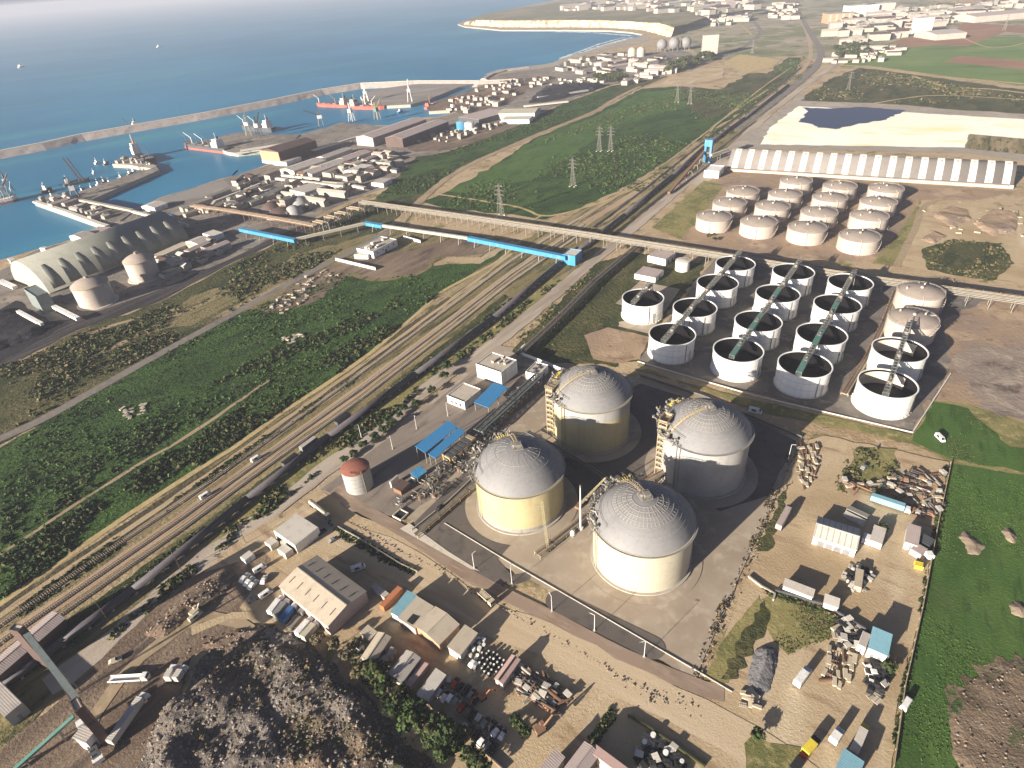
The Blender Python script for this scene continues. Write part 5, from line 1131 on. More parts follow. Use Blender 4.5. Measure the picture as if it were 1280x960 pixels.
truck((991, 966), (1001, 952), 'red cabbed truck cut by the bottom edge of the photo', 'box_truck', L=7, mat='black', cab='red')
truck((973, 662), (985, 640), 'long pale trailer truck beside the grassy edge of the dirt yard', 'trailer_truck', L=15, mat='sheet3', cab='greycar')
# containers and sheds as long boxes
def cont(a, b, label, mat, L=None, **kw):
    A, B = G(*a, 2.6), G(*b, 2.6); d = (B-A).length; o = make_container('shipping_container', d, mat, **kw); put(o, a, b, label); o.location = ((A+B)/2).to_2d().to_3d()+Vector((0, 0, .45)); return o
cont((477, 759), (500.7, 734.5), 'orange container beside the tan warehouse yard', 'orange')
cont((466.5, 732), (484, 746), 'grey trailer box slanting against the orange container', 'sheet2')
cont((1072, 735), (1075, 712), 'tan container standing among scrap in the middle of the dirt yard', 'tarp')
cont((508, 860.5), (533, 828.5), 'narrow reddish container between the two long roofs by the scrap yard', 'pinkroof')
cont((468, 838), (484, 821), 'narrow tan box behind the stepped roof building', 'tarp')
cont((1094, 680), (1100, 660), 'pale trailer box beside the ribbed white shed', 'sheet4', W=4.4, h=3)
cont((1083, 676), (1085, 668), 'small white box next to the ribbed white shed', 'white', W=3)
cont((1150, 672), (1165, 680), 'square grey open frame box at the field fence', 'steeldark', W=5)
cont((1144, 692), (1152, 684), 'mauve box at the field fence', 'sheet3', W=4, h=3)
cont((1158, 692), (1167, 692), 'small white box touching the field fence', 'white', h=2.2)
cont((1144, 703), (1155, 706), 'yellow skip at the field fence', 'yellow', h=1.8)
cont((1060, 633), (1086, 645), 'outer one of two long grey trailers behind the ribbed white shed', 'steel', h=1.8)
cont((1056, 639), (1082, 652), 'inner one of two long grey trailers behind the ribbed white shed', 'sheet4', h=1.6)
# ------------------------------------------------------------------ sheds of the yards
def skylights(rows, n):
    def f(t, L, W, h):
        for s in rows:
            for k in range(n):
                x = -L/2+L*(k+.5)/n; zc = h+1.9*(1-abs(s))+.06; sl = math.atan2(1.9, W/2)
                m = MB().box((0, 0, 0), (.35, W*.17, .07)); c, q = math.cos(sl*(-1 if s > 0 else 1)), math.sin(sl*(-1 if s > 0 else 1))
                m.v = [(a+x, b*c-z*q+s*W/2, b*q+z*c+zc) for a, b, z in m.v]; m.build('skylight', 'steeldark', t)
    return f
building('warehouse', 'large tan gabled warehouse with two rows of dark skylights', ((352, 735), (413, 785), (454, 737)), 6.5, 'sheet', 'sheet3', 'gable', 'warehouse', rise=1.9, doors=1, face=1, extra=skylights((-.5, .5), 6))
building('flat_shed', 'pale flat roofed shed beside the gravel road', ((344, 665), (371, 684), (396, 658)), 5, 'sheet4', 'white', doors=2, parapet=False)
building('hut', 'small hut with white roof beside the flat roofed shed, nearer the road', ((331, 678), (339, 684), (347, 676)), 3, 'sheet4', 'concwhite', parapet=False)
building('hut', 'small hut with pale roof at the corner of the flat roofed shed', ((347, 687), (357, 694), (365, 686)), 3.2, 'sheet4', 'concwhite', parapet=False)
building('hut', 'pale van shaped hut at the end of the hut row, beside the mud track', ((301, 697), (307, 702), (317, 692)), 2.8, 'sheet4', 'white', parapet=False)
building('blue_roof_shed', 'long shed with worn blue and white roof next to the orange container', ((490, 765), (510.5, 739), (520, 746)), 4.5, 'teal', 'white', 'mono', rise=.6)
building('tan_shed', 'tan shed with open dark front between the blue roof and the big tan roof', ((499, 773), (522, 747), (541, 759)), 4.5, 'sheet', 'sheet3', 'mono', rise=.7, extra=lambda t, L, W, h: MB().box((-L*.28, -W*.1, h+.35), (L*.35, W*.4, .12)).build('roof_opening', 'black', t))
building('big_tan_shed', 'biggest tan roofed shed of the lane row, with a pale patched roof', ((518, 784), (542.5, 760.6), (575, 779)), 5, 'sheet', 'orangeclad', 'gable', rise=1.2, doors=3)
building('tan_shed', 'tan roofed shed at the end of the lane row, beside white drums', ((560.5, 809), (581.6, 783), (596, 792)), 4.5, 'sheet', 'concwhite', 'mono', rise=.6)
building('stepped_shed', 'green tinged tan roof building, longer wing', ((453, 820), (474, 789), (487, 798)), 4, 'sheet', 'sheet3', 'gable', rise=.8)
building('stepped_shed', 'short tan wing joined to the green tinged roof building', ((451, 792), (460, 783), (471, 790)), 3.6, 'sheet', 'sheet3', 'mono', rise=.5)
building('hut', 'tiny white hut at the foot of the stepped tan roofs', ((440, 804), (446, 799), (455, 806)), 2.8, 'sheet4', 'white', parapet=False)
building('hut', 'small tan hut between the stepped roofs and the long grey roof', ((482, 819), (489, 807.5), (495, 811)), 3, 'sheet', 'tarp', parapet=False)
building('long_shed', 'long grey roofed shed beside the dark trees', ((485.5, 842), (508, 813), (524.5, 823)), 4.5, 'sheet2', 'conc', 'gable', rise=.8)
building('long_shed', 'long pale roofed shed nearest the wrecked cars', ((521.5, 869), (545, 837.7), (556.7, 844)), 4, 'sheet4', 'sheet3', 'mono', rise=.5)
building('pink_shed', 'pink roofed shed with a dark gap along its ridge, among scrap', ((618.4, 848.6), (639.5, 819.7), (649.7, 824.4)), 4.2, 'pinkroof', 'sheet3', 'gable', rise=.5, extra=lambda t, L, W, h: MB().box((0, 0, h+.56), (L, .5, .14)).build('ridge_gap', 'black', t))
building('bottom_house', 'pale roofed house cut by the bottom edge, nearest the scrap grabber', ((676, 962), (694, 938), (705, 947)), 5, 'sheet3', 'concwhite', 'mono', rise=.6)
building('bottom_house', 'larger brown roofed house at the bottom edge', ((704, 963), (730, 929), (749, 942)), 5.5, 'sheet3', 'brownclad', 'gable', rise=1.)
building('bottom_house', 'narrow pinkish roof beside the brown roofed house at the bottom edge', ((740, 941), (745, 933), (785, 962)), 5.5, 'pinkroof', 'concwhite', 'mono', rise=.5)
def ribs(t, L, W, h):
    for k in range(8):
        for s in (-1, 1): MB().beam((-L/2+L*k/7, s*(W/2+.2), h-.02), (-L/2+L*k/7, 0, h+1.72), .35, .12).build('roof_rib', 'greytank', t)
building('ribbed_shed', 'white gabled shed with ribbed roof in the middle of the dirt yard', ((1016, 670), (1069, 687), (1076, 662)), 4.6, 'sheet4', 'white', 'gable', rise=1.7, doors=4, extra=ribs)
building('white_shed', 'longer of two white sheds on the dark hedge line', ((979, 732), (1015, 746), (1018, 738.5)), 3.4, 'sheet2', 'white', 'mono', rise=.5, doors=0)
building('white_shed', 'shorter of two white sheds on the dark hedge line', ((1029, 753), (1046, 759), (1050, 750)), 3.4, 'sheet4', 'white', 'mono', rise=.4, doors=0)
building('blue_roof_house', 'white house with pale blue roof at the yard corner', ((1085, 809), (1108, 819), (1115, 795)), 5.5, 'teal', 'white', 'mono', rise=.5, doors=2, windows=0)
building('house_annex', 'grey roofed annex joined to the pale blue roofed house', ((1073, 806), (1083, 811), (1088, 793)), 4.2, 'sheet2', 'white', 'flat', parapet=False)
building('teal_roof_house', 'blue roofed building cut by the bottom edge', ((1044, 965), (1055, 938), (1079, 952)), 5, 'teal', 'white', 'mono', rise=.5)
building('two_tone_shed', 'mauve and white box shed with an upright front near the field fence', ((1132, 677), (1147, 682), (1150, 660)), 4.2, 'sheet3', 'white', 'mono', rise=.4)
# left: transfer towers and galleries
building('transfer_tower', 'dark transfer tower over the long loading shed, with a white roof box', ((14, 786), (22, 778), (29, 785)), 22, 'concwhite', 'brownclad', doors=0)
building('transfer_tower', 'dark transfer tower with white roof at the lower end of the green grey gallery', ((88, 878), (98, 871), (104, 885)), 21, 'concwhite', 'brownclad', doors=0, windows=2)
A, B = G(31, 790, 20), G(98, 876, 18)
gallery('inclined_gallery', 'green grey inclined conveyor gallery between two transfer towers', (31, 790), (96, 874), 20, 1.6, 2.2, 'steelgreen', za=20, zb=18, every=24, roof='steelgreen')
gallery('ground_conveyor', 'green topped conveyor running from the transfer tower to the bottom left', (92, 895), (10, 968), 4, 1.0, .9, 'steelgreen', za=7, zb=1.5, every=8, roof='greenroof')
building('loading_shed', 'long brown roofed shed straddling the railway siding', ((-22, 838), (66, 764), (80, 774)), 7, 'sheet3', 'brownclad', 'gable', rise=1., doors=0)
building('grey_building', 'grey building with pale wall at the left edge below the conveyor', ((-14, 864), (8, 847), (22, 884)), 6, 'sheet2', 'greytank', 'flat', parapet=False)
building('hopper_house', 'pale roofed hopper house below the transfer tower', ((94, 921), (106, 907), (117, 915)), 7, 'sheet4', 'white', 'mono', rise=.6)
t = put(thing('belt_loader', '', 'loader'), (124, 948), (113, 918), 'long dark belt loader with white ends in the mud yard')
m = MB().beam((-7, 0, 1.5), (7, 0, 4.5), 2.2, .8); m.build('belt_frame', 'steeldark', t); MB().box((-7, 0, 1.2), (1.6, 3, 1.6)).build('tail_box', 'white', t); MB().box((7, 0, 4.6), (2.4, 3, 1.8)).build('head_box', 'white', t); MB().box((0, 0, 1.2), (2, 3.2, 2.2)).build('undercarriage', 'steeldark', t)
for k in range(7): MB().box((-5.5+k*1.8, 1.15, 2.2+k*.39), (.5, .16, .9)).build('idler_bracket', 'white', t)
# excavator / grab with a long raised arm
def excavator(px, toward, label, mat='orange', s=1.):
    p, q = G(*px), G(*toward); d = q-p; t = thing('excavator', label, 'excavator', p+Vector((0, 0, .45)), math.atan2(d.y, d.x)); t.scale = (s, s, s)
    for y in (-1.1, 1.1): MB().box((0, y, .45), (3.8, .6, .9)).build('track', 'black', t)
    MB().box((-.4, 0, 1.7), (3.2, 2.5, 1.4)).build('body', mat, t); c = MB().box((.9, .7, 2.3), (1.3, 1., 1.6)).build('cab', mat, t); MB().box((1.57, .7, 2.5), (.06, .8, 1.)).build('window', 'glass', c)
    MB().beam((1, -.3, 2), (4.6, -.3, 5.2), .5, .6).build('boom', mat, t); MB().beam((4.5, -.3, 5.2), (7.4, -.3, 3.0), .4, .5).build('arm', mat, t); MB().box((7.5, -.3, 2.3), (.9, 1.1, 1.2), taper=.6).build('bucket', 'steeldark', t)
    return t
excavator((676, 914), (712, 890), 'excavator with raised arm and a long hooked shadow near the bottom houses', 'steelrust')
excavator((604, 874), (618, 866), 'small orange excavator between the pink roof and the wrecked cars', 'orange', .6)
excavator((598, 872), (590, 884), 'small orange excavator backed against the wrecked cars', 'orange', .55)
excavator((246, 768), (262, 752), 'pale excavator with long shadow on the brown mud', 'tarp')
# ------------------------------------------------------------------ scrap: every piece its own thing
def junk_protos():
    P = {}
    def mk(name, cat, parts):
        t = thing(name, '', cat)
        for nm, mat, m in parts: m.build(nm, mat, t)
        return t
    for nm, mt in (('white', 'white'), ('grey', 'greycar'), ('dark', 'black'), ('rust', 'steelrust'), ('blue', 'bluecar'), ('red', 'red')):
        t = thing('wrecked_car', '', 'wrecked car'); car_mesh(4.2, 1.75).build('body', mt, t)
        MB().box((.3, 0, 1.0), (2.2, 1.78, .34)).build('window_gap', 'black', t); MB().box((1.6, 0, .86), (.9, 1.3, .12)).build('engine_bay', 'steeldark', t); P['car_'+nm] = t
    P['drum'] = mk('drum', 'drum', [('shell', 'black', MB().cyl((0, 0), .62, 0, 1.5, 12)), ('lid', 'white', MB().cyl((0, 0), .36, 1.5, 1.58, 12))])
    P['white_drum'] = mk('white_drum', 'drum', [('shell', 'greytank', MB().cyl((0, 0), .75, 0, 1.5, 12)), ('lid', 'white', MB().cyl((0, 0), .7, 1.5, 1.6, 12))])
    P['beam'] = mk('steel_beam', 'beam', [('flange', 'steelrust', MB().box((0, 0, .1), (5.5, .5, .12)).box((0, 0, .6), (5.5, .5, .12))), ('web', 'steelrust', MB().box((0, 0, .35), (5.4, .14, .5)))])
    P['pipe'] = mk('scrap_pipe', 'pipe', [('shell', 'steel', MB().tube((-2.6, 0, .5), (2.6, 0, .5), .45, 10)), ('flange', 'steeldark', MB().tube((2.5, 0, .5), (2.7, 0, .5), .62, 10))])
    P['crate'] = mk('scrap_crate', 'crate', [('body', 'steel', MB().box((0, 0, .7), (2.2, 1.6, 1.4))), ('lid', 'sheet4', MB().box((0, 0, 1.45), (2.3, 1.7, .14)))])
    P['plate'] = mk('sheet_panel', 'panel', [('panel', 'sheet', MB().box((0, 0, .3), (2.6, 1.8, .12))), ('rib', 'steel', MB().box((0, 0, .4), (2.5, .2, .12)))])
    P['pallet'] = mk('timber_bundle', 'timber', [('boards', 'tarp', MB().box((0, 0, .5), (3.2, 1.2, .7))), ('bearer', 'bark', MB().box((-1, 0, .1), (.2, 1.3, .2)).box((1, 0, .1), (.2, 1.3, .2)))])
    P['chassis'] = mk('truck_chassis', 'chassis', [('rail', 'steeldark', MB().box((0, -.5, .8), (6.5, .2, .3)).box((0, .5, .8), (6.5, .2, .3))), ('axle', 'steelrust', MB().tube((-2.2, -1.1, .5), (-2.2, 1.1, .5), .5, 8).tube((2, -1.1, .5), (2, 1.1, .5), .5, 8))])
    return P
JP = junk_protos(); used = set()
def spaced(poly, n, ang, grid, gap):
    w = [tuple(G(*p).xy) for p in poly]
    if grid:
        a = np.array(w); c = a.mean(0); r = np.abs(a-c).max()*1.5; ca, sa = math.cos(ang), math.sin(ang); P = []
        for i in range(-int(r/grid[0]), int(r/grid[0])+1):
            for j in range(-int(r/grid[1]), int(r/grid[1])+1):
                x, y = i*grid[0]+random.uniform(-.35, .35), j*grid[1]+random.uniform(-.2, .2); P.append((c[0]+x*ca-y*sa, c[1]+x*sa+y*ca))
        P = np.array(P); P = P[in_poly(P, w)]; random.shuffle(idx := list(range(len(P)))); return P[idx[:n]]
    P = sample_poly(poly, n*4); out = []
    for p in P:
        if all((p[0]-q[0])**2+(p[1]-q[1])**2 > gap*gap for q in out): out.append(p)
        if len(out) >= n: break
    return np.array(out)
def scrap(poly, spec, n, group, labels, zr=(.45, .55), seed=1, ang=None, stack=.0, sc=(.85, 1.2), grid=None, gap=1.5):
    """n pieces over a photo polygon; spec = weighted piece kinds; labels = kind -> label, true of every such piece of this heap"""
    st = random.getstate(); random.seed(seed); pts = spaced(poly, n, ang, grid, gap); kinds = list(spec); wts = [spec[k] for k in kinds]
    for p in pts:
        k = random.choices(kinds, wts)[0]; rz = (ang if ang is not None and random.random() < (.93 if grid else .7) else random.uniform(0, PI))+random.gauss(0, .12)
        z = random.uniform(*zr)+(random.choice((0, 0, 1.3)) if random.random() < stack else 0)
        lab = labels.get(k) or labels[k.split('_')[0] if k.startswith('car') else k]
        if k not in used: used.add(k); o = JP[k]
        else: o = dup(JP[k])
        o.location = (p[0], p[1], z); s = random.uniform(*sc); o.scale = (s, s, s)
        o.rotation_euler = (random.gauss(0, .06), random.gauss(0, .06), rz); o['label'] = lab(k) if callable(lab) else lab; o['group'] = group
    random.setstate(st)
cn = {'car_white': 'white', 'car_grey': 'grey', 'car_dark': 'black', 'car_rust': 'rusty', 'car_blue': 'dark blue', 'car_red': 'red'}
scrap([(538, 868), (556, 848), (575, 858), (597, 872), (612, 890), (634, 912), (626, 938), (600, 940), (572, 905), (548, 885)], {'car_white': 4, 'car_grey': 4, 'car_dark': 6, 'car_rust': 2, 'car_red': 1, 'crate': 2, 'plate': 1}, 105, 'wrecked cars in the scrap yard beside the dark trees',
      {**{k: cn[k]+' wrecked car packed in the scrap yard beside the dark trees' for k in cn}, 'crate': 'grey scrap crate among wrecked cars beside the dark trees', 'plate': 'loose pale sheet panel among wrecked cars beside the dark trees'}, seed=3, ang=AL, stack=.15, sc=(.9, 1.05), grid=(4.9, 2.35))
scrap([(599, 820), (612, 815), (634, 826), (626, 845), (612, 848), (601, 842)], {'drum': 1}, 52, 'black drums with white lids by the pink roofed shed', {'drum': 'black drum with white lid packed beside the pink roofed shed'}, seed=4, ang=AL, grid=(1.7, 1.7), sc=(.9, 1.05))
scrap([(594, 797), (602, 792), (610, 806), (598, 822), (578, 824), (578, 818), (590, 812)], {'white_drum': 3, 'plate': 1}, 30, 'white drums and panels beside the end tan shed', {'white_drum': 'white drum scattered beside the end tan roofed shed', 'plate': 'pale panel lying among white drums by the tan shed'}, seed=5)
scrap([(636, 848), (652, 832), (672, 842), (700, 858), (714, 872), (706, 884), (684, 890), (658, 876)], {'beam': 4, 'pipe': 3, 'crate': 3, 'plate': 2, 'chassis': 2, 'car_grey': 1}, 85, 'scrap metal heaped between the pink roof and the lane',
      {'beam': 'rusty steel beam in the metal heap between pink roof and lane', 'pipe': 'grey pipe in the metal heap between pink roof and lane', 'crate': 'grey crate in the metal heap between pink roof and lane', 'plate': 'pale sheet in the metal heap between pink roof and lane', 'chassis': 'stripped truck chassis in the metal heap near the lane', 'car_grey': 'grey wrecked car in the metal heap near the lane'}, seed=6, ang=R(-36), gap=1.1, stack=.3, sc=(.8, 1.2))
scrap([(1050, 600), (1075, 605), (1110, 600), (1150, 590), (1180, 588), (1176, 640), (1150, 650), (1130, 630), (1105, 618), (1070, 618)], {'beam': 4, 'chassis': 3, 'crate': 2, 'pallet': 3, 'car_rust': 2, 'pipe': 2}, 75, 'scrap scattered in the far corner of the dirt yard',
      {'beam': 'rusty beam scattered in the far corner of the dirt yard', 'chassis': 'stripped chassis in the far corner of the dirt yard', 'crate': 'grey crate in the far corner of the dirt yard', 'pallet': 'tan timber bundle in the far corner of the dirt yard', 'car_rust': 'rusty wrecked car in the far corner of the dirt yard', 'pipe': 'grey pipe in the far corner of the dirt yard'}, seed=7)
scrap([(1056, 712), (1068, 706), (1090, 714), (1092, 730), (1084, 742), (1060, 740), (1050, 728)], {'crate': 3, 'white_drum': 2, 'car_dark': 3, 'plate': 2}, 34, 'scrap round the tan container in the dirt yard',
      {'crate': 'grey crate lying round the tan container in the dirt yard', 'white_drum': 'white drum lying round the tan container in the dirt yard', 'car_dark': 'black car shell beside the tan container in the dirt yard', 'plate': 'pale panel lying round the tan container in the dirt yard'}, seed=8, sc=(.6, .95))
scrap([(1000, 555), (1026, 560), (1020, 590), (1008, 612), (994, 606), (998, 580)], {'beam': 3, 'pallet': 4, 'plate': 2}, 40, 'timber and bars heaped against the tank yard fence', {'beam': 'rusty bar heaped against the tank yard fence', 'pallet': 'tan timber bundle heaped against the tank yard fence', 'plate': 'pale sheet heaped against the tank yard fence'}, seed=9, ang=R(70))
scrap([(1040, 785), (1062, 775), (1078, 795), (1072, 812), (1044, 808)], {'crate': 3, 'car_dark': 2, 'plate': 2, 'pallet': 2}, 26, 'junk heaped beside the pale blue roofed house', {'crate': 'grey crate heaped beside the pale blue roofed house', 'car_dark': 'black car shell beside the pale blue roofed house', 'plate': 'pale sheet heaped beside the pale blue roofed house', 'pallet': 'timber bundle heaped beside the pale blue roofed house'}, seed=10)
scrap([(1026, 842), (1034, 812), (1070, 816), (1066, 845), (1050, 860), (1030, 855)], {'pallet': 5, 'beam': 3, 'chassis': 1}, 48, 'wood and bars heaped in the plot below the blue roofed house', {'pallet': 'tan timber bundle in the wood heap between truck and blue roofed house', 'beam': 'rusty bar in the wood heap between truck and blue roofed house', 'chassis': 'old chassis in the wood heap below the blue roofed house'}, seed=12, ang=R(60))
scrap([(1082, 832), (1104, 826), (1108, 850), (1098, 880), (1086, 872)], {'car_dark': 4, 'car_white': 2, 'plate': 2, 'crate': 2}, 22, 'wrecks strung out below the blue roofed house', {'car_dark': 'black wreck strung out below the pale blue roofed house', 'car_white': 'white wreck strung out below the pale blue roofed house', 'plate': 'pale sheet strung out below the pale blue roofed house', 'crate': 'crate strung out below the pale blue roofed house'}, seed=13)
scrap([(926, 884), (932, 862), (948, 868), (946, 886)], {'pallet': 4, 'plate': 2}, 22, 'pallets stacked at the end of the grey heap', {'pallet': 'tan timber bundle stacked at the end of the grey heap', 'plate': 'pale sheet stacked at the end of the grey heap'}, seed=14, ang=R(-20), stack=.5)
scrap([(800, 930), (812, 918), (850, 940), (858, 965), (795, 965)], {'crate': 3, 'plate': 3, 'car_dark': 4, 'white_drum': 1}, 44, 'junk piled in the bottom garden by the brushwood fence', {'crate': 'grey crate piled in the bottom garden by the brushwood fence', 'plate': 'pale sheet piled in the bottom garden by the brushwood fence', 'car_dark': 'black wreck in the bottom garden by the brushwood fence', 'white_drum': 'white drum in the bottom garden by the brushwood fence'}, seed=15)
scrap([(326, 392), (370, 352), (404, 338), (432, 342), (400, 362), (372, 384), (345, 396)], {'plate': 4, 'pallet': 2, 'crate': 1}, 60, 'rubble and panels on the bare clearing', {'plate': 'pale slab on the bare clearing beyond the white boundary wall', 'pallet': 'tan slab pile on the bare clearing beyond the white boundary wall', 'crate': 'pale block on the bare clearing beyond the white boundary wall'}, seed=16)
scrap([(148, 512), (182, 505), (190, 514), (165, 526)], {'plate': 3, 'pallet': 2}, 16, 'broken slabs in the green field near the grey road', {'plate': 'pale broken slab lying in the green field near the grey road', 'pallet': 'tan broken slab lying in the green field near the grey road'}, seed=17)
scrap([(352, 422), (378, 417), (382, 424), (360, 431)], {'plate': 3, 'pallet': 2}, 14, 'broken slabs in the middle of the green field', {'plate': 'pale broken slab in the green field below the bare clearing', 'pallet': 'tan broken slab in the green field below the bare clearing'}, seed=18)
scrap([(1150, 262), (1200, 252), (1280, 258), (1280, 300), (1230, 296), (1170, 292)], {'pallet': 4, 'plate': 2, 'beam': 1}, 30, 'demolition rubble beside the striped shed', {'pallet': 'tan demolition block beside the striped shed end', 'plate': 'pale demolition slab beside the striped shed end', 'beam': 'rusty bar in the rubble beside the striped shed end'}, seed=19, sc=(.8, 1.6))
for k in JP:
    if k not in used:
        for ch in list(JP[k].children): bpy.data.objects.remove(ch)
        bpy.data.objects.remove(JP[k])
# the two stones of the meadow, the grey tarpaulin heap and rubble mounds
def mound(name, label, cat, px_poly, h, mat, bumps=1.2, res=1.6, seed=1, kind=None, z0=.3, rocks=None):
    poly = [tuple(p) for p in fray([G(*p).to_2d() for p in px_poly], max(.4, h*.55), 4.)]; a = np.array(poly); lo, hi = a.min(0), a.max(0); rg = np.random.default_rng(seed)
    nx, ny = int((hi[0]-lo[0])/res)+2, int((hi[1]-lo[1])/res)+2; xs = np.linspace(lo[0], hi[0], nx); ys = np.linspace(lo[1], hi[1], ny)
    X, Y = np.meshgrid(xs, ys, indexing='ij'); P = np.stack([X.ravel(), Y.ravel()], 1); ins = in_poly(P, poly)
    dmin = np.full(len(P), 1e9)
    for i in range(len(poly)):
        p, q = np.array(poly[i]), np.array(poly[(i+1) % len(poly)]); d = q-p; tt = np.clip(((P-p)@d)/(d@d+1e-9), 0, 1); dmin = np.minimum(dmin, np.linalg.norm(P-p-tt[:, None]*d, axis=1))
    prof = np.clip(dmin/(h*1.6+2), 0, 1); z = h*prof**.8; hn = np.zeros(len(P))
    for k, (w, am) in enumerate(((26, 1.2), (12, 1.), (6, .45), (3.2, .22))):
        g = rg.random((int((hi[0]-lo[0])/w)+3, int((hi[1]-lo[1])/w)+3)); u = (P[:, 0]-lo[0])/w; v = (P[:, 1]-lo[1])/w; iu, iv = u.astype(int), v.astype(int); fu, fv = u-iu, v-iv; fu = fu*fu*(3-2*fu); fv = fv*fv*(3-2*fv)
        hn += am*((g[iu, iv]*(1-fu)+g[iu+1, iv]*fu)*(1-fv)+(g[iu, iv+1]*(1-fu)+g[iu+1, iv+1]*fu)*fv-.5)
    z = z+hn*bumps*np.clip(dmin/4, 0, 1)*h*.45; z = np.where(ins, np.maximum(z, .02), -.4); c = G(*px_poly[0]); c = Vector((lo[0], lo[1], 0)).lerp(Vector((hi[0], hi[1], 0)), .5)
    J = rg.uniform(-res*.3, res*.3, P.shape); V = np.column_stack([P+J-np.array(c.xy), z]); idx = np.arange(nx*ny).reshape(nx, ny); keep = ins.reshape(nx, ny)
    fs = [(idx[i, j], idx[i+1, j], idx[i+1, j+1], idx[i, j+1]) for i in range(nx-1) for j in range(ny-1) if keep[i, j] or keep[i+1, j] or keep[i, j+1] or keep[i+1, j+1]]
    o = meshobj(name, V, [tuple(int(q) for q in f) for f in fs], mat, loc=(c.x, c.y, z0)); tag(o, label, cat, None, kind)
    return o, np.column_stack([P, z+z0])[ins]
def boulders(name, P, n, smin, smax, mats, seed=1):
    rg = np.random.default_rng(seed); m = MB(); pick = P[rg.integers(0, len(P), n)]
    for p in pick:
        s = smin+(smax-smin)*rg.random()**2.5; vs = []; N = 6
        for zz, q in ((-.3, .8), (.25, 1.), (.7, .55)):
            for i in range(N): a = 2*PI*i/N+rg.uniform(-.3, .3); rr = s*q*rg.uniform(.7, 1.2); vs.append((p[0]+rr*math.cos(a), p[1]+rr*math.sin(a), p[2]+zz*s*rg.uniform(.8, 1.2)))
        m.use(int(rg.integers(0, len(mats)))); m.add(vs, [(i, (i+1) % N, N+(i+1) % N, N+i) for i in range(N)]+[(N+i, N+(i+1) % N, 2*N+(i+1) % N, 2*N+i) for i in range(N)]+[tuple(range(2*N, 3*N))])
    o = m.build(name, mats); return tag(o, kind='stuff')
heap, HP = mound('rubble_heap', None, None, [(195, 905), (240, 850), (262, 812), (300, 790), (345, 785), (375, 800), (420, 830), (460, 870), (500, 910), (545, 960), (560, 1000), (150, 1010), (180, 950)], 4.2, 'rubblegrey', 2.6, .85, 5, 'structure', .1)
boulders('rubble', HP, 2400, .12, .8, ['rockgrey', 'rock', 'rockgrey', 'bark'], 4)
_e = sample_poly([(170, 930), (215, 830), (262, 790), (345, 772), (400, 795), (480, 860), (555, 940), (560, 990), (150, 990)], 900); boulders('rubble', np.column_stack([_e, np.full(len(_e), .3)]), 600, .12, .6, ['rockgrey', 'rock', 'bark'], 44)
g_, GP = mound('grey_heap', 'long heap of grey tarpaulins and ash in the plot beside the grass strip', 'heap', [(944, 812), (954, 806), (972, 812), (972, 830), (966, 850), (950, 872), (936, 866), (934, 850)], 2.6, 'greytarp', 1.3, .8, 8)
for i, (poly, lab) in enumerate(((((1196, 672), (1204, 662), (1222, 676), (1234, 684), (1224, 696), (1208, 694)), 'brown earth mound with dark shadow in the meadow near the yard fence'), (((1250, 664), (1258, 658), (1272, 672), (1268, 682), (1256, 676)), 'small brown earth mound near the right edge of the meadow'), (((1258, 756), (1272, 750), (1288, 765), (1280, 775), (1264, 770)), 'brown earth mound cut by the right edge of the photo'))):
    mound('earth_mound', lab, 'mound', poly, 2.4, 'rock', 1.3, .9, 20+i)
b_, BP = mound('brown_mound', None, None, [(1180, 885), (1215, 850), (1250, 828), (1300, 815), (1310, 990), (1215, 985), (1190, 950)], 1.1, 'mud2', 1.8, 1.1, 31, 'structure', .4)
boulders('rubble', BP, 260, .15, .5, ['rock', 'bark', 'rockgrey'], 9)
def dirt_ridge(poly, h, seed): o, P = mound('dirt_bank', None, None, poly, h, 'mud', 1.4, 1.2, seed, 'structure', .3); return P
P1 = dirt_ridge([(180, 795), (205, 770), (250, 730), (290, 710), (300, 722), (275, 750), (240, 770), (205, 800)], 1.6, 41)
P2 = dirt_ridge([(240, 815), (300, 785), (345, 780), (330, 795), (270, 812)], 2, 42)
boulders('rubble', np.vstack([P1, P2]), 160, .2, .8, ['rock', 'rockgrey'], 7)
# rock edging of the lane, rubble edge east of the tank yard
def rock_line(px, n, w, smin, smax, mats, seed):
    rg = np.random.default_rng(seed); P = [G(*p) for p in px]; L = [(b-a).length for a, b in zip(P[:-1], P[1:])]; out = []
    for i in range(n):
        u = rg.random()*sum(L); k = 0
        while u > L[k]: u -= L[k]; k += 1
        q = P[k].lerp(P[k+1], u/L[k]); out.append((q.x+rg.normal()*w, q.y+rg.normal()*w, .45))
    return boulders('rock_edging', np.array(out), n, smin, smax, mats, seed)
rock_line([(440, 655), (500, 690), (555, 716), (600, 745), (660, 778), (720, 812), (780, 850), (830, 875), (855, 880)], 420, .6, .12, .45, ['rock', 'rockgrey', 'rock', 'bark'], 51)
rock_line([(998, 556), (975, 605), (945, 680), (905, 760), (875, 830), (868, 850)], 380, 1.2, .12, .45, ['rock', 'bark', 'rockgrey'], 52)
rock_line([(1180, 350), (1230, 365), (1290, 375)], 160, 2, .3, .9, ['rock', 'rockgrey'], 53)
rock_line([(800, 866), (870, 890), (850, 878)], 45, 1.6, .2, .5, ['rock', 'rockgrey', 'bark'], 54)

for i, (poly, lab) in enumerate((([(1165, 270), (1185, 258), (1210, 262), (1215, 275), (1190, 285)], 'tan rubble mound beside the striped shed end, nearest the tank road'), ([(1215, 280), (1240, 262), (1275, 268), (1270, 290), (1240, 296)], 'tan rubble mound beside the striped shed end, nearest the right edge'), ([(1150, 300), (1165, 288), (1185, 296), (1170, 306)], 'small tan rubble mound above the square scrub patch'))): mound('rubble_mound', lab, 'mound', poly, 1.6, 'mudflat', 1.6, 1.6, 90+i)

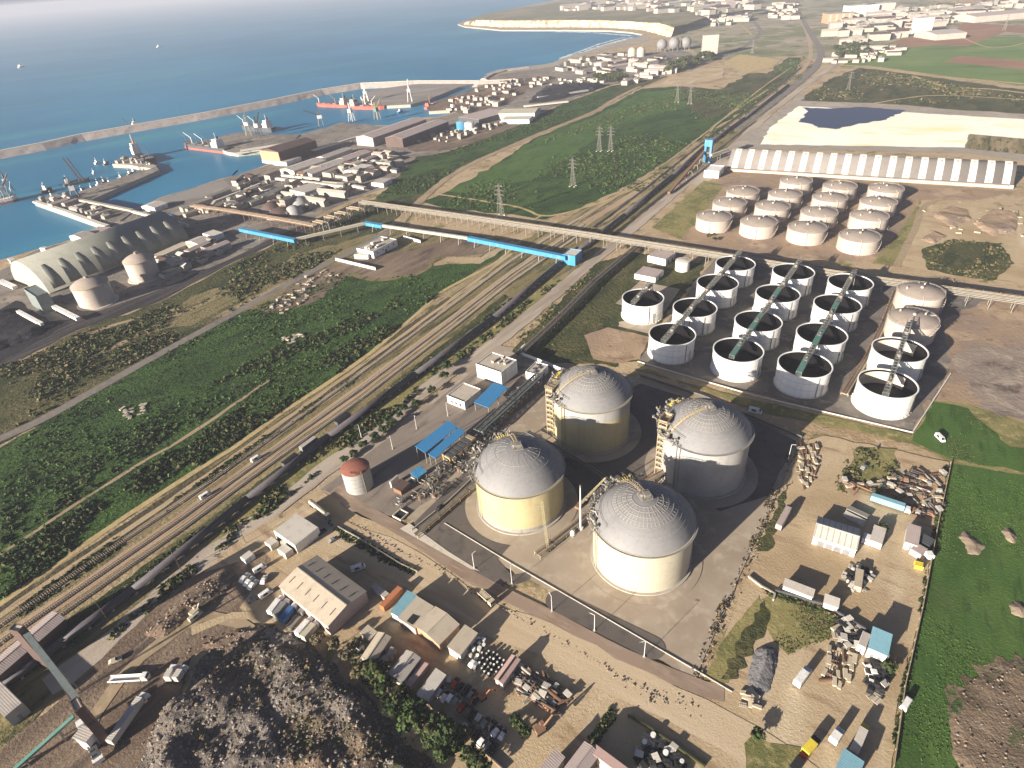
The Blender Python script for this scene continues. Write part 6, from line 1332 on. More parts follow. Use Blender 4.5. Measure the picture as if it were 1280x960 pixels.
for i, (a, b, lab) in enumerate((((355, 587), (373, 573), 'dark railway wagon on the siding, lowest of three'), ((377, 567), (397, 552), 'dark railway wagon on the siding, the middle of three'), ((421, 535), (438, 522), 'dark railway wagon on the siding, nearest the blue canopies'))):
    t = put(thing('railway_wagon', '', 'wagon', group='railway wagons on the siding'), a, b, lab); L = (G(*b)-G(*a)).length
    MB().box((0, 0, 2.3), (L-.6, 2.7, 2.2)).build('body', 'steeldark' if i != 1 else 'greycar', t); MB().box((0, 0, 3.45), (L-1, 2.3, .12)).build('load', 'coal' if i != 1 else 'sheet2', t)
    for x in (-L*.32, L*.32): m = MB(); m.box((x, 0, .9), (3, 2.2, .6)); [m.tube((x+q, -1, .5), (x+q, 1, .5), .48, 8) for q in (-.9, .9)]; m.build('bogie', 'black', t)
car((254, 624), (262, 619), 'white van on the railway bed, the lower of two', van=True); car((317, 578), (325, 573), 'white van on the railway bed, the upper of two', van=True)
# ------------------------------------------------------------------ breakwater, piers
def dyke(name, label, px, wtop, h, mat, cat, slope=1.6, road='concwhite', z0=SEAZ-3, jit=0.):
    c = [G(*p, h).to_2d() for p in px]; pts = []
    for i in range(len(c)-1):
        k = max(1, int((c[i+1]-c[i]).length/12)); pts += [c[i].lerp(c[i+1], j/k) for j in range(k)]
    pts.append(c[-1]); t = thing(name, label, cat, (pts[0].x, pts[0].y, 0)); o = pts[0]; wb = wtop/2+(h-z0)*slope; rows = []
    for i, p in enumerate(pts):
        d = (pts[min(i+1, len(pts)-1)]-pts[max(0, i-1)]).normalized(); n = Vector((-d.y, d.x)); p = p-o; J = lambda: random.uniform(-jit, jit)
        rows.append([(*(p-n*wb), z0), (*(p-n*(wtop/2+(wb-wtop/2)*.5+J())), (h+z0)/2+J()), (*(p-n*(wtop/2+J()*.5)), h+J()*.3), (*(p+n*(wtop/2+J()*.5)), h+J()*.3), (*(p+n*(wtop/2+(wb-wtop/2)*.5+J())), (h+z0)/2+J()), (*(p+n*wb), z0)])
    k = 6; fs = [(i*k+j+1, i*k+j, (i+1)*k+j, (i+1)*k+j+1) for i in range(len(rows)-1) for j in range(k-1)]; fs += [tuple(range(k)), tuple((len(rows)-1)*k+j for j in range(k-1, -1, -1))]
    meshobj('armour_slope', [v for r in rows for v in r], [tuple(reversed(f)) for f in fs], mat, None, t)
    if road:
        m = MB()
        for i in range(len(pts)-1): m.beam((*(pts[i]-o), h+.4), (*(pts[i+1]-o), h+.4), wtop*.45, .8)
        m.build('crest_road', road, t)
    return t
dyke('breakwater', 'long pale rock breakwater across the harbour mouth', [(-40, 196), (0, 188.5), (50, 179), (100, 168), (180, 154), (260, 140), (340, 124.5), (400, 112), (450, 104), (520, 101), (600, 101), (640, 99.5)], 16, 5, 'armour', 'breakwater', 1.5, 'concwhite', jit=.6)
dyke('breakwater', 'short curved rock breakwater at the beach end of the port', [(604, 98), (614, 92), (632, 87), (660, 83)], 9, 3, 'armour', 'breakwater', 1.4, None, jit=1.)
def pier(name, label, px, h=1., mat='conc', z=SEAZ-2):
    P = [G(*p, h).to_2d() for p in px]; o = P[0]; t = thing(name, label, 'pier', (o.x, o.y, 0)); pts = [p-o for p in P]
    if sum(a.x*b.y-b.x*a.y for a, b in zip(pts, pts[1:]+pts[:1])) < 0: pts.reverse()
    MB().prism(pts, z, h-.2).build('quay_wall', 'conc', t); MB().prism([p*1.0 for p in pts], h-.2, h).build('deck', mat, t); return t
pier('pier', 'broad pier with a pale causeway beside the ship with the pink hull', [(42, 252), (125, 281), (150, 276), (166, 264), (112, 250.5), (92, 249), (70, 242)], mat='port')
pier('pier', 'narrow straight pier with small white boats along it', [(90, 248), (112, 250.5), (199, 212.5), (196, 208.5), (150, 222), (100, 239)], mat='port')
pier('pier', 'jetty with scattered pale sheds in front of the narrow pier', [(140, 205), (160, 198), (172, 199), (196, 207), (192, 211), (160, 206)], mat='beach')
pier('pier', 'dark pier carrying cranes beside the red hulled ship', [(247, 178), (289, 167), (305, 165), (345, 168), (375, 168), (352, 190), (328, 188), (297, 191.5), (285, 190)], mat='port')
pier('reclaimed_bank', 'grey reclaimed bank behind the two red ships', [(450, 120), (466, 112), (520, 105), (576, 101.5), (600, 100), (592, 105), (574, 108.5), (535, 124.5), (513, 130.5), (476, 132.5), (456, 128)], 1.2, 'reclaim')
pier('mole', 'brown wharf crowded with red fishing boats at the inlet', [(536, 139), (536, 130), (558, 122.5), (590, 115.5), (600, 118), (594, 128), (574, 134), (562, 137.5)], 1., 'mud')
# ------------------------------------------------------------------ vessels
def ship(name, label, stern, bow, W, hull='redhull', deck='steel', H=6., sup='white', sup_at=-.32, gear=3, cat='ship', waterline=None, sup_h=12, holds=4):
    a, b = G(*stern, SEAZ), G(*bow, SEAZ); d = b-a; L = d.length; t = thing(name, label, cat, ((a+b)/2).to_2d().to_3d()+Vector((0, 0, SEAZ)), math.atan2(d.y, d.x)); l = L/2; w = W/2
    plan = [(-l, -w*.75), (-l*.9, -w), (l*.6, -w), (l*.85, -w*.6), (l, 0), (l*.85, w*.6), (l*.6, w), (-l*.9, w), (-l, w*.75)]; n = len(plan); m = MB()
    vs = [(x*.97, y*.86, -2) for x, y in plan]+[(x, y, H+(1.6 if x > l*.7 else 0)) for x, y in plan]; m.add(vs, [tuple(range(n-1, -1, -1)), tuple(range(n, 2*n))]+[(i, (i+1) % n, n+(i+1) % n, n+i) for i in range(n)]); m.build('hull', hull, t)
    if waterline: m = MB(); m.add([(x*1.004, y*1.004*.9+y*.05, -1.) for x, y in plan]+[(x*1.003, y*1.003, H*.45) for x, y in plan], [(i, (i+1) % n, n+(i+1) % n, n+i) for i in range(n)]); m.build('boot_topping', waterline, t)
    MB().prism([(x*.93, y*.86) for x, y in plan], H+.02, H+.3).build('deck', deck, t)
    sx = sup_at*L
    s_ = MB().box((sx, 0, H+sup_h*.3), (L*.13, W*.85, sup_h*.6)).box((sx-L*.01, 0, H+sup_h*.78), (L*.10, W*.7, sup_h*.36)).build('superstructure', sup, t)
    MB().box((sx+L*.067, 0, H+sup_h*.75), (.3, W*.6, 1.2)).build('bridge_window', 'glass', s_); MB().cyl((sx-L*.04, 0), W*.11, H+sup_h*.9, H+sup_h*1.3, 10).build('funnel', 'black' if hull != 'black' else 'orange', t)
    MB().tube((sx, 0, H+sup_h*.9), (sx, 0, H+sup_h*1.7), .35, 5).build('radar_mast', sup, t)
    for k in range(holds):
        x = (-.18+.62*(k+.5)/holds)*L if sup_at < 0 else (-.44+.62*(k+.5)/holds)*L
        MB().box((x, 0, H+.9), (L*.1, W*.6, 1.4)).build('hatch_cover', 'steelrust' if k % 2 else 'steel', t)
    for k in range(gear):
        x = (-.1+.5*k/max(1, gear-1))*L if sup_at < 0 else (-.4+.5*k/max(1, gear-1))*L
        m = MB(); m.tube((x, 0, H), (x, 0, H+10), .7, 7); m.tube((x, 0, H+9), (x+L*.10, W*.2, H+17), .4, 5); m.build('deck_crane', 'orange' if hull == 'redhull' and k == 0 else ('white' if k % 2 else 'steeldark'), t)
    return t
ship('cargo_ship', 'cargo ship with red waterline and white deck gear at the dark pier', (286, 191), (231, 184), 15, 'steeldark', 'steeldark', 7, 'white', -.3, 5, waterline='redhull')
ship('cargo_ship', 'black hulled ship with a tall white bridge at the pier end', (192, 204), (168, 197), 13, 'black', 'steel', 7, 'white', .25, 1, holds=1, sup_h=17)
ship('dredger', 'dark crane barge with two raised booms in the harbour', (79, 233), (113, 226), 14, 'steeldark', 'steeldark', 3, 'white', -.3, 0, 'barge', holds=1, sup_h=6)
p = G(100, 226, 0); t = thing('twin_derrick', 'pair of dark raised crane booms on the harbour barge', 'crane', (p.x, p.y, 0))
for s in (0, 5): MB().lattice((s, 0, 0), (s-11, 3, 30), 1.6, .28, 9, .8).build('boom', 'steeldark', t)
ship('cargo_ship', 'ship with a pink waterline cut by the left edge of the photo', (-16, 258), (24, 250), 16, 'white', 'steel', 6, 'white', -.2, 2, waterline='redhull')
ship('red_ship', 'red ship with a cream bridge at its right end, the seaward one of two', (437, 134), (396, 132.5), 17, 'redhull', 'redhull', 5, 'cream', -.36, 2)
ship('red_ship', 'red ship with a cream bridge at its left end, the landward one of two', (438, 135.5), (481, 136.5), 17, 'redhull', 'redhull', 5, 'cream', -.36, 3)
ship('coaster', 'grey ship with tall white bridge and cranes behind the dark pier', (343, 165), (303, 162), 14, 'steeldark', 'steel', 7, 'white', -.33, 4)
ship('patrol_ship', 'slim grey ship moored against the long breakwater', (178, 158.5), (137, 166.5), 10, 'greycar', 'steel', 4, 'white', -.3, 1, holds=1, sup_h=8)
ship('fishing_boat', 'red fishing boat alongside the brown wharf, at its seaward tip', (532, 137), (546, 131), 9, 'redhull', 'steelrust', 4, 'redhull', -.3, 1, 'boat', holds=1, sup_h=6)
ship('fishing_boat', 'red fishing boat at the inner side of the brown wharf', (562, 138.5), (584, 134), 9, 'redhull', 'steelrust', 4, 'white', -.3, 1, 'boat', holds=1, sup_h=6)
ship('harbour_boat', 'small blue boat crossing the inlet', (497, 141.5), (504, 140), 6, 'bluecar', 'white', 2.5, 'white', -.1, 0, 'boat', holds=0, sup_h=4)
ship('harbour_boat', 'small white boat alone in the harbour', (116, 217.5), (120, 216.5), 4, 'white', 'white', 2, 'white', -.1, 0, 'boat', holds=0, sup_h=3)
ship('sea_boat', 'distant boat out at sea, the one nearest the breakwater middle', (196, 59.5), (204, 58.5), 12, 'white', 'white', 4, 'white', -.2, 0, 'boat', holds=1, sup_h=7)
ship('sea_boat', 'distant boat out at sea near the left edge', (23, 85), (30, 83), 10, 'white', 'white', 4, 'white', -.2, 0, 'boat', holds=1, sup_h=7)
ship('tug', 'dark tug beside the broad pier', (53, 242), (66, 238), 8, 'black', 'steel', 3, 'white', -.1, 0, 'boat', holds=0, sup_h=6)
for i, (x, y) in enumerate(((104, 240.5), (116, 237.5), (124, 232), (131, 229), (138, 230.5), (152, 223.5), (163, 219), (168, 216), (122, 204.5), (133, 206), (66, 247), (186, 210))):
    ship('moored_boat', 'small pale boat moored along the narrow pier and jetty', (x-3.5, y+.9), (x+3.5, y-.9), 5, 'white' if i % 3 else 'steelrust', 'steel', 2.2, 'white', -.1, 0, 'boat', holds=0, sup_h=4)['group'] = 'small boats moored along the narrow pier and jetty'
def quay_crane(px, label, mat='steeldark', h=26, reach=22, rz=0., green=False):
    p = G(*px); t = thing('quay_crane', label, 'crane', (p.x, p.y, .8), rz)
    for x in (-4, 4):
        for y in (-4, 4): MB().beam((x, y, 0), (x*.6, y*.6, h*.55), .9, .9).build('leg', mat, t)
    MB().box((0, 0, h*.6), (7, 6, 5)).build('machine_house', 'white' if not green else 'greenroof', t); MB().lattice((2, 0, h*.65), (reach, 0, h*1.15), 1.8, .3, 8, .8).build('jib', mat, t); MB().lattice((0, 0, h*.65), (-1, 0, h*1.05), 1.8, .3, 4, 1).build('mast', mat, t)
    return t
quay_crane((312, 170), 'crane with an orange top beside the grey ship at the dark pier', 'steel', 30, 16, R(100)); quay_crane((402, 158), 'dark quay crane with a low jib at the coal berth', 'steeldark', 24, -24, R(20)); quay_crane((325, 172), 'dark quay crane between the grey ship and the brown shed', 'steeldark', 30, 16, R(80))
quay_crane((440, 152), 'tall white hopper crane at the inner berth', 'white', 28, 12, R(70)); quay_crane((472, 150), 'yellowish green crane nearest the twin long roofs', 'yellowpaint', 26, 16, R(60), True); quay_crane((95, 247), 'dark crane at the root of the narrow pier', 'steeldark', 18, 14, R(120)); quay_crane((10, 252), 'pale crane over the ship with pink waterline', 'steel', 26, 14, R(60)); quay_crane((14, 240), 'grey crane at the far side of the broad pier', 'steeldark', 22, 14, R(130))
quay_crane((458, 127), 'white crane boom on the reclaimed bank by the red ships', 'white', 26, 12, R(110)); quay_crane((513, 128), 'slim white crane on the reclaimed bank edge', 'white', 34, 4, R(90))
# ------------------------------------------------------------------ port buildings
A, B = G(62.5, 368), G(237.5, 300); d = B-A; L = d.length; rz = math.atan2(d.y, d.x); n = Vector((-d.y, d.x, 0)).normalized(); hw, hh = 31, 24; c = A+d/2+n*hw
t = thing('vaulted_store', 'long grey green vaulted store with a row of bulging dormers by the port', 'store', (c.x, c.y, 0), rz); MB().vault(L, hw, hh, 20, a0=.03, a1=PI-.03).build('roof', 'portvault', t, True)
for x in (-L/2+.3, L/2-.3): MB().add([(x, -(hw-.4)*math.cos(PI*i/20), (hh-.4)*math.sin(PI*i/20)) for i in range(21)], [tuple(range(21))]).build('gable_wall', 'conc', t)
for k in range(9):
    m = MB(); x = -L/2+L*(k+.7)/9.4; N = 8; vs = []
    for s, (yy, zz, w, hgt) in enumerate(((-hw*.99, 3, 5.2, 2.2), (-hw*.90, 10, 4.8, 2.6), (-hw*.72, 16.5, 3.8, 1.7), (-hw*.55, 20.2, 2.0, .6))):
        for i in range(N+1): a = PI*i/N; vs.append((x-w*math.cos(a), yy-hgt*math.sin(a)*.8, zz+hgt*math.sin(a)*.55))
    m.add(vs, [(s*(N+1)+i, s*(N+1)+i+1, (s+1)*(N+1)+i+1, (s+1)*(N+1)+i) for s in range(3) for i in range(N)]+[tuple(range(N, -1, -1))]); m.build('dormer', 'portvault', t, True)
building('end_tower', 'dark green end tower of the vaulted store', ((30, 362), (45, 372), (60, 366)), 14, 'steelgreen', 'steelgreen', doors=1)
for i, (l_, r_, bot, lab) in enumerate((((88, 358), (134, 350), (110, 384), 'dark sided port silo tank with pale top, nearest the coal yard'), ((153, 328), (192, 319), (172, 352), 'dark sided port silo tank with pale top, in the middle of the vaulted store side'))):
    h = 17; a, b = G(*l_, h), G(*r_, h); rr = (b-a).length/2; c = (a+b)/2; t = thing('port_silo', lab, 'silo', (c.x, c.y, 0), 0, 'silo tanks beside the vaulted store'); o = MB().cyl((0, 0), rr, 0, h, 48, cap=(False, False)).build('wall', 'tantank', t); smooth_angle(o); MB().cap((0, 0), rr+.3, h, 4.6, 48, 6).build('roof', 'tanroof', t, True); MB().cyl((0, 0), 1.6, h+4.4, h+6.4, 10).build('vent', 'steel', t); MB().ring((0, 0), rr-.2, rr+.5, h-.6, h+.1, 48).build('rim', 'steeltan', t); MB().ring((0, 0), rr, rr+2.2, 0, .7, 40).build('foundation', 'concwhite', t)
building('brown_shed', 'tall brown shed with a terracotta end at the harbour', ((339, 193), (387, 178), (379, 171)), 17, 'brownclad', 'brownclad', 'gable', rise=3, doors=0, extra=lambda t, L, W, h: (MB().box((-L/2-.15, 0, h*.62), (.3, W*.98, h*.72)).build('end_panel', 'orangeclad', t), MB().box((-L/2-.2, 0, h*.12), (.4, W, h*.24)).build('end_base', 'concwhite', t)))
PB = [(((375, 171.5), (519, 146), (528, 151)), 0, None, None)]
def pb(name, label, px, h, roof='sheet3', wall='concwhite', kind='gable', rise=2., doors=0, **kw): return building(name, label, px, h, roof, wall, kind, rise=rise, doors=doors, **kw)
pb('long_store', 'long tan roofed store, the seaward one of twin roofs', ((459, 175), (527, 151), (518, 146)), 12, 'sheet3', 'sheet3', rise=3)
pb('long_store', 'long tan roofed store, the landward one of twin roofs', ((494, 177), (553, 154.5), (547, 148)), 12, 'sheet3', 'brownclad', rise=3)
pb('low_store', 'low long pale shed nearest the brown harbour shed', ((361, 216), (402, 202), (396, 196)), 6, 'sheet2'); pb('low_store', 'low long pale shed in line beyond the one nearest the brown shed', ((404, 199), (437, 187), (431, 184)), 6, 'sheet2')
pb('low_store', 'second low pale shed, beside the tangled pipes', ((384, 220), (430, 203), (423, 197.5)), 6, 'sheet2'); pb('low_store', 'low brownish shed in line beyond the tangled pipes', ((430, 202), (460, 191), (454, 186.5)), 6, 'sheet3')
pb('yellow_store', 'pale yellowish shed with white front among the port yards', ((442, 216), (464, 207.5), (456, 203.5)), 7, 'sheet4', 'white', 'flat', parapet=False); pb('cream_house', 'small white fronted house at the road end of the port yards', ((476, 231), (487, 225), (478, 221)), 5, 'sheet2', 'white', 'flat', parapet=False)
pb('grey_hall', 'wide grey roofed hall beside the dark domes', ((376, 243), (402, 234), (392, 227)), 7, 'sheet2', 'concwhite', 'flat', parapet=False); pb('white_store', 'white fronted low store among tangled pipes', ((352, 205), (371, 198), (366, 193)), 5, 'sheet2', 'white', 'flat', parapet=False)
pb('yellow_warehouse', 'yellow white warehouse with brown roof strip by the coal stack', ((626, 142), (672, 141), (672, 134)), 9, 'cream', 'concwhite', rise=2); pb('white_warehouse', 'white low warehouse in front of the yellow white warehouse', ((629, 150), (664, 149.5), (664, 145)), 6, 'sheet4', 'white', 'flat', parapet=False)
pb('grey_roof', 'long dark roofed shed beside the blue tank', ((590, 152), (630, 141), (620, 134)), 8, 'sheet3', 'steeldark', 'mono', rise=.6)
pb('quay_house', 'white sheds in a row on the quay behind the vaulted store', ((96, 300), (112, 294), (108, 287)), 5, 'sheet2', 'white', 'gable'); pb('quay_house', 'low tan house on the quay next to the causeway', ((116, 294), (135, 286), (131, 281)), 4, 'sheet3', 'concwhite', 'flat', parapet=False); pb('quay_house', 'small white house at the water corner of the quay', ((53, 312), (58, 310), (57, 307)), 4, 'sheet4', 'white', 'flat', parapet=False); pb('quay_house', 'small white hut by the left edge of the quay', ((12, 327), (19, 325), (17, 321)), 4, 'sheet4', 'white', 'flat', parapet=False)
pb('port_house', 'white house cluster between vaulted store and blue gallery, larger', ((245, 307), (262, 300), (252, 294)), 6, 'sheet2', 'white', 'gable', rise=1.5); pb('port_house', 'white house beside the vaulted store end, smaller', ((262, 297), (276, 292), (270, 286)), 5, 'sheet4', 'white', 'flat', parapet=False); pb('port_house', 'tan long house along the dark rail yard', ((196, 323), (236, 305), (231, 301)), 4, 'sheet', 'concwhite', 'flat', parapet=False)
pb('blue_hut', 'small bright blue hut behind the vaulted store', ((208, 272), (214, 270), (212, 266)), 5, 'bluebright', 'bluebright', 'flat', parapet=False)
pb('white_terminal', 'white sheds on the stone quay beside the basin', ((187, 262), (203, 256), (198, 250)), 5, 'sheet4', 'white', 'gable'); 
for i, (px, rr, h, mat, lab) in enumerate((((349, 272), 16, 7, 'brownclad', 'dark brown domed pile in the port yards'), ((366, 269), 10, 8, 'greytank', 'pale grey dome beside the dark brown pile'), ((372, 258), 13, 8, 'greytank', 'grey dome behind the pale dome'), ((338, 262), 11, 6, 'brownclad', 'smaller dark dome at the edge of the tangled pipes'))):
    p = G(*px); t = thing('storage_dome', lab, 'dome', (p.x, p.y+rr*.5, 0)); MB().cap((0, 0), rr, .8, h, 32, 7).build('shell', mat, t, True); MB().ring((0, 0), rr-.2, rr+.5, 0, .9, 32).build('foundation', 'conc', t)
for px, mat, lab in (((577, 163), 'blue', 'bright blue upright tank in the port'), ((587.5, 163.5), 'white', 'white grey upright tank next to the bright blue one')):
    p = G(*px); t = thing('port_tank', lab, 'tank', (p.x, p.y+6, 0)); o = MB().cyl((0, 0), 7.6, 0, 11, 32, cap=(False, False)).build('wall', 'bluebright' if mat == 'blue' else 'white', t); smooth_angle(o); MB().cap((0, 0), 7.7, 11, 1.2, 32, 4).build('roof', 'teal' if mat == 'blue' else 'sheet4', t, True)
# conveyors of the port
for a, b, z, w, mat, lab in (((300, 187.5), (358, 178.5), 6, 4, 'concwhite', 'pale conveyor along the dark pier to the brown shed'), ((294, 191), (328, 186), 3, 3, 'concwhite', 'low pale conveyor at the pier edge beside the red waterline ship'), ((390, 187), (448, 170), 8, 4, 'concwhite', 'pale conveyor from the brown shed to the twin long roofs'), ((268, 251), (325, 229), 5, 3, 'concwhite', 'white pipe bridge across the stone quay, upper'), ((281, 257), (345, 233), 5, 3, 'concwhite', 'white pipe bridge across the stone quay, lower'), ((268, 251), (258, 264), 5, 3, 'concwhite', 'short white pipe bridge turning down from the stone quay'), ((345, 222), (430, 232), 7, 4, 'concwhite', 'pale conveyor passing in front of the low long sheds'), ((430, 229), (456, 234), 5, 4, 'concwhite', 'short pale conveyor ending at the railway edge'), ((352, 218), (400, 223), 5, 3, 'concwhite', 'pale pipe bridge in front of the low long sheds'), ((45, 371), (97, 397), 4, 3, 'white', 'white conveyor from the vaulted store down to the dark rail yard'), ((0, 350), (18, 358), 3, 4, 'white', 'white ramp at the left edge by the vaulted store'), ((22, 388), (52, 404), 5, 2.5, 'white', 'white stacker boom over the coal'), ((672, 121), (735, 112), 5, 6, 'greytank', 'grey conveyor across the coal stack'), ((655, 132), (710, 126), 4, 6, 'concwhite', 'pale conveyor at the near edge of the coal stack'), ((165, 263), (235, 281), 6, 3, 'concwhite', 'pale conveyor from the broad pier to the vaulted store end'), ((100, 249), (165, 262), 5, 4, 'conc', 'conveyor along the broad pier to the stone quay')):
    gallery('port_conveyor', lab, a, b, z, w, 2.2, mat, every=22, cat='conveyor')
P = [G(*p, 1) for p in ((44, 253), (85, 266), (125, 281), (135, 284))]; t = thing('causeway_wall', 'pale sea wall along the basin edge of the broad pier', 'sea wall', P[0]); m = MB()
for a, b in zip(P[:-1], P[1:]): m.beam(a-P[0]+Vector((0, 0, 1)), b-P[0]+Vector((0, 0, 1)), 5, 2)
m.build('wall', 'concwhite', t)
# small port buildings: one of a kind, scattered where the photo shows pale clutter
def hut_protos():
    out = []
    for i, (L, W, h, roof, wall) in enumerate(((14, 7, 5, 'sheet2', 'tantank'), (9, 7, 4, 'sheet4', 'conc'), (22, 8, 5, 'sheet3', 'conc'), (8, 6, 7, 'steel', 'steel'), (30, 5, 4, 'conc', 'conc'), (12, 10, 6, 'sheet', 'sheet3'), (16, 9, 5, 'brownclad', 'conc'), (10, 8, 5, 'steelrust', 'tantank'), (18, 7, 4, 'steeldark', 'conc'))):
        t = thing('port_shed', '', 'shed'); MB().box((0, 0, h/2), (L, W, h)).build('wall', wall, t); MB().gable(L, W, h, h+1.2).build('roof', roof, t); out.append(t)
    return out
HP_ = hut_protos(); hused = set(); CATS = {'port_shed': 'shed', 'stored_block': 'block', 'wharf_shed': 'shed', 'shore_building': 'building', 'town_building': 'building', 'factory_shed': 'factory', 'roadside_house': 'house'}
def scatter_huts(poly, n, group, label, seed, ang=R(57), kinds=(0, 1, 2, 3, 4, 5, 6, 7, 8, 6, 8), s=(.7, 1.2), z=.3, name='port_shed'):
    st = random.getstate(); random.seed(seed); pts = sample_poly(poly, n)
    for p in pts:
        k = random.choice(kinds); o = HP_[k] if k not in hused else dup(HP_[k]); hused.add(k); o.name = name; o['category'] = CATS[name]; o.location = (p[0], p[1], z); o.rotation_euler = (0, 0, ang+random.choice((0, PI/2))+random.gauss(0, .1)); q = random.uniform(*s); o.scale = (q, q, q); o['label'] = label; o['group'] = group
    random.setstate(st)
scatter_huts([(300, 228), (345, 220), (352, 235), (380, 222), (420, 228), (440, 240), (400, 255), (372, 268), (330, 262), (262, 262), (240, 275), (215, 262), (262, 248)], 70, 'sheds and tanks among the tangled port pipes', 'small shed among the tangled port pipes beside the stone quay', 61, kinds=(3, 4, 6, 8, 8, 4, 7), s=(.6, 1.5))
scatter_huts([(395, 216), (432, 206), (470, 190), (500, 200), (498, 216), (470, 222), (440, 232)], 70, 'sheds of the port yards between low sheds and railway', 'small shed in the port yards between low long sheds and railway', 62)
scatter_huts([(498, 178), (560, 160), (600, 160), (640, 150), (620, 162), (570, 176), (520, 184)], 48, 'pale blocks stored below the twin long roofs', 'pale block stored on brown ground below the twin long roofs', 63, name='stored_block', kinds=(1, 3), s=(.4, .8))
scatter_huts([(560, 128), (600, 112), (640, 100), (690, 97), (680, 107), (650, 118), (630, 130), (590, 143), (562, 138)], 75, 'brown and pale clutter of the fishing wharf', 'small shed in the brown clutter of the fishing wharf', 64, name='wharf_shed', kinds=(7, 3, 5, 6, 7), s=(.5, 1.))
scatter_huts([(684, 107), (700, 99), (750, 96), (766, 100), (756, 105), (724, 105)], 34, 'white blocks along the coal stack', 'white block stacked along the edge of the coal stack', 65, name='stored_block', kinds=(0, 1), s=(.5, 1.1))
scatter_huts([(140, 300), (60, 342), (100, 320)], 3, 'quay huts', 'small hut on the quay strip behind the vaulted store', 66)
scatter_huts([(45, 254), (85, 247), (100, 256), (150, 272), (125, 278), (90, 266)], 30, 'sheds crowding the broad pier', 'small shed crowding the broad pier', 67, kinds=(0, 1, 2, 3), s=(.5, .9), z=1.)
scatter_huts([(142, 204), (160, 199), (172, 200), (190, 207), (165, 206)], 18, 'sheds on the jetty', 'small pale shed on the jetty in front of the narrow pier', 68, kinds=(0, 1, 3), s=(.4, .8), z=1.)
scatter_huts([(200, 330), (250, 310), (285, 300), (270, 318), (215, 345)], 24, 'sheds between vaulted store and rail yard', 'small shed between the vaulted store and the dark rail yard', 69)
# ------------------------------------------------------------------ far shore and town
scatter_huts([(690, 90), (720, 78), (770, 68), (800, 72), (830, 76), (880, 72), (860, 84), (800, 92), (760, 96)], 60, 'buildings strung along the bay shore', 'pale building strung along the bay shore', 71, name='shore_building', ang=R(30), s=(.9, 1.9))
scatter_huts([(770, 108), (800, 90), (830, 84), (850, 88), (800, 104)], 26, 'white houses beside the bay highway', 'white house beside the highway at the bay end', 72, name='shore_building', kinds=(0, 1, 2), s=(.9, 1.6))
scatter_huts([(700, 20), (760, 8), (880, 2), (935, 4), (940, 20), (880, 27), (800, 22)], 150, 'town buildings on the far headland', 'pale town building on the far headland', 73, name='town_building', ang=R(20), s=(1.5, 4), z=20)
scatter_huts([(850, 28), (900, 20), (935, 18), (940, 26), (900, 34)], 60, 'far industrial sheds by the sphere tanks', 'pale shed in the far industrial area before the highway', 74, name='factory_shed', s=(1., 2.4))
scatter_huts([(960, 6), (990, 4), (1000, 24), (960, 26)], 30, 'houses beside the far highway', 'pale house beside the far highway', 75, name='roadside_house', s=(1.2, 2.5))
scatter_huts([(1030, 30), (1070, 20), (1160, 12), (1280, 2), (1285, 14), (1180, 30), (1140, 44), (1060, 60)], 130, 'far factory sheds along the skyline road', 'pale factory shed along the far skyline road', 76, name='factory_shed', ang=R(-15), s=(1.2, 3.2))
scatter_huts([(1030, 78), (1060, 62), (1100, 60), (1130, 62), (1110, 76), (1060, 80)], 46, 'houses at the highway crossing', 'pale house at the far highway crossing', 77, name='roadside_house', s=(.8, 1.5))
for k, o in enumerate(HP_):
    if k not in hused: bpy.data.objects.remove(o)
for i, (px, w, h, mats, lab, dp_) in enumerate((((886, 71), 34, 44, ('tantank', 'conc'), 'tall pale slab tower standing before the bay highway', 14), ((1074, 20), 90, 30, ('white', 'sheet4'), 'white factory block on the skyline road, first from the highway', 50), ((1096, 18), 80, 30, ('tantank', 'sheet4'), 'white factory block on the skyline road, second from the highway', 50), ((1150, 42), 36, 34, ('white', 'sheet4'), 'tall white factory tower at the corner of the red soil field', 30), ((1045, 28), 70, 24, ('orangeclad', 'sheet3'), 'reddish plant block beside the far highway', 50))):
    p = G(*px); t = thing('far_block', lab, 'building', (p.x, p.y, 0), R(-8)); MB().box((0, 0, h/2), (w, dp_, h)).build('wall', mats[0], t); MB().box((0, 0, h+.3), (w+.6, dp_+.6, .6)).build('roof', mats[1], t)
    for k in range(4): MB().box((-w/2+w*(k+.5)/4, -dp_/2-.2, h*.5), (w*.07, .5, h*.9)).build('window_strip', 'tantank', t)
building('far_store', 'long white store along the far skyline road', ((1208, 22), (1300, 14), (1290, 10)), 14, 'sheet3', 'tantank', 'gable', rise=4, doors=0)
building('far_store', 'white roofed store with dark arched end beside the red soil field', ((1150, 45), (1188, 42), (1200, 35)), 12, 'sheet2', 'tantank', 'gable', rise=4, doors=0)
building('far_store', 'long white store on the skyline near the right edge', ((1180, 16), (1230, 9), (1222, 6)), 12, 'sheet2', 'tantank', 'gable', rise=4, doors=0)
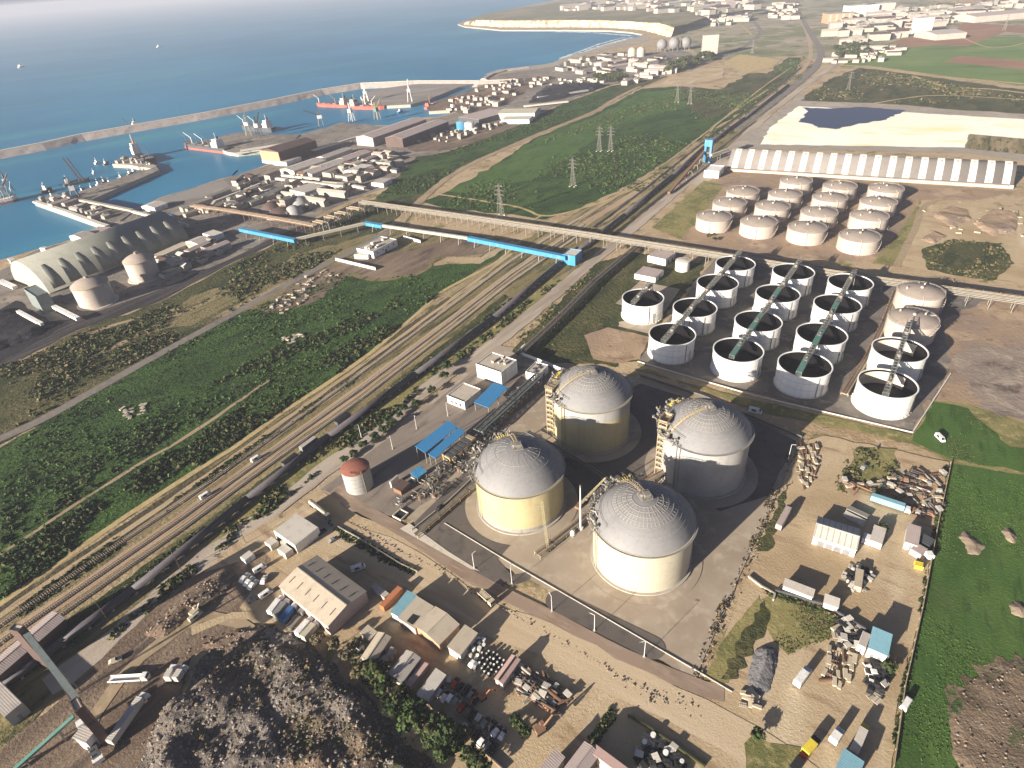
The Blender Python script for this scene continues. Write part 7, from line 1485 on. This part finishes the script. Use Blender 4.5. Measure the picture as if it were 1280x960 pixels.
def sphere_tank(px, r, lab, leg=True, name='sphere_tank'):
    p = G(*px); t = thing(name, lab, 'tank', (p.x, p.y, 0)); bm = bmesh.new(); bmesh.ops.create_uvsphere(bm, u_segments=24, v_segments=14, radius=r); me = bpy.data.meshes.new('shell'); bm.to_mesh(me); bm.free(); me.materials.append(M['silver' if leg else 'cream']); me.polygons.foreach_set('use_smooth', np.ones(len(me.polygons), bool))
    o = link(bpy.data.objects.new('shell', me)); o.parent = t; o.location = (0, 0, r*1.25 if leg else r*.35)
    for k in range(6): a = PI*k/3; MB().tube((r*.8*math.cos(a), r*.8*math.sin(a), 0), (r*.85*math.cos(a), r*.85*math.sin(a), r*1.1), .5, 6).build('leg', 'steel', t)
for px, r, lab in (((827, 65), 13, 'silver sphere tank, first from the bay of three'), ((842, 64), 14, 'silver sphere tank, middle of three by the bay'), ((857, 62.5), 13, 'silver sphere tank, nearest the slab tower of three')): sphere_tank(px, r, lab)
for px, lab in (((790, 71), 'cream domed silo pair by the bay, seaward one'), ((801, 70.5), 'cream domed silo pair by the bay, landward one')):
    p = G(*px); t = thing('domed_silo', lab, 'silo', (p.x, p.y, 0)); MB().cyl((0, 0), 10, 0, 14, 28, cap=(False, False)).build('wall', 'cream', t, True); MB().cap((0, 0), 10, 14, 7, 28, 6).build('dome', 'cream', t, True)
ft = thing('far_tank', '', 'tank', group='white tanks of the far depot'); MB().cyl((0, 0), 20, 0, 15, 32, cap=(False, False)).build('wall', 'white', ft, True); MB().cap((0, 0), 20.2, 15, 3, 32, 4).build('roof', 'sheet4', ft, True)
for i, (px, s) in enumerate((((855, 21), 1), ((866, 23), 1), ((868, 20), .9), ((878, 22), 1), ((886, 17), 1), ((876, 15), .9), ((898, 4), 1.8))):
    o = ft if i == 0 else dup(ft); p = G(*px); o.location = (p.x, p.y, 0); o.scale = (s, s, s); o['label'] = 'white tank in the far depot behind the headland' if s < 1.5 else 'biggest white tank on the far plain'
p = G(881, 5); t = thing('far_red_tank', 'red and white tank on the far plain beside the biggest white tank', 'tank', (p.x, p.y, 0)); MB().cyl((0, 0), 40, 0, 16, 32).build('wall', 'orangeclad', t, True); MB().cyl((0, 0), 40.5, 16, 28, 32).build('upper_band', 'white', t, True)
# coal heaps
mound('coal_heap', 'black coal stack before the white blocks near the bay', 'coal heap', [(662, 128), (679, 111), (705, 107), (727, 106), (757, 106.5), (764, 106), (734, 115), (702, 123)], 7, 'coal', 1., 7, 81)
mound('coal_heap', 'black coal heap at the left edge below the vaulted store', 'coal heap', [(-30, 400), (18, 385), (52, 404), (80, 404), (40, 425), (-30, 450)], 4, 'coal', .8, 3, 82)

# thin steam drifting over the quay
def plume(px, h0, vec, r0, r1, dens, label_seed):
    p = G(*px); m = MB(); n = 10; k = 12; vs = []
    rg = random.Random(label_seed)
    for i in range(k+1):
        f = i/k; c = Vector(p)+Vector((0, 0, h0))+Vector(vec)*f+Vector((rg.uniform(-2, 2), rg.uniform(-2, 2), rg.uniform(-1, 1))); r = (r0+(r1-r0)*f)*(rg.uniform(.8, 1.15))*(1 if 0 < i < k else .2)
        vs += [(c.x+r*math.cos(2*PI*j/n), c.y+r*.7*math.sin(2*PI*j/n), c.z+r*.5*math.sin(2*PI*j/n)+r*.4*math.cos(2*PI*j/n)) for j in range(n)]
    m.add(vs, [(i*n+j, i*n+(j+1) % n, (i+1)*n+(j+1) % n, (i+1)*n+j) for i in range(k) for j in range(n)]+[tuple(range(n-1, -1, -1)), tuple(k*n+j for j in range(n))])
    o = m.build('smoke', 'white'); mt = bpy.data.materials.new('steam'); mt.use_nodes = True; nt_ = mt.node_tree; nt_.nodes.remove(nt_.nodes['Principled BSDF']); v = nt_.nodes.new('ShaderNodeVolumePrincipled'); v.inputs['Color'].default_value = (.95, .95, .97, 1); v.inputs['Density'].default_value = dens; nt_.links.new(v.outputs['Volume'], nt_.nodes['Material Output'].inputs['Volume']); o.data.materials.clear(); o.data.materials.append(mt); tag(o, kind='stuff')
plume((318, 254), 3, (-28, 40, 22), 2, 7, .006, 1)
if 0: plume((240, 232), 2, (-60, 60, 16), 8, 22, .0035, 2)
# ------------------------------------------------------------------ vegetation
def scrub(name, poly, n, smin, smax, mats, per=12, clump=None, seed=1, z=.1, leaf=.42, flat=.75):
    rg = np.random.default_rng(seed); P = sample_poly(poly, int(n*(2.2 if clump else 1)))
    if clump:
        ph = rg.random(6)*6; f = sum(np.sin(P[:, 0]*clump*a+P[:, 1]*clump*b+p) for a, b, p in ((1, .3, ph[0]), (-.4, 1.2, ph[1]), (.9, -1.1, ph[2]), (2.1, .7, ph[3]), (-1.7, 1.9, ph[4])))
        keep = f+rg.normal(size=len(P))*.8 > .5; P = P[keep][:n]
    s = smin+(smax-smin)*rg.random(len(P))**2.6
    o = leafmesh(name, P, s, per, mats, z=z, leaf=leaf, flat=flat); return tag(o, kind='stuff')
scrub('grass', [(0, 552), (60, 525), (181, 457), (280, 403), (400, 345), (445, 335), (520, 345), (600, 330), (552, 364), (520, 390), (450, 448), (345, 518), (222, 600), (110, 675), (0, 752)], 14000, .15, .6, ['grassy', 'leaf', 'grassy', 'leafdark'], 5, .03, 31, leaf=.6, flat=.5)
DK = ['leafdark', 'leaf', 'leafdark', 'leafolive']
scrub('undergrowth', [(0, 552), (60, 525), (181, 457), (280, 403), (400, 345), (445, 335), (520, 345), (600, 330), (552, 364), (520, 390), (450, 448), (345, 518), (222, 600), (110, 675), (0, 752)], 7000, .3, 1.5, ['leaf', 'grassy', 'leaf', 'leafdark'], 8, .05, 1)
scrub('undergrowth', [(0, 700), (94, 640), (169, 592), (240, 550), (330, 490), (420, 440), (520, 385), (548, 366), (522, 390), (450, 448), (345, 518), (222, 600), (110, 675), (0, 752)], 4200, .5, 2.3, DK, 11, .08, 2)
scrub('undergrowth', [(0, 640), (94, 590), (200, 520), (300, 460), (400, 400), (470, 380), (520, 360), (500, 385), (330, 470), (240, 530), (94, 628), (0, 688)], 1300, .5, 2.2, DK+['leaf'], 11, .09, 3)
scrub('undergrowth', [(0, 775), (112, 695), (225, 620), (340, 537), (450, 465), (450, 474), (335, 552), (225, 634), (112, 712), (0, 792)], 3600, .3, 1.3, DK+['leafdry'], 9, .12, 4)
scrub('undergrowth', [(20, 850), (112, 770), (225, 680), (330, 600), (450, 515), (560, 432), (640, 372), (636, 382), (520, 466), (412, 544), (311, 622), (170, 736), (60, 830)], 4200, .4, 1.7, DK+['leafdry'], 9, .1, 5)
scrub('undergrowth', [(130, 800), (200, 740), (311, 636), (412, 558), (520, 480), (617, 410), (690, 350), (700, 352), (630, 410), (530, 488), (430, 566), (330, 648), (215, 740), (140, 805)], 1900, .5, 2.2, DK+['leafdry', 'leafolive'], 10, .14, 6)
scrub('undergrowth', [(0, 450), (94, 418), (200, 381), (281, 338), (344, 308), (400, 290), (440, 275), (430, 310), (400, 330), (280, 394), (181, 448), (60, 515), (0, 544)], 5000, .6, 2.4, ['leafolive', 'leaf', 'leafdark', 'leafdry'], 9, .05, 7)
scrub('undergrowth', [(471, 249), (520, 202), (640, 164), (700, 135), (762, 111), (740, 138), (666, 167), (578, 206), (528, 242)], 3000, .8, 2.4, ['leafdark', 'leaf'], 8, .03, 8)
scrub('undergrowth', [(545, 262), (600, 222), (668, 180), (742, 150), (802, 114), (900, 114), (960, 94), (985, 75), (1000, 75), (990, 92), (935, 134), (880, 168), (828, 203), (770, 238), (716, 262), (640, 266)], 8000, .6, 2.4, ['leaf', 'leafolive', 'grassy', 'leafdark'], 8, .022, 9)
scrub('undergrowth', [(760, 240), (828, 204), (880, 170), (935, 136), (990, 95), (1000, 80), (1003, 98), (950, 140), (890, 188), (830, 228), (800, 240)], 1500, .7, 2.2, DK, 8, .05, 10)
scrub('undergrowth', [(640, 430), (720, 350), (790, 300), (806, 310), (770, 345), (740, 375), (700, 420), (690, 450)], 900, .4, 1.5, ['leafolive', 'leaf', 'leafdry'], 9, .1, 11)
scrub('undergrowth', [(1152, 312), (1190, 300), (1250, 305), (1268, 330), (1240, 352), (1160, 338)], 900, .6, 1.8, ['leafolive', 'leafdark', 'leafdry'], 9, .1, 12)
scrub('undergrowth', [(1000, 124), (1035, 102), (1075, 87), (1130, 94), (1200, 108), (1280, 122), (1270, 130), (1100, 129)], 2200, 1., 3.6, ['leafolive', 'leafdry', 'leafdark'], 8, .02, 13)
scrub('grass', [(1190, 584), (1284, 606), (1290, 965), (1118, 965), (1122, 930), (1154, 762)], 12000, .12, .36, ['grassy'], 5, .09, 14, z=.45, leaf=.6, flat=.5)
scrub('grass', [(1170, 506), (1210, 514), (1262, 562), (1288, 574), (1288, 600), (1190, 574)], 2500, .16, .5, ['grassy', 'leaf', 'leafolive'], 5, .09, 15, z=.5, leaf=.6, flat=.5)
scrub('grass', [(940, 755), (965, 745), (1028, 765), (1060, 790), (1035, 800), (985, 820), (960, 790)], 1500, .14, .4, ['leafdry', 'grassy', 'leafolive'], 5, .12, 16, z=.45, leaf=.6, flat=.5)
scrub('undergrowth', [(1040, 600), (1062, 562), (1120, 560), (1124, 604), (1090, 622), (1050, 616)], 420, .3, 1.2, ['leafolive', 'leaf', 'leafdry'], 9, .15, 17, z=.4)
scrub('undergrowth', [(410, 652), (445, 668), (500, 702), (522, 716), (515, 720), (470, 698), (430, 676)], 380, .4, 1.2, DK, 9, None, 18, z=.4)
scrub('undergrowth', [(1180, 582), (1192, 584), (1156, 764), (1136, 862), (1120, 960), (1110, 960), (1126, 860), (1148, 762)], 900, .25, .9, DK, 8, .2, 19, z=.4)
scrub('undergrowth', [(952, 735), (1030, 760), (1072, 785), (1066, 790), (1028, 768), (960, 745)], 360, .3, 1.1, DK+['leafdry'], 9, None, 20, z=.4)
scrub('undergrowth', [(420, 800), (462, 815), (500, 858), (535, 888), (575, 912), (612, 955), (560, 962), (520, 930), (480, 880), (440, 840)], 420, .5, 1.5, ['leafdark', 'leafdark', 'leafolive', 'bark'], 10, .15, 21, z=1.)
scrub('undergrowth', [(1000, 556), (976, 606), (946, 682), (906, 762), (872, 850), (864, 846), (898, 758), (938, 676), (966, 600), (992, 552)], 420, .25, .8, ['leafdry', 'leafolive', 'bark', 'leafdry'], 8, .3, 32, z=.4)
scrub('undergrowth', [(736, 926), (762, 885), (772, 893), (748, 930)], 120, .4, 1.1, DK, 10, None, 22, z=.4)
scrub('undergrowth', [(200, 950), (260, 850), (300, 810), (360, 810), (430, 870), (500, 960)], 320, .3, 1.2, ['leafolive', 'leafdry', 'bark'], 9, .2, 23, z=4)
# trees and shrubs one can tell apart
def tree(px, h, label, name='tree', mats=('leafdark', 'leaf', 'leafdark'), group=None, wide=1., z=.3, seed=1, cat='tree'):
    p = G(*px); rg = np.random.default_rng(seed); t = thing(name, label, cat, (p.x, p.y, z), 0, group); m = MB()
    m.tube((0, 0, -.3), (0, 0, h*.45), h*.045, 7, h*.028); tips = []
    for k in range(6):
        a = 2*PI*k/6+rg.uniform(-.4, .4); q = Vector((math.cos(a)*h*.26*wide, math.sin(a)*h*.26*wide, h*rg.uniform(.55, .8))); m.tube((0, 0, h*rg.uniform(.3, .45)), q, h*.02, 5, h*.008); tips.append(q)
    m.build('trunk', 'bark', t); tips.append(Vector((0, 0, h*.85)))
    C = np.array([tuple(q+Vector((rg.normal()*h*.08, rg.normal()*h*.08, rg.normal()*h*.06))) for q in tips for _ in range(4)])
    C[:, 2] -= h*.12; s = h*rg.uniform(.10, .2, len(C))*wide
    leafmesh('crown', C, s, 26, list(mats), t, leaf=.34, flat=1.)
    return t
st_ = [(432, 578), (443, 570), (455, 560), (470, 550), (480, 541), (490, 534), (500, 522), (506, 514), (520, 508), (540, 492), (556, 474), (559, 462)]
for i, px in enumerate(st_): tree(px, 3.2+(i*37 % 17)/9, 'round shrub in the row between dark conveyor and gravel road', 'shrub', group='shrubs in a row along the gravel road', wide=1.5, seed=100+i, cat='shrub')
for i, px in enumerate([(505, 872), (516, 886), (530, 900), (545, 914), (558, 925), (572, 938), (590, 952), (498, 890), (520, 912), (540, 932), (556, 948), (484, 862), (470, 846), (575, 922), (604, 962)]): tree(px, 5+(i*29 % 13)/4, 'dark bushy tree between the grey rubble and the scrap yard wall', 'tree', ('leafdark', 'leafdark', 'leaf', 'leafolive'), 'dark trees along the scrap yard wall', 1.25, .6, 200+i)
for i, px in enumerate([(448, 812), (436, 826), (452, 846), (420, 812), (400, 806)]): tree(px, 3.5+(i % 3)*.6, 'brown dry bush on the rubble edge below the stepped roofs', 'dry_bush', ('leafdry', 'leafolive', 'bark'), 'dry bushes on the rubble edge', 1.5, 2., 300+i, 'bush')
for i, (px, lab) in enumerate((((886, 297), 'bush in front of the first domed tank row by the long pipe rack'), ((893, 302), 'second bush by the long pipe rack before the domed tanks'), ((946, 924), 'bush with thin posts where the dirt lanes meet'), ((1109, 838), 'brown tree at the corner of the pale blue roofed house'), ((645, 905), 'green bush at the end of the wrecked cars'), ((655, 918), 'bush beside the round earth hollow near the bottom houses'), ((1102, 665), 'small tree behind the pale trailer in the dirt yard'))): tree(px, 3.5, lab, 'bush', ('leafolive', 'leafdark', 'leaf'), None, 1.5, .4, 400+i, 'bush')
rgf = np.random.default_rng(77)
for i, p in enumerate(sample_poly([(1040, 62), (1062, 56), (1078, 56), (1095, 60), (1085, 68), (1060, 74), (1038, 72)], 34)): 
    x, y = PX((p[0], p[1], 0)); tree((x, y), 10+rgf.random()*5, 'dark tree in the grove at the far highway crossing', 'tree', ('leafdark', 'leafolive'), 'grove at the far highway crossing', 1.5, 0, 500+i)
for i, p in enumerate(sample_poly([(826, 88), (860, 78), (890, 70), (896, 74), (870, 84), (836, 94)], 40)):
    x, y = PX((p[0], p[1], 0)); tree((x, y), 11+rgf.random()*5, 'dark tree in the belt before the slab tower', 'tree', ('leafdark', 'leafolive'), 'tree belt before the slab tower', 1.4, 0, 600+i)
for i, p in enumerate(sample_poly([(742, 97), (765, 96), (783, 102), (770, 106), (750, 104)], 22)):
    x, y = PX((p[0], p[1], 0)); tree((x, y), 10+rgf.random()*4, 'grey green tree in the clump beside the coal stack', 'tree', ('leafolive', 'leafdark'), 'tree clump beside the coal stack', 1.5, 0, 700+i)
# ------------------------------------------------------------------ light, air, output
SHAD, ELEV = R(39), R(15.5)
w = bpy.data.worlds.new('World'); scene.world = w; w.use_nodes = True
nt = w.node_tree; bg = nt.nodes['Background']; sky = nt.nodes.new('ShaderNodeTexSky'); sky.sky_type = 'NISHITA'; sky.sun_disc = False
sky.sun_elevation = ELEV; sky.sun_rotation = math.atan2(-math.cos(SHAD), -math.sin(SHAD)); sky.altitude = 200; sky.air_density = .25; sky.dust_density = 1.6; sky.ozone_density = 2.5
nt.links.new(sky.outputs['Color'], bg.inputs['Color']); bg.inputs['Strength'].default_value = .05
sd = bpy.data.lights.new('sun', 'SUN'); sd.energy = 5.0; sd.angle = R(.53); sd.color = (1, .90, .76)
so = link(bpy.data.objects.new('sun', sd)); d = Vector((math.cos(SHAD)*math.cos(ELEV), math.sin(SHAD)*math.cos(ELEV), -math.sin(ELEV)))
so.rotation_euler = d.to_track_quat('-Z', 'Y').to_euler(); so.location = (-100, 0, 300)
if HAZE:
    hz = MB().box((0, 10000, 116), (50000, 30000, 260)).build('haze', [])
    hz.data.materials.clear()
    hm = bpy.data.materials.new('haze_air'); hm.use_nodes = True; ht = hm.node_tree; ht.nodes.remove(ht.nodes['Principled BSDF'])
    pv = ht.nodes.new('ShaderNodeVolumePrincipled'); pv.inputs['Color'].default_value = (.62, .66, .76, 1); pv.inputs['Density'].default_value = HAZE; pv.inputs['Anisotropy'].default_value = .0
    ht.links.new(pv.outputs['Volume'], ht.nodes['Material Output'].inputs['Volume'])
    hz.data.materials.append(hm); tag(hz, kind='stuff')
vs_ = scene.view_settings; vs_.view_transform = 'Standard'; vs_.look = 'None'; vs_.gamma = 1; vs_.use_curve_mapping = False; vs_.exposure = EXPO
cy = scene.cycles; cy.use_denoising = True; cy.max_bounces = 5; cy.diffuse_bounces = 1; cy.glossy_bounces = 2; cy.volume_bounces = 0; cy.transmission_bounces = 2
try: cy.denoiser = 'OPENIMAGEDENOISE'
except Exception: pass
